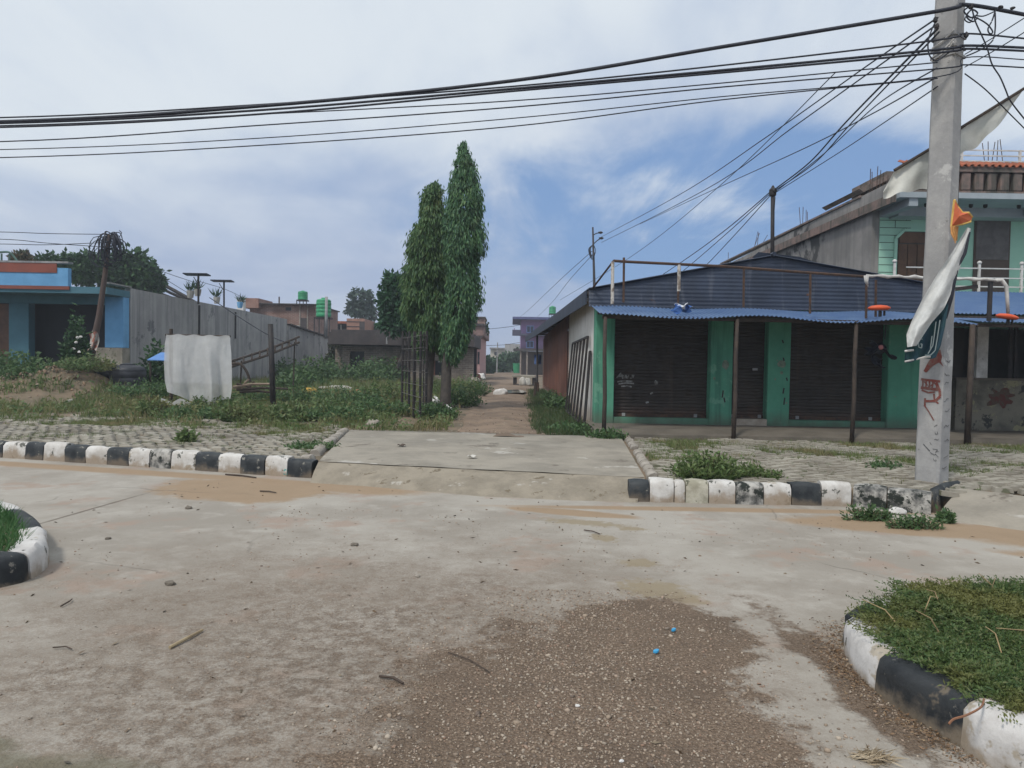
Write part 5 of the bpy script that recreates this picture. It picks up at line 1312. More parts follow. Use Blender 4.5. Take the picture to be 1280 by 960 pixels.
# ------------------------------------------------------------------ brick house across the lot
m_brick2 = brick('weathered_brick', (.27,.22,.17), (.17,.135,.11), (.33,.30,.26), sc=1.5, stain=(.12,.095,.08))
m_slab = M('dark_slab', (.085,.072,.07), (.055,.048,.05), scale=1.5, bump=.2, streak=((.05,.045,.045), .52, .6))
m_redbr = brick('red_brick', (.34,.15,.10), (.28,.125,.09), (.30,.26,.23))
mbY = 47.0
ux = lambda px: D(px, 455, mbY).x
uz = lambda py, px=500: D(px, py, mbY).z
hb_ = thing('brick_house', 'low rough brick house with a deep dark flat roof edge behind the weedy lot', 'house', (ux(505), mbY, G))
segs = [(428,437),(455,496),(506,538),(552,592)]
for a, c2 in segs: b = MB(); b.box(ux(a), ux(c2), mbY, mbY+.3, G-.1, uz(434)); b.build('wall', m_brick2, hb_)
b = MB()
b.box(ux(437)+.002, ux(455)-.002, mbY+.002, mbY+.29, uz(440), uz(434)); b.build('lintel', m_brick2, hb_); b = MB(); b.box(ux(538)+.002, ux(552)-.002, mbY+.002, mbY+.29, uz(450), uz(434)); b.build('lintel', m_brick2, hb_); b = MB(); b.box(ux(538)+.002, ux(552)-.002, mbY+.002, mbY+.29, G-.1, uz(468)); b.build('wall', m_brick2, hb_); b = MB()
b.box(ux(496)+.002, ux(506)-.002, mbY+.002, mbY+.29, G-.1, uz(434))
wl = b.build('wall', m_brick2, hb_)
b = MB(); b.box(ux(415), ux(594), mbY-1.0, mbY+8, uz(432), uz(417)); b.build('roof', m_slab, hb_)
b = MB(); b.box(ux(418), ux(592), mbY-.97, mbY-.8, uz(417)+.002, uz(414)); b.build('roof_edge', m_slab, hb_)
b = MB(); b.box(ux(485.5), ux(487.5), mbY-1.04, mbY-1.002, uz(431), uz(417)); b.build('pale_patch', m_oldconc, hb_)
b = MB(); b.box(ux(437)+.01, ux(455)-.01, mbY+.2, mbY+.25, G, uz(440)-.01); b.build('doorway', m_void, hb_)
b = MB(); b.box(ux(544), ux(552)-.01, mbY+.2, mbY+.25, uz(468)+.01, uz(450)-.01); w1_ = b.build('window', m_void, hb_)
b = MB(); b.box(ux(538)+.02, ux(544)-.01, mbY-.05, mbY+.1, uz(468)+.01, uz(450)-.01); b.build('shutter_leaf', M('red_shutter', (.22,.085,.06)), w1_)
b = MB(); b.box(ux(492), ux(498), mbY-.03, mbY-.002, uz(460), uz(447)); b.build('red_panel', m_redbr, hb_)
b = MB(); b.box(ux(416), ux(428), mbY+.6, mbY+.7, G, uz(437)); b.build('inner_wall', m_brick2, hb_)
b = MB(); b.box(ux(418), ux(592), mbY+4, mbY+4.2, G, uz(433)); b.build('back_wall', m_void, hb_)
b = MB(); b.box(ux(548), ux(556), mbY-.25, mbY-.002, uz(452), uz(450)); b.build('window_hood', m_oldconc, hb_)
# houses behind
B2Y = 62
vx = lambda px: D(px, 400, B2Y).x
vz = lambda py, px=350: D(px, py, B2Y).z
bh = thing('brick_house', 'unplastered red brick house with a green tank on its roof', 'house', (vx(350), B2Y, G))
b = MB(); b.box(vx(312), vx(394), B2Y, B2Y+8, G, vz(381)); b.build('wall', brick('far_brick', (.25,.13,.095), (.20,.105,.08), (.30,.26,.24), sc=1.3), bh)
b = MB(); b.box(vx(310), vx(396), B2Y-.4, B2Y+8.3, vz(381)+.002, vz(379.5)); b.build('roof', m_slab, bh)
b = MB(); b.box(vx(306), vx(326), B2Y-.6, B2Y+3, vz(386), vz(374)); b.build('stair_head', m_redbr, bh)
b = MB(); b.box(vx(357), vx(364), B2Y-.04, B2Y-.002, vz(388), vz(384)); b.build('window', m_void, bh)
for px in (374.5, 384): b = MB(); b.box(vx(px), vx(px+1), B2Y-.08, B2Y-.002, vz(410), vz(381)); b.build('column', m_kbare, bh)
b = MB(); b.box(vx(376), vx(384)-.02, B2Y-.05, B2Y-.003, vz(411), vz(397)); b.build('dark_panel', m_slab, bh)
b = MB(); b.tube([D(349,371,B2Y), D(349,383,B2Y)], .06, 5); b.build('rebar', m_rust, bh)
bl_ = thing('balustrade', 'short pale balustrade with small openings above the lower grey wall', 'balustrade', D(365,412,56))
for i in range(6): b = MB(); x = D(357.5+i*2.8,410,56).x; b.box(x, x+.09, 56, 56.12, D(360,412,56).z, D(360,408,56).z); b.build('baluster', m_gw, bl_)
b = MB(); b.box(D(356,410,56).x, D(374,410,56).x, 55.98, 56.14, D(360,408,56).z+.002, D(360,406.5,56).z); b.build('rail', m_gw, bl_)
b = MB(); b.box(D(356,410,56).x, D(374,410,56).x, 55.98, 56.14, D(360,414.5,56).z, D(360,412,56).z-.002); b.build('rail', m_gw, bl_)
m_gt = M('green_tank', (.035,.30,.135), (.03,.25,.11), scale=2, bump=.05, rough=.5)
def tank(px, py0, py1, wpx, Y, lab, legs, legpy):
    c_ = D(px, py1, Y); r__ = wpx/2/F*Y; h_ = (py1-py0)/F*Y
    t_ = thing('roof_tank', lab, 'water tank', c_, 'green roof tanks')
    b = MB(); prof = [(r__*.9,0),(r__,h_*.06)]
    for i in range(4): prof += [(r__, h_*(.10+i*.19)), (r__, h_*(.22+i*.19)), (r__*.96, h_*(.235+i*.19)), (r__*.96, h_*(.27+i*.19))]
    prof += [(r__, h_*.86), (r__*.85, h_*.95), (r__*.35, h_*.99), (r__*.3, h_*1.05), (.02, h_*1.06)]
    b.lathe(c_, prof, 18); b.build('body', m_gt, t_, smooth=True)
    b = MB(); b.box(c_.x-r__*1.05, c_.x+r__*1.05, Y-r__, Y+r__, c_.z-.10, c_.z-.005); b.build('platform', m_dark, t_)
    if legs:
        zb = D(px, legpy, Y).z
        for sx in (-1,-.35,.35,1):
            b = MB(); b.beam((c_.x+sx*r__, Y-r__*.9, zb), (c_.x+sx*r__, Y-r__*.9, c_.z-.1), .06); b.build('leg', m_dark, t_)
tank(378.5, 364, 375, 12, 61, 'smaller green water tank on thin legs above the red brick house', True, 382)
tank(404.5, 373.5, 397, 18.5, 52, 'larger green water tank on a dark platform beside the white pole', True, 420)
b = MB(); b.tube([D(407.5,423,50), D(408,371,50)], [.11,.10], 9); tag(b.build('white_pole', m_oldconc, None, smooth=True), 'plain white pole in front of the larger green tank', 'pole')
th = thing('tiled_house', 'far house with a terracotta parapet and a reddish brick stair block', 'house', D(440,415,75))
Y3 = 75; tx = lambda px: D(px,405,Y3).x; tz = lambda py: D(440,py,Y3).z
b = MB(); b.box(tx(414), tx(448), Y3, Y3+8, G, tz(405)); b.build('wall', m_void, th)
for i in range(4): b = MB(); b.box(tx(418+i*8), tx(419.2+i*8), Y3-.15, Y3-.002, tz(415), tz(406)); b.build('column', m_gw, th)
b = MB(); b.box(tx(410), tx(450), Y3-.5, Y3+8, tz(405)+.002, tz(402)); b.build('roof', m_terr, th)
b = MB(); b.box(tx(435), tx(457), Y3-.6, Y3+5, tz(416), tz(398.5)); st_ = b.build('stair_block', M('salmon_brick', (.36,.20,.15), (.28,.16,.12), scale=2), th)
b = MB()
for py in (402,408): b.box(tx(434.5), tx(457.5), Y3-.64, Y3-.602, tz(py+.8), tz(py)); 
b.build('ledge', m_slab, st_)
b = MB(); b.box(tx(451), tx(457.5), Y3-.645, Y3-.605, tz(416), tz(402.2)); b.build('balcony_rail', m_slab, st_)
# pink house on the left of the lane
Y4 = 62; px_ = lambda p, y=Y4: D(p, 440, y).x; pz_ = lambda p, y=Y4: D(597, p, y).z
pk = thing('pink_house', 'small house with pink wall and white corner column at the left of the lane', 'house', (px_(596), Y4, G))
b = MB(); b.box(px_(586), px_(600), Y4, Y4+14, G, pz_(420)); b.build('wall', M('pink_paint', (.50,.30,.29), (.42,.26,.25), scale=1.5, base=((.2,.15,.12), .2, 1.2)), pk)
b = MB(); b.box(px_(588.5), px_(592.5), Y4-.4, Y4-.05, G-.05, pz_(419)); b.build('column', m_white, pk)
b = MB(); b.box(px_(583), px_(604.5), Y4-.8, Y4+14, pz_(420)+.002, pz_(408)); b.build('upper_wall', M('pinkish_brick', (.26,.17,.15), (.18,.12,.11), scale=3, bump=.3), pk)
b = MB(); b.box(px_(581), px_(605), Y4-1, Y4+14, pz_(408)+.002, pz_(405)); b.box(px_(584), px_(603), Y4-.85, Y4-.802, pz_(424), pz_(420)); b.build('roof', m_slab, pk)
b = MB(); b.box(px_(595), px_(604), Y4+2, Y4+6, pz_(405)+.002, pz_(396)); b.build('stair_block', M('salmon_render', (.40,.27,.23), (.3,.2,.17), scale=2), pk)
b = MB(); b.box(px_(594), px_(605), Y4+1.8, Y4+6.2, pz_(396)+.002, pz_(394)); b.build('stair_roof', m_slab, pk)
b = MB(); b.box(px_(597), px_(599.5), Y4-.03, Y4-.002, pz_(455), pz_(440)); b.build('window', m_void, pk)
# purple house
Y5 = 95; qx = lambda p: D(p, 440, Y5).x; qz = lambda p: D(660, p, Y5).z
m_pur = M('purple_paint', (.36,.22,.42), (.30,.19,.36), scale=1, base=((.2,.13,.2), 3.5, 4.6))
pu = thing('purple_house', 'purple upper-storey house with blue window frames at the right of the lane', 'house', (qx(665), Y5, G))
b = MB(); b.box(qx(651), qx(700), Y5, Y5+12, qz(436), qz(400)); b.build('wall', m_pur, pu)
b = MB(); b.box(qx(640), qx(700), Y5-1.5, Y5+12, qz(400)+.002, qz(397)); b.build('roof', M('indigo_slab', (.10,.11,.24), (.08,.09,.2)), pu)
b = MB(); b.box(qx(640), qx(700), Y5-1.3, Y5-.002, qz(420), qz(417.5)); b.box(qx(640), qx(651), Y5-1.25, Y5-1.1, qz(417.5)+.002, qz(413)); b.build('balcony', M('dark_balcony', (.09,.09,.14), (.07,.07,.11)), pu)
b = MB(); b.box(qx(642), qx(700), Y5-1.2, Y5+.0, qz(439), qz(436)-.002); b.build('slab', m_slab, pu)
m_bf = M('blue_frame', (.30,.42,.72), (.25,.36,.65)); m_gl = M('dark_glass', (.06,.08,.14), (.05,.06,.1), rough=.2, bump=0)
for (a, c2, y0, y1) in ((657.5,667,407,416),(657.5,667,426,435),(678,688,407,416)):
    b = MB(); b.box(qx(a), qx(c2), Y5-.1, Y5-.002, qz(y1), qz(y0)); wq = b.build('window', m_bf, pu)
    b = MB(); 
    for e0, e1_ in ((a+.9,(a+c2)/2-.4),((a+c2)/2+.4,c2-.9)): b.box(qx(e0), qx(e1_), Y5-.14, Y5-.102, qz(y1-1), qz(y0+1))
    b.build('pane', m_gl, wq)
b = MB(); b.box(qx(642), qx(643), Y5-1.2, Y5-1.1, qz(418), qz(411)); b.build('post', m_pur, pu)
b = MB(); b.box(qx(651), qx(700), Y5+1, Y5+11.9, G, qz(439)-.002); b.build('ground_storey', M('dim_brown', (.11,.085,.07), (.09,.07,.06)), pu)
for p_ in (650,658): b = MB(); b.box(qx(p_), qx(p_+1.6), Y5-.9, Y5-.6, G, qz(439)-.002); b.build('column', M('buff_column', (.34,.28,.23)), pu)
c_ = D(690,392,85); 
tank(690.5, 383, 392.5, 8.5, 97, 'small green tank peeping above the eave of the shop roof', True, 398)
# bits at the right edge of the lane
b = MB(); p = Z(668,497,G); b.tube([p-Vector((0,0,.1)), D(669.5,477,p.y)], [.07,.06], 7); tag(b.build('stake', m_bamboo, None), 'short dark stake leaning against the shop corner by the lane', 'stake')
b = MB(); p = Z(671,492,G+.02); b.tube([D(672,478,p.y), p+Vector((.05,0,.1))], [.07,.05], 7); tag(b.build('stake', m_rust, None), 'second shorter stake right behind the leaning one', 'stake')
tb_ = thing('stone_table', 'rough slab table with grey sacks under it at the right of the lane', 'table', Z(652,481,G))
p = Z(652,481,G); b = MB(); b.box(D(640,470,p.y).x, D(668,470,p.y).x, p.y-1, p.y+1.5, D(652,471.5,p.y).z, D(652,469,p.y).z); b.build('top', m_paver, tb_)
for q in (641.5, 666): b = MB(); x = D(q,470,p.y).x; b.box(x, x+.25, p.y-.8, p.y+1.2, G-.05, D(652,471.5,p.y).z-.002); b.build('leg', m_slab, tb_)
for px, lab in ((653,'left pale sack leaning under the rough slab table'),(658.5,'right pale sack leaning under the rough slab table')):
    q_ = Z(px, 482.5, G); sackmesh((q_.x, q_.y, G+.2), .24, .2, .34, m_gw, 'sack', lab, 'sack', 'sacks under the slab table', px)
b = MB(); p = D(672,455,40.2); b.tube([D(671.5,417,40.2), Z(671.5,489,G)], .06, 6); tag(b.build('eave_post', m_dark, None), 'thin dark post under the far eave of the shop', 'post')
def blc(u, v): return D(668+8.5*u, 443+12*v+.5*math.sin(u*9), 40+.1*math.sin(u*6+v*3))
b = MB(); b.grid(blc, 8, 8); tag(b.build('blue_cloth', M('navy_cloth', (.04,.08,.22), (.05,.09,.2)), None, solid=.02), 'dark blue cloth hanging from the post under the far eave', 'cloth')
# far end of the lane
p = D(646,466,112); b = MB(); b.lathe((p.x,p.y,G), [(.5,0),(.62,1.4),(.66,1.5),(.5,1.52)], 12); tag(b.build('green_bin', m_gt, None), 'green drum standing at the far end of the lane', 'bin')
Y6 = 150; b = MB(); cr = thing('cream_house', 'far cream house with dark windows above the hedge at the lane end', 'house', D(622,440,Y6))
b.box(D(613,440,Y6).x, D(634,440,Y6).x, Y6, Y6+8, G, D(620,436,Y6).z); b.build('wall', M('cream_paint', (.50,.46,.38), (.42,.39,.33)), cr)
b = MB(); b.box(D(612,440,Y6).x, D(635,440,Y6).x, Y6-.6, Y6+8, D(620,436,Y6).z+.002, D(620,434.5,Y6).z); b.build('roof', m_oldconc, cr)
for q in (618, 627): b = MB(); b.box(D(q,440,Y6).x, D(q+4,440,Y6).x, Y6-.1, Y6-.003, D(620,444,Y6).z, D(620,440,Y6).z); b.build('window', m_void, cr)
Y7 = 125; b = MB(); b.box(D(631,440,Y7).x, D(652,440,Y7).x, Y7, Y7+6, G, D(640,430,Y7).z); tag(b.build('grey_house', m_grey, None), 'plain grey block of a house left of the purple house', 'house')
b = MB(); b.add([D(604,452,118), D(618,452,118), D(618,455,114), D(604,455,114)], [(0,1,2,3)]); tag(b.build('tin_sheet', m_white, None, solid=.1), 'pale tin sheet over the hedge at the end of the lane', 'sheet')
b = MB(); b.tube([D(621,468,110), D(622,428,110)], [.12,.08], 6); b.tube([D(618.5,436,110), D(625,435.5,110)], .06, 5); tag(b.build('lamp_pole', m_oldconc, None), 'faint pole with a crossarm at the far end of the lane', 'pole')
# debris near pink house
for px, py, mt, lab in ((596,478,M('dull_red', (.32,.10,.09)),'dull red heap at the foot of the pink house'),(601,476,m_white,'whitish bundle at the foot of the pink house'),(593,483,m_kbare,'pale rubble beside the white corner column')):
    q_ = Z(px, py, G); sackmesh((q_.x, q_.y, G+.25), .35, .3, .35, mt, 'bundle', lab, 'bundle', None, px)
# ------------------------------------------------------------------ trees
m_ash = leafmat('ashoka_leaf', [(.045,.105,.058),(.068,.155,.072),(.098,.195,.076),(.056,.13,.074),(.14,.235,.085)], transl=.25, patch=((.085,.14,.06), 2.0, .54))
m_ash2 = leafmat('bright_ashoka_leaf', [(.047,.108,.047),(.074,.149,.057),(.108,.182,.061),(.061,.121,.054),(.135,.203,.074)], transl=.3, patch=((.13,.165,.05), 1.6, .56))
m_tree = leafmat('broad_leaf', [(.023,.058,.029),(.039,.091,.036),(.058,.117,.042),(.033,.072,.036)], transl=.25)
m_tree2 = leafmat('grey_green_leaf', [(.05,.085,.065),(.07,.11,.08),(.04,.07,.055)], transl=.3)
m_tree3 = leafmat('fresh_leaf', [(.030,.085,.040),(.045,.115,.050),(.03,.07,.04)], transl=.3)
m_bark = M('bark', (.10,.085,.072), (.06,.052,.047), scale=5, bump=.6, bscale=18)
def ashoka(root_p, top_px, prof, tilt, lab, seed, nb=520, trunk_r=.16, Y=None, mat=None):
    """prof: (py, left px, right px) of the crown's outline"""
    r = np.random.default_rng(seed); t_ = thing('ashoka_tree', lab, 'tree', root_p, 'mast trees beside the lane')
    Y = Y or root_p.y; top = D(top_px[0], top_px[1], Y)
    b = MB(); n = 14; pts = []
    for i in range(n):
        f = i/(n-1); z = root_p.z-.2 + (top.z-root_p.z+.1)*f
        py = 0
        x = root_p.x + (top.x-root_p.x)*f + .05*math.sin(f*7+seed); pts.append((x, Y+.04*math.sin(f*5), z))
    b.tube(pts, [trunk_r*(1.25-1.15*i/(n-1)) if i else trunk_r*1.7 for i in range(n)], 9); b.build('trunk', m_bark, t_, smooth=True)
    zs_ = [D(640, p[0], Y).z for p in prof]; ls = [D(p[1], p[0], Y).x for p in prof]; rs = [D(p[2], p[0], Y).x for p in prof]
    C = []; Dv = []; L = []; tb = MB()
    zmin, zmax = min(zs_), max(zs_)
    def outline(z):
        l = np.interp(z, zs_[::-1], ls[::-1]); q = np.interp(z, zs_[::-1], rs[::-1]); return (l+q)/2, (q-l)/2*.86
    for i in range(nb):                       # hanging tails of leaves, each rooted near the stem
        z = zmin + (zmax-zmin)*((i+r.random())/nb)**.92
        cx, rad = outline(z); a = r.random()*2*math.pi
        rad *= .84 + .42*(.5+mnoise.noise(Vector((math.cos(a)*1.3+seed, math.sin(a)*1.3, z*1.6))))
        out = (.80+.26*r.random()) if r.random() < .75 else .45+.3*r.random()
        drop = (.40+.45*r.random())*min(1, .35+rad)
        S = np.array([cx+math.cos(a)*rad*.35, Y+math.sin(a)*rad*.35, z+drop*.55])
        E = np.array([cx+math.cos(a)*rad*out, Y+math.sin(a)*rad*out, z-drop*.45])
        m_ = int(70*min(1, .3+rad)); t_r = r.random(m_)**.8
        bend = np.stack([np.full(m_, math.cos(a))*rad*.22, np.full(m_, math.sin(a))*rad*.22, np.full(m_, .10)],1)*(4*t_r*(1-t_r))[:,None]
        wd = (.15*(1-t_r)**.8+.025)*min(1, .25+rad)
        c_ = S + (E-S)*t_r[:,None] + bend + r.normal(size=(m_,3))*wd[:,None]*np.array([1,1,.7])
        td = (E-S)/np.linalg.norm(E-S)
        d_ = td*.8 + np.array([0,0,-.75]) + r.normal(size=(m_,3))*.30
        C.append(c_); Dv.append(d_); L.append((.13+.11*r.random(m_))*min(1,.55+rad*.6))
    for q in range(3):                        # thin leader shoots at the tip
        m_ = 26; t_r = r.random(m_); x0 = top.x + r.normal()*.06
        C.append(np.stack([x0+r.normal(size=m_)*.05+.05*q*t_r, Y+r.normal(size=m_)*.05, zmax-.25+t_r*(.25-.06*q)],1)); Dv.append(np.stack([r.normal(size=m_)*.6, r.normal(size=m_)*.6, -.6+r.normal(size=m_)*.4],1)); L.append(np.full(m_, .12))
    C = np.concatenate(C); Dv = np.concatenate(Dv); L = np.concatenate(L)
    np_mesh('crown', leaf_verts(C, Dv, L, .016+.010*r.random(len(C)), seed), 4, mat, t_)
    tb.build('branches', m_bark, t_) if False else None
    return t_
pA = Z(556,512,G); pA.z = ground_z(pA.x, pA.y)
ashoka(pA, (579,188), [(184,577,581),(192,573,583),(202,570,590),(222,566,597),(250,559,603),(275,557,605),(300,556,604),(325,556,601),(345,558,600),(370,557,601),(395,556,596),(415,553,590),(435,551,582),(452,556,574)],
       0, 'tallest mast tree beside the lane with drooping dark leaves and a bare lower trunk', 3, 470, .14, mat=m_ash)
pB = Z(537,508,G); pB = Vector((pB.x, pA.y+1.0, ground_z(pB.x, pA.y+1)))
ashoka(pB, (545,238), [(235,543,548),(244,530,552),(262,528,556),(285,520,560),(310,512,562),(335,504,563),(360,502,563),(385,503,564),(405,508,566),(425,514,566),(445,528,566)],
       0, 'shorter broader mast tree on the left with brighter green drooping leaves', 5, 520, .13, mat=m_ash2)

def leaf_tree(name, lab, root_p, blobs, mat, n, L, Wd, trunk_r, seed, grp=None, limbs=True, cat='tree'):
    """blobs: (centre Vector, rx, ry, rz)"""
    r = np.random.default_rng(seed); t_ = thing(name, lab, cat, root_p, grp)
    vol = np.array([b_[1]*b_[2]*b_[3] for b_ in blobs])**.67; vol /= vol.sum()
    C = []; Dv = []
    for (c_, rx_, ry_, rz_), f in zip(blobs, vol):
        k_ = max(8, int(n*f/14)); d_ = unit(r.normal(size=(k_,3))); rad = .55+.5*r.random((k_,1))
        cc = np.array(c_) + d_*rad*np.array([rx_,ry_,rz_])
        sp_ = .16*min(rx_, rz_)+.06
        m_ = 14
        q = np.repeat(cc, m_, 0) + r.normal(size=(k_*m_,3))*sp_
        C.append(q); Dv.append(np.repeat(d_, m_, 0)*.7 + r.normal(size=(k_*m_,3))*.7 + np.array([0,0,-.15]))
    C = np.concatenate(C); Dv = np.concatenate(Dv)
    np_mesh('crown', leaf_verts(C, Dv, L*(.7+.6*r.random(len(C))), Wd*(.8+.4*r.random(len(C))), seed), 4, mat, t_)
    b = MB(); rp = Vector(root_p); cen = sum((Vector(b_[0]) for b_ in blobs), Vector())/len(blobs)
    fork = Vector((rp.x*.6+cen.x*.4, rp.y, rp.z + (min(b_[0][2]-b_[3]*.5 for b_ in blobs)-rp.z)*.9))
    b.tube([rp-Vector((0,0,.2)), rp.lerp(fork,.5)+Vector((.05,0,0)), fork], [trunk_r*1.4, trunk_r, trunk_r*.8], 8)
    if limbs:
        for c_, *_ in blobs: c_ = Vector(c_); b.tube([fork, fork.lerp(c_,.5)+Vector((0,0,.1)), c_], [trunk_r*.6, trunk_r*.4, trunk_r*.15], 6)
    b.build('trunk', m_bark, t_, smooth=True)
    return t_
def bl2(px, py, Y, rx, ry_, dy=0): s = Y/F; return (D(px, py, Y+dy), rx*s, max(rx,ry_)*s*.8, ry_*s)
leaf_tree('leafy_tree', 'fresh green tree standing just left of the two mast trees', Z(490,480,G), [bl2(489,352,34,8,9), bl2(486,375,34,9,12), bl2(497,372,34,11,18), bl2(493,400,34,14,14), bl2(505,395,34,10,20,1)], m_tree3, 5200, .26, .07, .14, 21)
leaf_tree('leafy_tree', 'sparse greyish tree rising behind the far tiled house', Z(451,470,G)+Vector((0,25,0)), [bl2(447,372,88,8,9), bl2(458,376,88,9,10), bl2(441,385,88,7,8), bl2(460,392,88,8,10), bl2(450,388,88,10,10)], m_tree2, 1700, .5, .16, .22, 22)
leaf_tree('leafy_tree', 'large dark tree behind the tangle pole and the grey wall', Z(165,470,G)+Vector((0,12,0)), [bl2(140,332,46,18,14), bl2(165,333,46,22,18), bl2(183,345,46,18,14), bl2(150,350,46,24,14), bl2(195,352,46,8,10), bl2(170,355,46,24,14)], m_tree, 7000, .36, .10, .3, 23)
leaf_tree('leafy_tree', 'bushy green tree behind the maroon parapet of the blue shop', D(62,400,44), [bl2(60,330,44,12,9), bl2(80,332,44,12,10), bl2(98,330,44,10,9), bl2(112,328,44,10,10), bl2(70,342,44,16,10), bl2(100,342,44,16,10)], m_tree, 4200, .32, .09, .2, 24)
leaf_tree('leafy_tree', 'small rusty-leaved tree behind the parapet near the left end', D(25,400,40), [bl2(27,325,40,8,8), bl2(36,331,40,7,6), bl2(20,333,40,7,6)], leafmat('rusty_leaf', [(.10,.075,.045),(.06,.08,.04),(.14,.09,.05)]), 1400, .28, .08, .14, 25)
pg = thing('pergola', 'green painted metal pergola on the roof of the blue shop', 'pergola', D(10,345,36))
b = MB(); b.tube(smooth_path([D(-20,318,35), D(4,315,35), D(14,317,35), D(24,330,35)], 5), .05, 6); b.tube([D(-20,326,35), D(22,334,35)], .04, 6)
for px in (2, 12): b.tube([D(px,317,35), D(px,345,35)], .04, 6)
b.build('frame', M('green_metal', (.09,.16,.13), (.07,.12,.10)), pg)
# hedge and trees at the far end of the lane
for i, (px, py, rx, ry_, Y, lab) in enumerate(((606,458,9,12,100,'dark tree at the left of the lane end'),(618,458,9,9,116,'dark bushy tree in the middle of the lane end'),(632,454,9,13,120,'bluish dark tree left of the green drum'),(644,450,8,14,116,'tall dark tree beside the purple house'),(598,408,9,7,66,'dark green bush spilling over the pink house roof'))):
    root = Vector((D(px,460,Y).x, Y, G)) if i < 4 else D(px, 418, Y)
    leaf_tree('leafy_tree', lab, root, [bl2(px-3,py,Y,rx*.7,ry_*.7), bl2(px+3,py-2,Y,rx*.7,ry_*.8), bl2(px,py+3,Y,rx,ry_*.7)], m_tree, 1500, .55 if i < 4 else .3, .2 if i < 4 else .1, .2, 30+i, 'trees at the end of the lane' if i < 4 else None)
leaf_tree('leafy_tree', 'row of far treetops behind the brick house roof', Z(470,470,G)+Vector((0,25,0)), [bl2(472,412,80,12,5), bl2(490,413,80,12,5), bl2(460,415,80,8,4)], m_tree, 1500, .4, .15, .2, 36)

# ------------------------------------------------------------------ shrubs and weeds
m_weed = leafmat('weed_leaf', [(.065,.12,.04),(.095,.16,.055),(.13,.18,.065),(.075,.115,.045),(.16,.19,.085)], transl=.3, patch=((.185,.18,.075), .7, .49))
m_weedd = leafmat('dark_weed_leaf', [(.055,.11,.045),(.08,.15,.055),(.11,.17,.068),(.06,.11,.052)], transl=.3)
m_grass = leafmat('grass_blade', [(.095,.15,.045),(.13,.185,.06),(.18,.20,.08),(.10,.14,.05),(.23,.20,.11)], transl=.25, patch=((.24,.20,.10), .8, .50))
def bush(px, py, rx, rz, lab, mat=m_weed, n=900, L=.11, Wd=.03, seed=0, grp='weed bushes in the lot', name='weed_bush', up=.5, Y=None, cat='bush', ry=.8):
    p = Z(px, py, G) if Y is None else D(px, py, Y)
    p.z = ground_z(p.x, p.y) if p.y - K(p.x) > .3 else 0
    r = np.random.default_rng(seed+int(px)); 
    t_ = thing(name, lab, cat, p, grp)
    k_ = n//9; a = r.random(k_)*2*math.pi; rr_ = np.sqrt(r.random(k_))*rx; hh = rz*(.35+.75*r.random(k_))*(1-.55*(rr_/rx)**2)
    tops = np.stack([p.x+np.cos(a)*rr_, p.y+np.sin(a)*rr_*ry, p.z+hh],1); base = np.stack([p.x+np.cos(a)*rr_*.5, p.y+np.sin(a)*rr_*ry*.5, np.full(k_, p.z-.02)],1)
    f = (np.linspace(.25,1,9))[None,:,None]
    C = (base[:,None,:]*(1-f) + tops[:,None,:]*f).reshape(-1,3) + r.normal(size=(k_*9,3))*.025
    Dv = r.normal(size=(len(C),3))*.8; Dv[:,2] = np.abs(Dv[:,2])*.5+up*.5
    np_mesh('leaves', leaf_verts(C, Dv, L*(.6+.8*r.random(len(C))), Wd*(.7+.6*r.random(len(C))), seed), 4, mat, t_)
    b = MB()
    for i in range(0, k_, max(1, k_//22)): b.tube([base[i], tops[i]], .006+.02*L, 4, caps=False)
    b.build('stems', m_stem, t_)
m_bright = leafmat('bright_weed_leaf', [(.085,.14,.045),(.12,.18,.06),(.16,.20,.08),(.10,.15,.05)], transl=.3)
m_stem = M('green_stem', (.09,.11,.05), (.12,.10,.06), scale=6, bump=0)
bush(883,598,.46,.36,'bushy bright weed clump growing over the kerb before the green shop', m_bright, 2600, .075, .014, 1, None)
bush(932,595,.30,.2,'lower weed clump right of the bushy one along the kerb', m_bright, 1000, .06, .012, 2, None)
bush(962,597,.2,.12,'small weed tuft on the paving edge midway to the concrete pole', m_bright, 500, .05, .011, 3, None)
bush(1106,585,.28,.14,'low weeds on the paving left of the concrete pole foot', m_weedd, 600, .05, .012, 4, None)
bush(1086,627,.3,.15,'dark weeds sprouting at the kerb foot left of the concrete pole', m_weedd, 700, .045, .010, 5, None, ry=.22)
bush(1146,636,.34,.14,'weeds in the gutter below the concrete pole', m_weedd, 700, .045, .010, 6, None, ry=.22)
bush(1183,630,.05,.12,'weed in the gap between kerb end and side ramp', m_weedd, 350, .06, .014, 7, None)
bush(233,552,.16,.24,'small leafy weed on the left paving behind the kerb', m_bright, 260, .10, .03, 9, None)
bush(390,560,.45,.12,'weeds along the left edge of the driveway slab', m_weedd, 900, .06, .014, 10, None)
bush(758,548,.42,.2,'dark weeds at the far right corner of the driveway slab', m_weedd, 900, .08, .02, 11, None)
bush(712,540,.6,.2,'leafy weeds along the lane before the grill gate', m_weedd, 1100, .09, .022, 12, None)
bush(700,512,.6,.45,'tangled dark weeds at the foot of the brown shed wall', m_weedd, 900, .12, .03, 13, None)
bush(690,500,.5,.4,'weeds farther along the foot of the brown shed wall', m_weedd, 700, .12, .03, 14, None)
G1 = 'weed bushes in the lot'
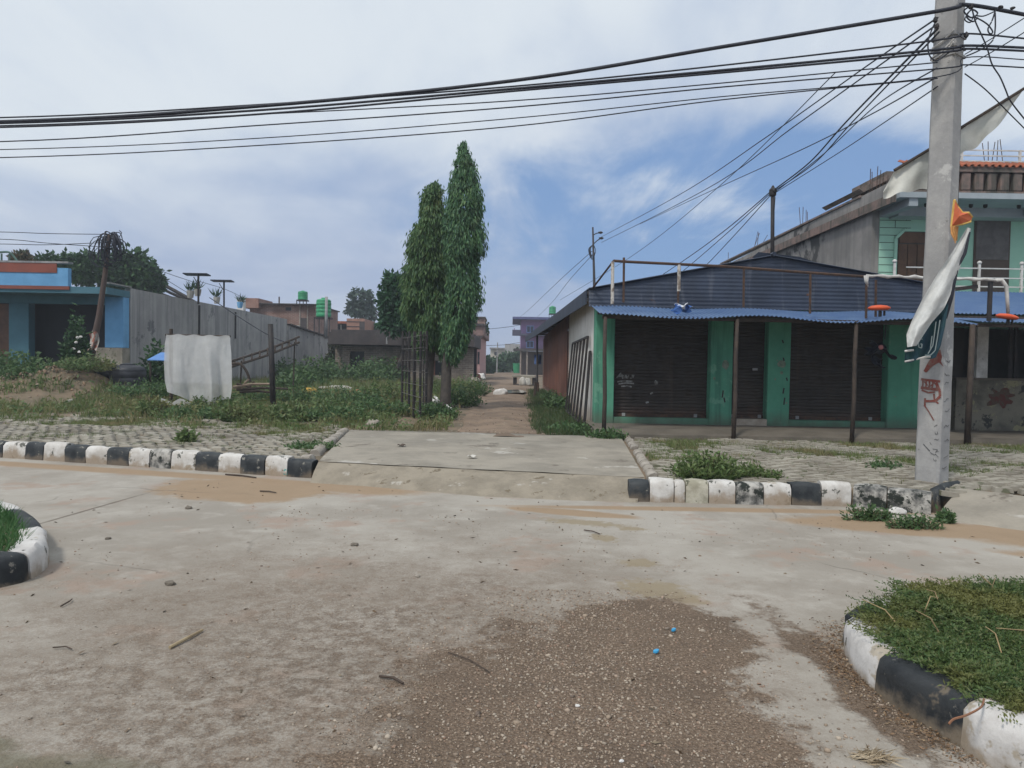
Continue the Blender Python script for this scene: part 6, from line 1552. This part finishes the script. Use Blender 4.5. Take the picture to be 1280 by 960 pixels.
for (px, py, rx, rz, mt, lab) in ((298,527,.55,.42,m_weed,'yellowish weed clump on the paving edge below the lone post'),(190,519,.5,.35,m_weed,'weed clump on the paving edge left of the plastic sheet'),(20,500,1.4,.7,m_weedd,'broad dark weeds at the far left before the teal pillar'),
        (55,497,.8,.75,m_weed,'bright round bush before the earth heap at the left'),(138,490,.75,.75,m_weed,'pale bush before the black tanks'),(108,501,1.0,.45,m_weed,'low weeds before the earth heap'),(222,497,.6,.8,m_weed,'bush at the lower left corner of the plastic sheet'),
        (185,507,1.2,.4,m_weedd,'low dark weeds left of the plastic sheet'),(320,505,1.0,.5,m_weedd,'weeds between the plastic sheet and the lone post'),(270,512,.9,.35,m_weed,'weeds before the plastic sheet foot'),(375,505,1.1,.5,m_weedd,'low weeds right of the lone post'),
        (400,512,.9,.4,m_weed,'pale weeds between the lone post and the bar cage'),(440,508,1.2,.5,m_weedd,'weeds left of the bar cage'),(475,505,1.0,.6,m_weed,'tall grassy weeds beside the bar cage'),(360,525,.8,.3,m_weed,'low weeds at the back of the left paving'),(420,526,.8,.28,m_weedd,'weeds by the pale kerb stones'),
        (470,520,.9,.35,m_weedd,'weeds behind the pale boulder'),(545,523,.6,.35,m_weedd,'weeds at the right foot of the bar cage'),(575,508,.8,.55,m_weedd,'weeds right of the tall tree trunk'),(590,495,.9,.7,m_weedd,'bank of weeds at the left side of the lane'),(560,497,1.2,.8,m_weed,'tall weeds behind the tall tree trunk'),(235,523,.7,.25,m_weedd,'low tuft on the paving below the plastic sheet')):
    bush(px, py, rx, rz*1.3, lab, mt, int(700+900*rx), .10, .024, 40, G1)
for (px, py, rx, rz, lab) in ((395,482,1.5,1.0,'dense dark bush left of the brick house door'),(425,478,1.6,1.2,'tallest dark bush below the grey boundary wall'),(455,482,1.4,.95,'dense dark bush before the brick house door'),(360,478,1.2,.9,'dark bush behind the lone post'),(335,470,1.2,1.6,'tall dark bush against the tall grey wall'),(478,480,1.3,1.1,'grassy bush before the brick wall'),(375,490,1.0,.6,'low dark bush behind the yellow bag')):
    bush(px, py, rx*1.35, rz*1.6, lab, m_weedd, 2600, .2, .06, 50, 'dense bushes at the back of the lot')
bush(94,475,.42,2.2,'leafy shrub with white flowers before the dark blue shop', m_tree, 1600, .17, .05, 60, None, 'shrub', .3, 24.5)
bush(14,480,1.5,1.15,'wide green shrub at the left edge before the teal pillar', m_weedd, 2200, .17, .05, 61, None, 'shrub', .3, 23.5)
bush(50,477,.8,.7,'reddish-green shrub beside the teal pillar', m_weedd, 1000, .15, .045, 62, None, 'shrub', .3, 24.5)
bush(196,468,.7,2.0,'dark shrub behind the blue canopy', m_tree, 1300, .2, .06, 63, None, 'shrub', .3, 26)
b = MB()
for (px, py) in ((97,422),(101,421),(95,428),(92,436),(99,440)): b.rock(D(px,py,24.2), .06, .8, 1, px)
tag(b.build('white_blossom', m_white, None), 'white blossoms on the shrub before the blue shop', 'flower', kind='stuff')
# creeper on the boundary wall
r = np.random.default_rng(77); n = 2600
ct = thing('creeper', 'browning creeper hanging over the end of the grey boundary wall', 'creeper', D(425,470,50))
u = r.random(n); v_ = r.random(n)**.8
C = np.array([D(409+30*a+4*math.sin(c2*7), 428+44*c2*(1-.5*abs(a-.5)), 50+2*a+.3*r.random()) for a, c2 in zip(u, v_)])
np_mesh('leaves', leaf_verts(C, r.normal(size=(n,3))+np.array([0,-.4,-.6]), .2, .06, 7), 4, leafmat('creeper_leaf', [(.045,.06,.03),(.07,.075,.035),(.03,.055,.028),(.10,.08,.05)]), ct)
b = MB()
for i in range(14): a = r.random(); b.tube([D(409+30*a,428,50.2+2*a), D(411+26*a,450,50.3+2*a), D(412+25*a,474,50+2*a)], .03, 4)
b.build('stems', m_bark, ct)

# grass on the lot, between the stones and along the lane
r = np.random.default_rng(5)
def field(n, x0, x1, y0, y1, keep):
    out = []
    while len(out) < n:
        x, y = r.uniform(x0, x1), y0 + (y1-y0)*r.random()**1.5
        if keep(x, y): out.append((x, y, ground_z(x, y)-.01 if not (y-K(x) < 5 and x < 30) else G-.03))
    return np.array(out)
slab_c = [Vector((p.x, p.y, 0)) for p in SLAB]
def lot_keep(x, y):
    t_ = y - K(x)
    if t_ < 3.4 or x < BXL: return False
    l, rr_ = lane_x(y)
    if y > S_bl.y-.2 and x > l-.15+.25*fbm(x, y, 1.5): return False
    if y <= S_bl.y+.3 and x > S_bl.x-.35: return False
    if x < GX+.1 and y > BY-1: return False
    for (hx, hy, hr, hh) in HEAPS:
        if (x-hx)**2+(y-hy)**2 < (hr*.75)**2 and r.random() < .93: return False
    m_ = fbm(x, y, .7, 2.0)
    lo_ = (t_-3.4)/2.2
    return m_ > -.12 + (1-min(lo_,1))*.35 and r.random() < .3+.7*min(1, lo_)
P1 = field(46000, -24, .5, 12, 44, lot_keep)
far = np.clip((P1[:,1]-14)/22, 0, 1)
tag(np_mesh('grass', blade_verts(P1, (.10+.16*r.random(len(P1)))*(1+1.4*far)*(.6+.5*np.array([fbm(a,c2,.5) for a, c2 in P1[:,:2]])+.35), .010+.016*far, .5, 6), 3, m_grass, None, (0,0,0)), kind='stuff')
ncl = 15000                                            # broad-leaved ground cover
P2 = P1[r.integers(0, len(P1), ncl)] + np.stack([r.normal(0,.1,ncl), r.normal(0,.1,ncl), .03+.2*r.random(ncl)*(.4+far[r.integers(0,len(P1),ncl)])],1)
Dv = r.normal(size=(ncl,3)); Dv[:,2] = np.abs(Dv[:,2])*.6
tag(np_mesh('ground_cover', leaf_verts(P2, Dv, .07+.07*r.random(ncl)+.06*np.clip((P2[:,1]-14)/20,0,1), .022+.02*np.clip((P2[:,1]-14)/20,0,1), 8), 4, m_weed, None, (0,0,0)), kind='stuff')
def pave_keep(x, y):
    t_ = y-K(x)
    if not (.3 < t_ < 6.5): return False
    if x < S_fl.x:
        if not left_of_slab(x, y) or t_ > 5.6: return False
    else:
        if not right_of_slab(x, y): return False
    m_ = fbm(x, y, .55, 3.0) + .35*(t_-2.6)/2.6
    f2 = fbm(x, y, 2.2, 9.0)
    if x > 0: m_ += .35*math.exp(-((y-13.7)/.45)**2)
    return m_ + .5*f2 > .34 - .30*r.random()**2 
P3 = field(62000, -17, 14, 8, 17, pave_keep)
tag(np_mesh('paving_grass', blade_verts(P3, (.03+.075*r.random(len(P3))**1.6), .007, .7, 12), 3, m_grass, None, (0,0,0)), kind='stuff')
def verge_keep(x, y):
    l, rr_ = lane_x(y); return rr_-.35+.3*fbm(x, y, 1.2) < x < X0-.05 and (y > S_br.y+.25 or x > S_br.x+.2)
P4 = field(11000, .2, 2.2, 14.1, 40, verge_keep)
tag(np_mesh('verge_grass', blade_verts(P4, .07+.16*r.random(len(P4)), .010, .6, 13), 3, leafmat('verge_blade', [(.035,.075,.028),(.055,.10,.035),(.08,.11,.045),(.10,.10,.05)]), None, (0,0,0)), kind='stuff')

# ------------------------------------------------------------------ leafy traffic island, right; grassy island, left
m_isl = leafmat('island_leaflet', [(.060,.105,.034),(.085,.135,.042),(.115,.16,.052),(.055,.105,.042),(.16,.17,.07)], transl=.3, patch=((.15,.155,.05), 1.8, .47))
def poly_in(x, y, P_):
    c_ = False; j = len(P_)-1
    for i in range(len(P_)):
        if (P_[i].y > y) != (P_[j].y > y) and x < (P_[j].x-P_[i].x)*(y-P_[i].y)/(P_[j].y-P_[i].y)+P_[i].x: c_ = not c_
        j = i
    return c_
def sprigs(name, poly, x0, x1, y0, y1, n, hgt, seed, mat, L=.036, W_=.0075, m_=20):
    r = np.random.default_rng(seed); B = []
    while len(B) < n:
        x, y = r.uniform(x0, x1), r.uniform(y0, y1)
        if poly_in(x, y, poly): B.append((x, y))
    B = np.array(B); h = hgt*(.5+.6*r.random(n))*(1+.85*np.array([fbm(a, c2, 2.2) for a, c2 in B]))
    h = h + .05*np.clip((B[:,1]-3.75)/.8,0,1)*(name == 'island_foliage')
    a = r.random(n)*2*math.pi; ln = .06+.15*r.random(n)
    tops = np.stack([B[:,0]+np.cos(a)*ln, B[:,1]+np.sin(a)*ln, .18+h],1); mid_ = np.stack([B[:,0]+np.cos(a)*ln*.35, B[:,1]+np.sin(a)*ln*.35, .18+h*.8],1); base = np.stack([B[:,0],B[:,1],np.full(n,.16)],1)
    f = np.linspace(.25,1,m_)[None,:,None]
    C = (base[:,None]*(1-f)**2 + 2*mid_[:,None]*f*(1-f) + tops[:,None]*f**2)
    T = unit((tops-base)); S = unit(np.cross(T, np.array([0,0,1.])+r.normal(size=(n,3))*.5))
    sg_ = np.where(np.arange(m_) % 2 == 0, 1, -1)[None,:,None]
    Dv = S[:,None]*sg_*.9 + T[:,None]*.6 + r.normal(size=(n,m_,3))*.28
    C = C.reshape(-1,3); Dv = Dv.reshape(-1,3)
    return tag(np_mesh(name, leaf_verts(C, Dv, L*(.6+.7*r.random(len(C))), W_, seed), 4, mat, None, (0,0,0)), kind='stuff')
_h = 24; poly = smooth_path(rpts, 12)[:_h] + r_in[_h:]
sprigs('island_foliage', poly, 1.7, 6.0, 1.8, 4.9, 8000, .04, 3, m_isl, L=.024, W_=.0045, m_=20)
b = MB(); rr = random.Random(8)
for i in range(46):
    x, y = rr.uniform(2.0,4.6), rr.uniform(2.7,4.7)
    if not poly_in(x, y, poly): continue
    a = rr.random()*6.28; l_ = rr.uniform(.12,.3); z = .24+.06*rr.random(); b.tube([(x,y,z-.1),(x+math.cos(a)*l_*.5,y+math.sin(a)*l_*.5,z+.02),(x+math.cos(a)*l_,y+math.sin(a)*l_,z-.02+.1*rr.random())], [.004,.0035,.002], 4)
tag(b.build('dry_stems', M('straw_stem', (.36,.27,.14), (.25,.18,.10), scale=8, bump=0), None, (0,0,0)), kind='stuff')
b = MB(); b.tube(smooth_path([Z(1230,874,.235), Z(1226,884,.24), Z(1208,894,.235), Z(1192,899,.225), Z(1186,905,.21)], 5), .0045, 5)
tag(b.build('twig', M('red_twig', (.28,.13,.07), (.2,.1,.06), scale=8), None), 'reddish curved twig lying on the black kerb of the leafy island', 'twig')
def ish(u, v): 
    p = D(1258+40*u, 800-18*u+16*v, 4.25); return p + Vector((0, .12*v, .02*math.sin(u*9)+.05*math.sin(u*3+v*2)))
b = MB(); b.grid(ish, 12, 6); tag(b.build('paper_scrap', m_white, None, solid=.004), 'crumpled pale scrap lying on the island foliage at the right edge', 'litter')
p = D(1268,812,4.15); b = MB(); b.rock(p, .10, .55, 2, 5); tag(b.build('stone', m_kbare, None), 'pale stone among the island foliage at the right edge', 'stone')
# left island: short dense grass
r = np.random.default_rng(31); PL = []
while len(PL) < 9000:
    x, y = r.uniform(-7.5,-2.9), r.uniform(3.4,7.6)
    if poly_in(x, y, l_in): PL.append((x, y, .17))
PL = np.array(PL)
tag(np_mesh('island_grass', blade_verts(PL, .05+.07*r.random(len(PL)), .006, .8, 33), 3, leafmat('lawn_blade', [(.035,.10,.03),(.05,.13,.04),(.08,.15,.05)]), None, (0,0,0)), kind='stuff')

# ------------------------------------------------------------------ gravel, leaves, small litter on the road
r = np.random.default_rng(41); rs_ = random.Random(41)
b = MB(); cnt = 0
ico = bmesh.new(); bmesh.ops.create_icosphere(ico, subdivisions=1, radius=1); IV = np.array([v_.co[:] for v_ in ico.verts]); IFc = np.array([[v_.index for v_ in f.verts] for f in ico.faces]); ico.free()
def stones(n, fn, name, mat, seed):
    r = np.random.default_rng(seed); V = []
    k_ = 0; tri = []
    while k_ < n:
        x, y, s = fn(r)
        if x is None: continue
        a = r.random()*6.28; sc_ = np.array([1, .6+.35*r.random(), .45+.3*r.random()])*s
        vv = IV*(1+.28*r.normal(size=(len(IV),1)))*sc_; ca, sa = math.cos(a), math.sin(a)
        vv = np.stack([vv[:,0]*ca-vv[:,1]*sa+x, vv[:,0]*sa+vv[:,1]*ca+y, vv[:,2]+s*.22],1)
        tri.append(IFc + k_*len(IV)); V.append(vv); k_ += 1
    V = np.concatenate(V); T = np.concatenate(tri)
    me = bpy.data.meshes.new(name); nf = len(T)
    me.vertices.add(len(V)); me.vertices.foreach_set('co', V.astype(np.float32).ravel())
    me.loops.add(nf*3); me.loops.foreach_set('vertex_index', T.astype(np.int32).ravel())
    me.polygons.add(nf); me.polygons.foreach_set('loop_start', np.arange(0, nf*3, 3, dtype=np.int32)); me.polygons.foreach_set('loop_total', np.full(nf, 3, dtype=np.int32)); me.update(calc_edges=True)
    return tag(link(name, me, mat, None, (0,0,0)), kind='stuff')
m_grav = leafmat('gravel_stone', [(.20,.15,.11),(.30,.235,.175),(.13,.10,.08),(.40,.34,.27),(.24,.155,.11)], transl=0, rough=.9)
def gfn_(r):
    x, y = r.normal(.3,.75), r.uniform(2.1,5.2)
    d2 = ((x-.36-.12*(y-3.3))/.98)**2 + ((y-3.1)/1.85)**2 + .5*fbm(x, y, 1.7)
    if d2 > 1 + 1.1*r.random()**2 or r.random() > .45+.55*(fbm(x, y, 1.2, 4)+.4): return None, 0, 0
    return x, y, .003+.006*r.random()**2 + (.012*r.random() if r.random() < .015 else 0)
stones(13000, gfn_, 'gravel', m_grav, 42)
def gfn2(r):
    x, y = r.uniform(-4,3.5), r.uniform(2.2,8)
    if y > K(x)-.2 or poly_in(x, y, r_in) or poly_in(x, y, rpts) or r.random() > .5+fbm(x, y, .8): return None, 0, 0
    return x, y, .003+.007*r.random()**3
def gfn4(r):
    y = 14.5+26*r.random()**2; l, rr_ = lane_x(y); x = r.uniform(l-.2, rr_+.2)
    return x, y, (.008+.022*r.random()**4)
def up4(o): 
    return o
lg = stones(500, gfn4, 'lane_grit', m_grav, 45); lg.location.z = G+.03
def gfn5(r):
    hx, hy, hr, hh = HEAPS[r.integers(0, 3)]
    x, y = hx+r.normal(0,hr*.55), hy-abs(r.normal(0,hr*.6))
    return x, y, .015+.055*r.random()**3
ec = stones(900, gfn5, 'earth_clods', leafmat('earth_clod', [(.21,.14,.09),(.27,.19,.13),(.15,.105,.07),(.32,.27,.21)], transl=0, rough=.95), 46)
for v_ in ec.data.vertices: v_.co.z += ground_z(v_.co.x, v_.co.y)
stones(2200, gfn2, 'loose_grit', m_grav, 43)
def gfn3(r):                                           # swept rubbish along the island kerb
    t_ = r.random(); i = int(10+t_*70); 
    if i >= len(RP)-1: return None, 0, 0
    p = RP[i]; x, y = p.x - abs(r.normal(0,.06))-.01, p.y + r.normal(0,.12)
    if poly_in(x, y, rpts): return None, 0, 0
    return x, y, .003+.006*r.random()**2
RP = smooth_path(rpts, 12)
stones(900, gfn3, 'kerb_grit', m_grav, 44)
n = 0; C = []
while n < 1500:
    i = int(r.uniform(30,75)); p = RP[i]; x, y = p.x - abs(r.normal(0,.075)), p.y+r.normal(0,.12)
    if poly_in(x, y, rpts) or r.random() > .75 + fbm(x, y, 3): continue
    C.append((x, y, .003+.015*r.random())); n += 1
C = np.array(C); Dv = r.normal(size=(n,3)); Dv[:,2] *= .15
tag(np_mesh('dead_leaves', leaf_verts(C, Dv, .010+.02*r.random(n)**1.5, .002+.003*r.random(n), 4), 4, leafmat('dead_leaf', [(.16,.09,.05),(.22,.14,.08),(.10,.065,.04),(.28,.2,.12)], transl=0), None, (0,0,0)), kind='stuff')
C = []
while len(C) < 260:
    x, y = r.uniform(-5,4.5), r.uniform(2.2,9.5)
    if y > K(x)-.1 or poly_in(x, y, rpts) or poly_in(x, y, lpts): continue
    C.append((x, y, .004))
C = np.array(C); n = len(C); Dv = r.normal(size=(n,3)); Dv[:,2] = .08*np.abs(Dv[:,2])
tag(np_mesh('leaf_litter', leaf_verts(C, Dv, .02+.035*r.random(n), .004+.007*r.random(n), 5), 4, leafmat('litter_leaf', [(.10,.075,.05),(.16,.11,.07),(.07,.06,.045),(.22,.17,.11)], transl=0), None, (0,0,0)), kind='stuff')
def gpt(px, py, z=.0): return Z(px, py, z)
m_blcap = M('bright_blue', (.06,.36,.62), (.05,.30,.55), scale=20, bump=0, rough=.4)
for px, py, lab in ((820,817,'larger bright blue bottle cap on the gravel'),(842,790,'smaller bright blue bottle cap on the gravel')):
    p = gpt(px, py); s = .016 if px == 820 else .013; b = MB(); b.lathe(p+Vector((0,0,.008)), [(s,0),(s*1.05,.004),(s,.012),(s*.7,.014)], 12); b.v = [(x, y, z+.3*(x-p.x)) for x, y, z in b.v]
    tag(b.build('bottle_cap', m_blcap, None), lab, 'bottle cap', 'blue caps on the gravel')
def stick(a, c2, r__, mat, lab, z=.012, mid=None):
    p, q_ = gpt(*a), gpt(*c2); p.z = q_.z = z; b = MB(); mm = p.lerp(q_,.5)+Vector((.01,.015,.004)); b.tube([p, mm, q_], [r__, r__, r__*.8], 6); tag(b.build('stick', mat, None), lab, 'stick', 'sticks on the road')
m_straw = M('straw', (.38,.30,.18), (.28,.21,.13), scale=9); m_dtw = M('dark_twig', (.09,.065,.05), (.06,.045,.035), scale=9)
stick((212,812),(253,790),.009,m_straw,'straight pale straw-coloured stick on the worn left of the road')
stick((474,848),(504,857),.007,m_dtw,'dark knobbly twig left of the gravel'); stick((560,818),(612,843),.0035,m_dtw,'thin dark curved twig at the gravel edge'); stick((66,812),(90,814),.004,m_dtw,'short thin twig near the left corner of the road'); stick((76,760),(90,751),.005,m_dtw,'thin twig lying near the left island')
stick((282,594),(320,598),.012,m_dtw,'dark twig in the mud below the left kerb'); stick((325,615),(345,617),.009,m_dtw,'short twig at the edge of the mud patch'); stick((730,664),(750,669),.006,m_dtw,'dark twig on the road before the ramp'); stick((1080,628),(1162,642),.012,m_straw,'long pale stick lying in the gutter below the concrete pole',.05)
for px, py, r__, mt, lab in ((443,682,.045,m_plinth,'dark lump of earth in the middle of the road'),(522,721,.03,m_kbare,'pale pebble in the middle of the road'),(722,883,.016,m_white,'white pebble on the gravel'),(777,952,.014,m_white,'second white pebble lower on the gravel'),(213,731,.05,m_plinth,'flat dark clod on the left of the road'),(135,674,.035,m_plinth,'small dark clod near the left island'),(236,636,.05,m_plinth,'dark clod at the edge of the mud patch')):
    p = gpt(px, py); b = MB(); b.rock((p.x,p.y,r__*.2), r__*.75, .55, 2, px); tag(b.build('stone', mt, None), lab, 'stone', 'loose stones on the road')
p = gpt(372,594); sackmesh((p.x-.05, p.y-.05, .06), .13, .10, .11, M('teal_plastic', (.08,.34,.30), (.06,.26,.24), scale=9, rough=.4), 'plastic_bag', 'teal plastic bag at the end of the left kerb', 'bag', None, 3)
p = gpt(1122,643); sackmesh((p.x, p.y, .03), .09, .05, .05, m_white, 'plastic_bag', 'torn white bag in the gutter below the concrete pole', 'bag', None, 4)
p = gpt(1090,950); r = np.random.default_rng(3); n_ = 260
C = np.array(p)+r.normal(size=(n_,3))*np.array([.035,.022,.008])+np.array([0,0,.012]); C[:,2] = np.maximum(C[:,2],.004); Dv = r.normal(size=(n_,3))*.5+np.array([.9,-.5,.25])
tag(np_mesh('straw_tuft', leaf_verts(C-unit(Dv)*.03, Dv, .07, .0028, 3), 4, leafmat('straw_fibre', [(.42,.33,.21),(.30,.23,.15),(.5,.42,.3),(.22,.165,.11)], transl=.1), None, p), 'small tuft of straw on the road beside the leafy island', 'straw')
for px, py, lab in ((590,571,'pale scrap stuck on the driveway slab'),(502,557,'dark rag scrap on the left of the driveway slab')):
    p = Z(px, py, G+.04); b = MB()
    b.grid(lambda u, v: p + Vector((.12*(u-.5), .12*(v-.5), .015*math.sin(u*7+v*4)+.012)), 6, 5); tag(b.build('scrap', m_gw if px == 590 else m_dtw, None, solid=.004), lab, 'litter')

# ------------------------------------------------------------------ moist monsoon air
hm = bpy.data.materials.new('moist_air'); hm.use_nodes = True; ht = hm.node_tree; ht.nodes.clear()
ho = ht.nodes.new('ShaderNodeOutputMaterial'); hv = ht.nodes.new('ShaderNodeVolumePrincipled')
hv.inputs['Color'].default_value = (.86, .92, 1, 1); hv.inputs['Density'].default_value = .0013; hv.inputs['Anisotropy'].default_value = .2
ht.links.new(hv.outputs[0], ho.inputs['Volume'])
b = MB(); b.box(-700, 700, -320, 1000, -1.2, 13)
tag(b.build('haze', hm, None, (0, 0, 0)), kind='stuff')
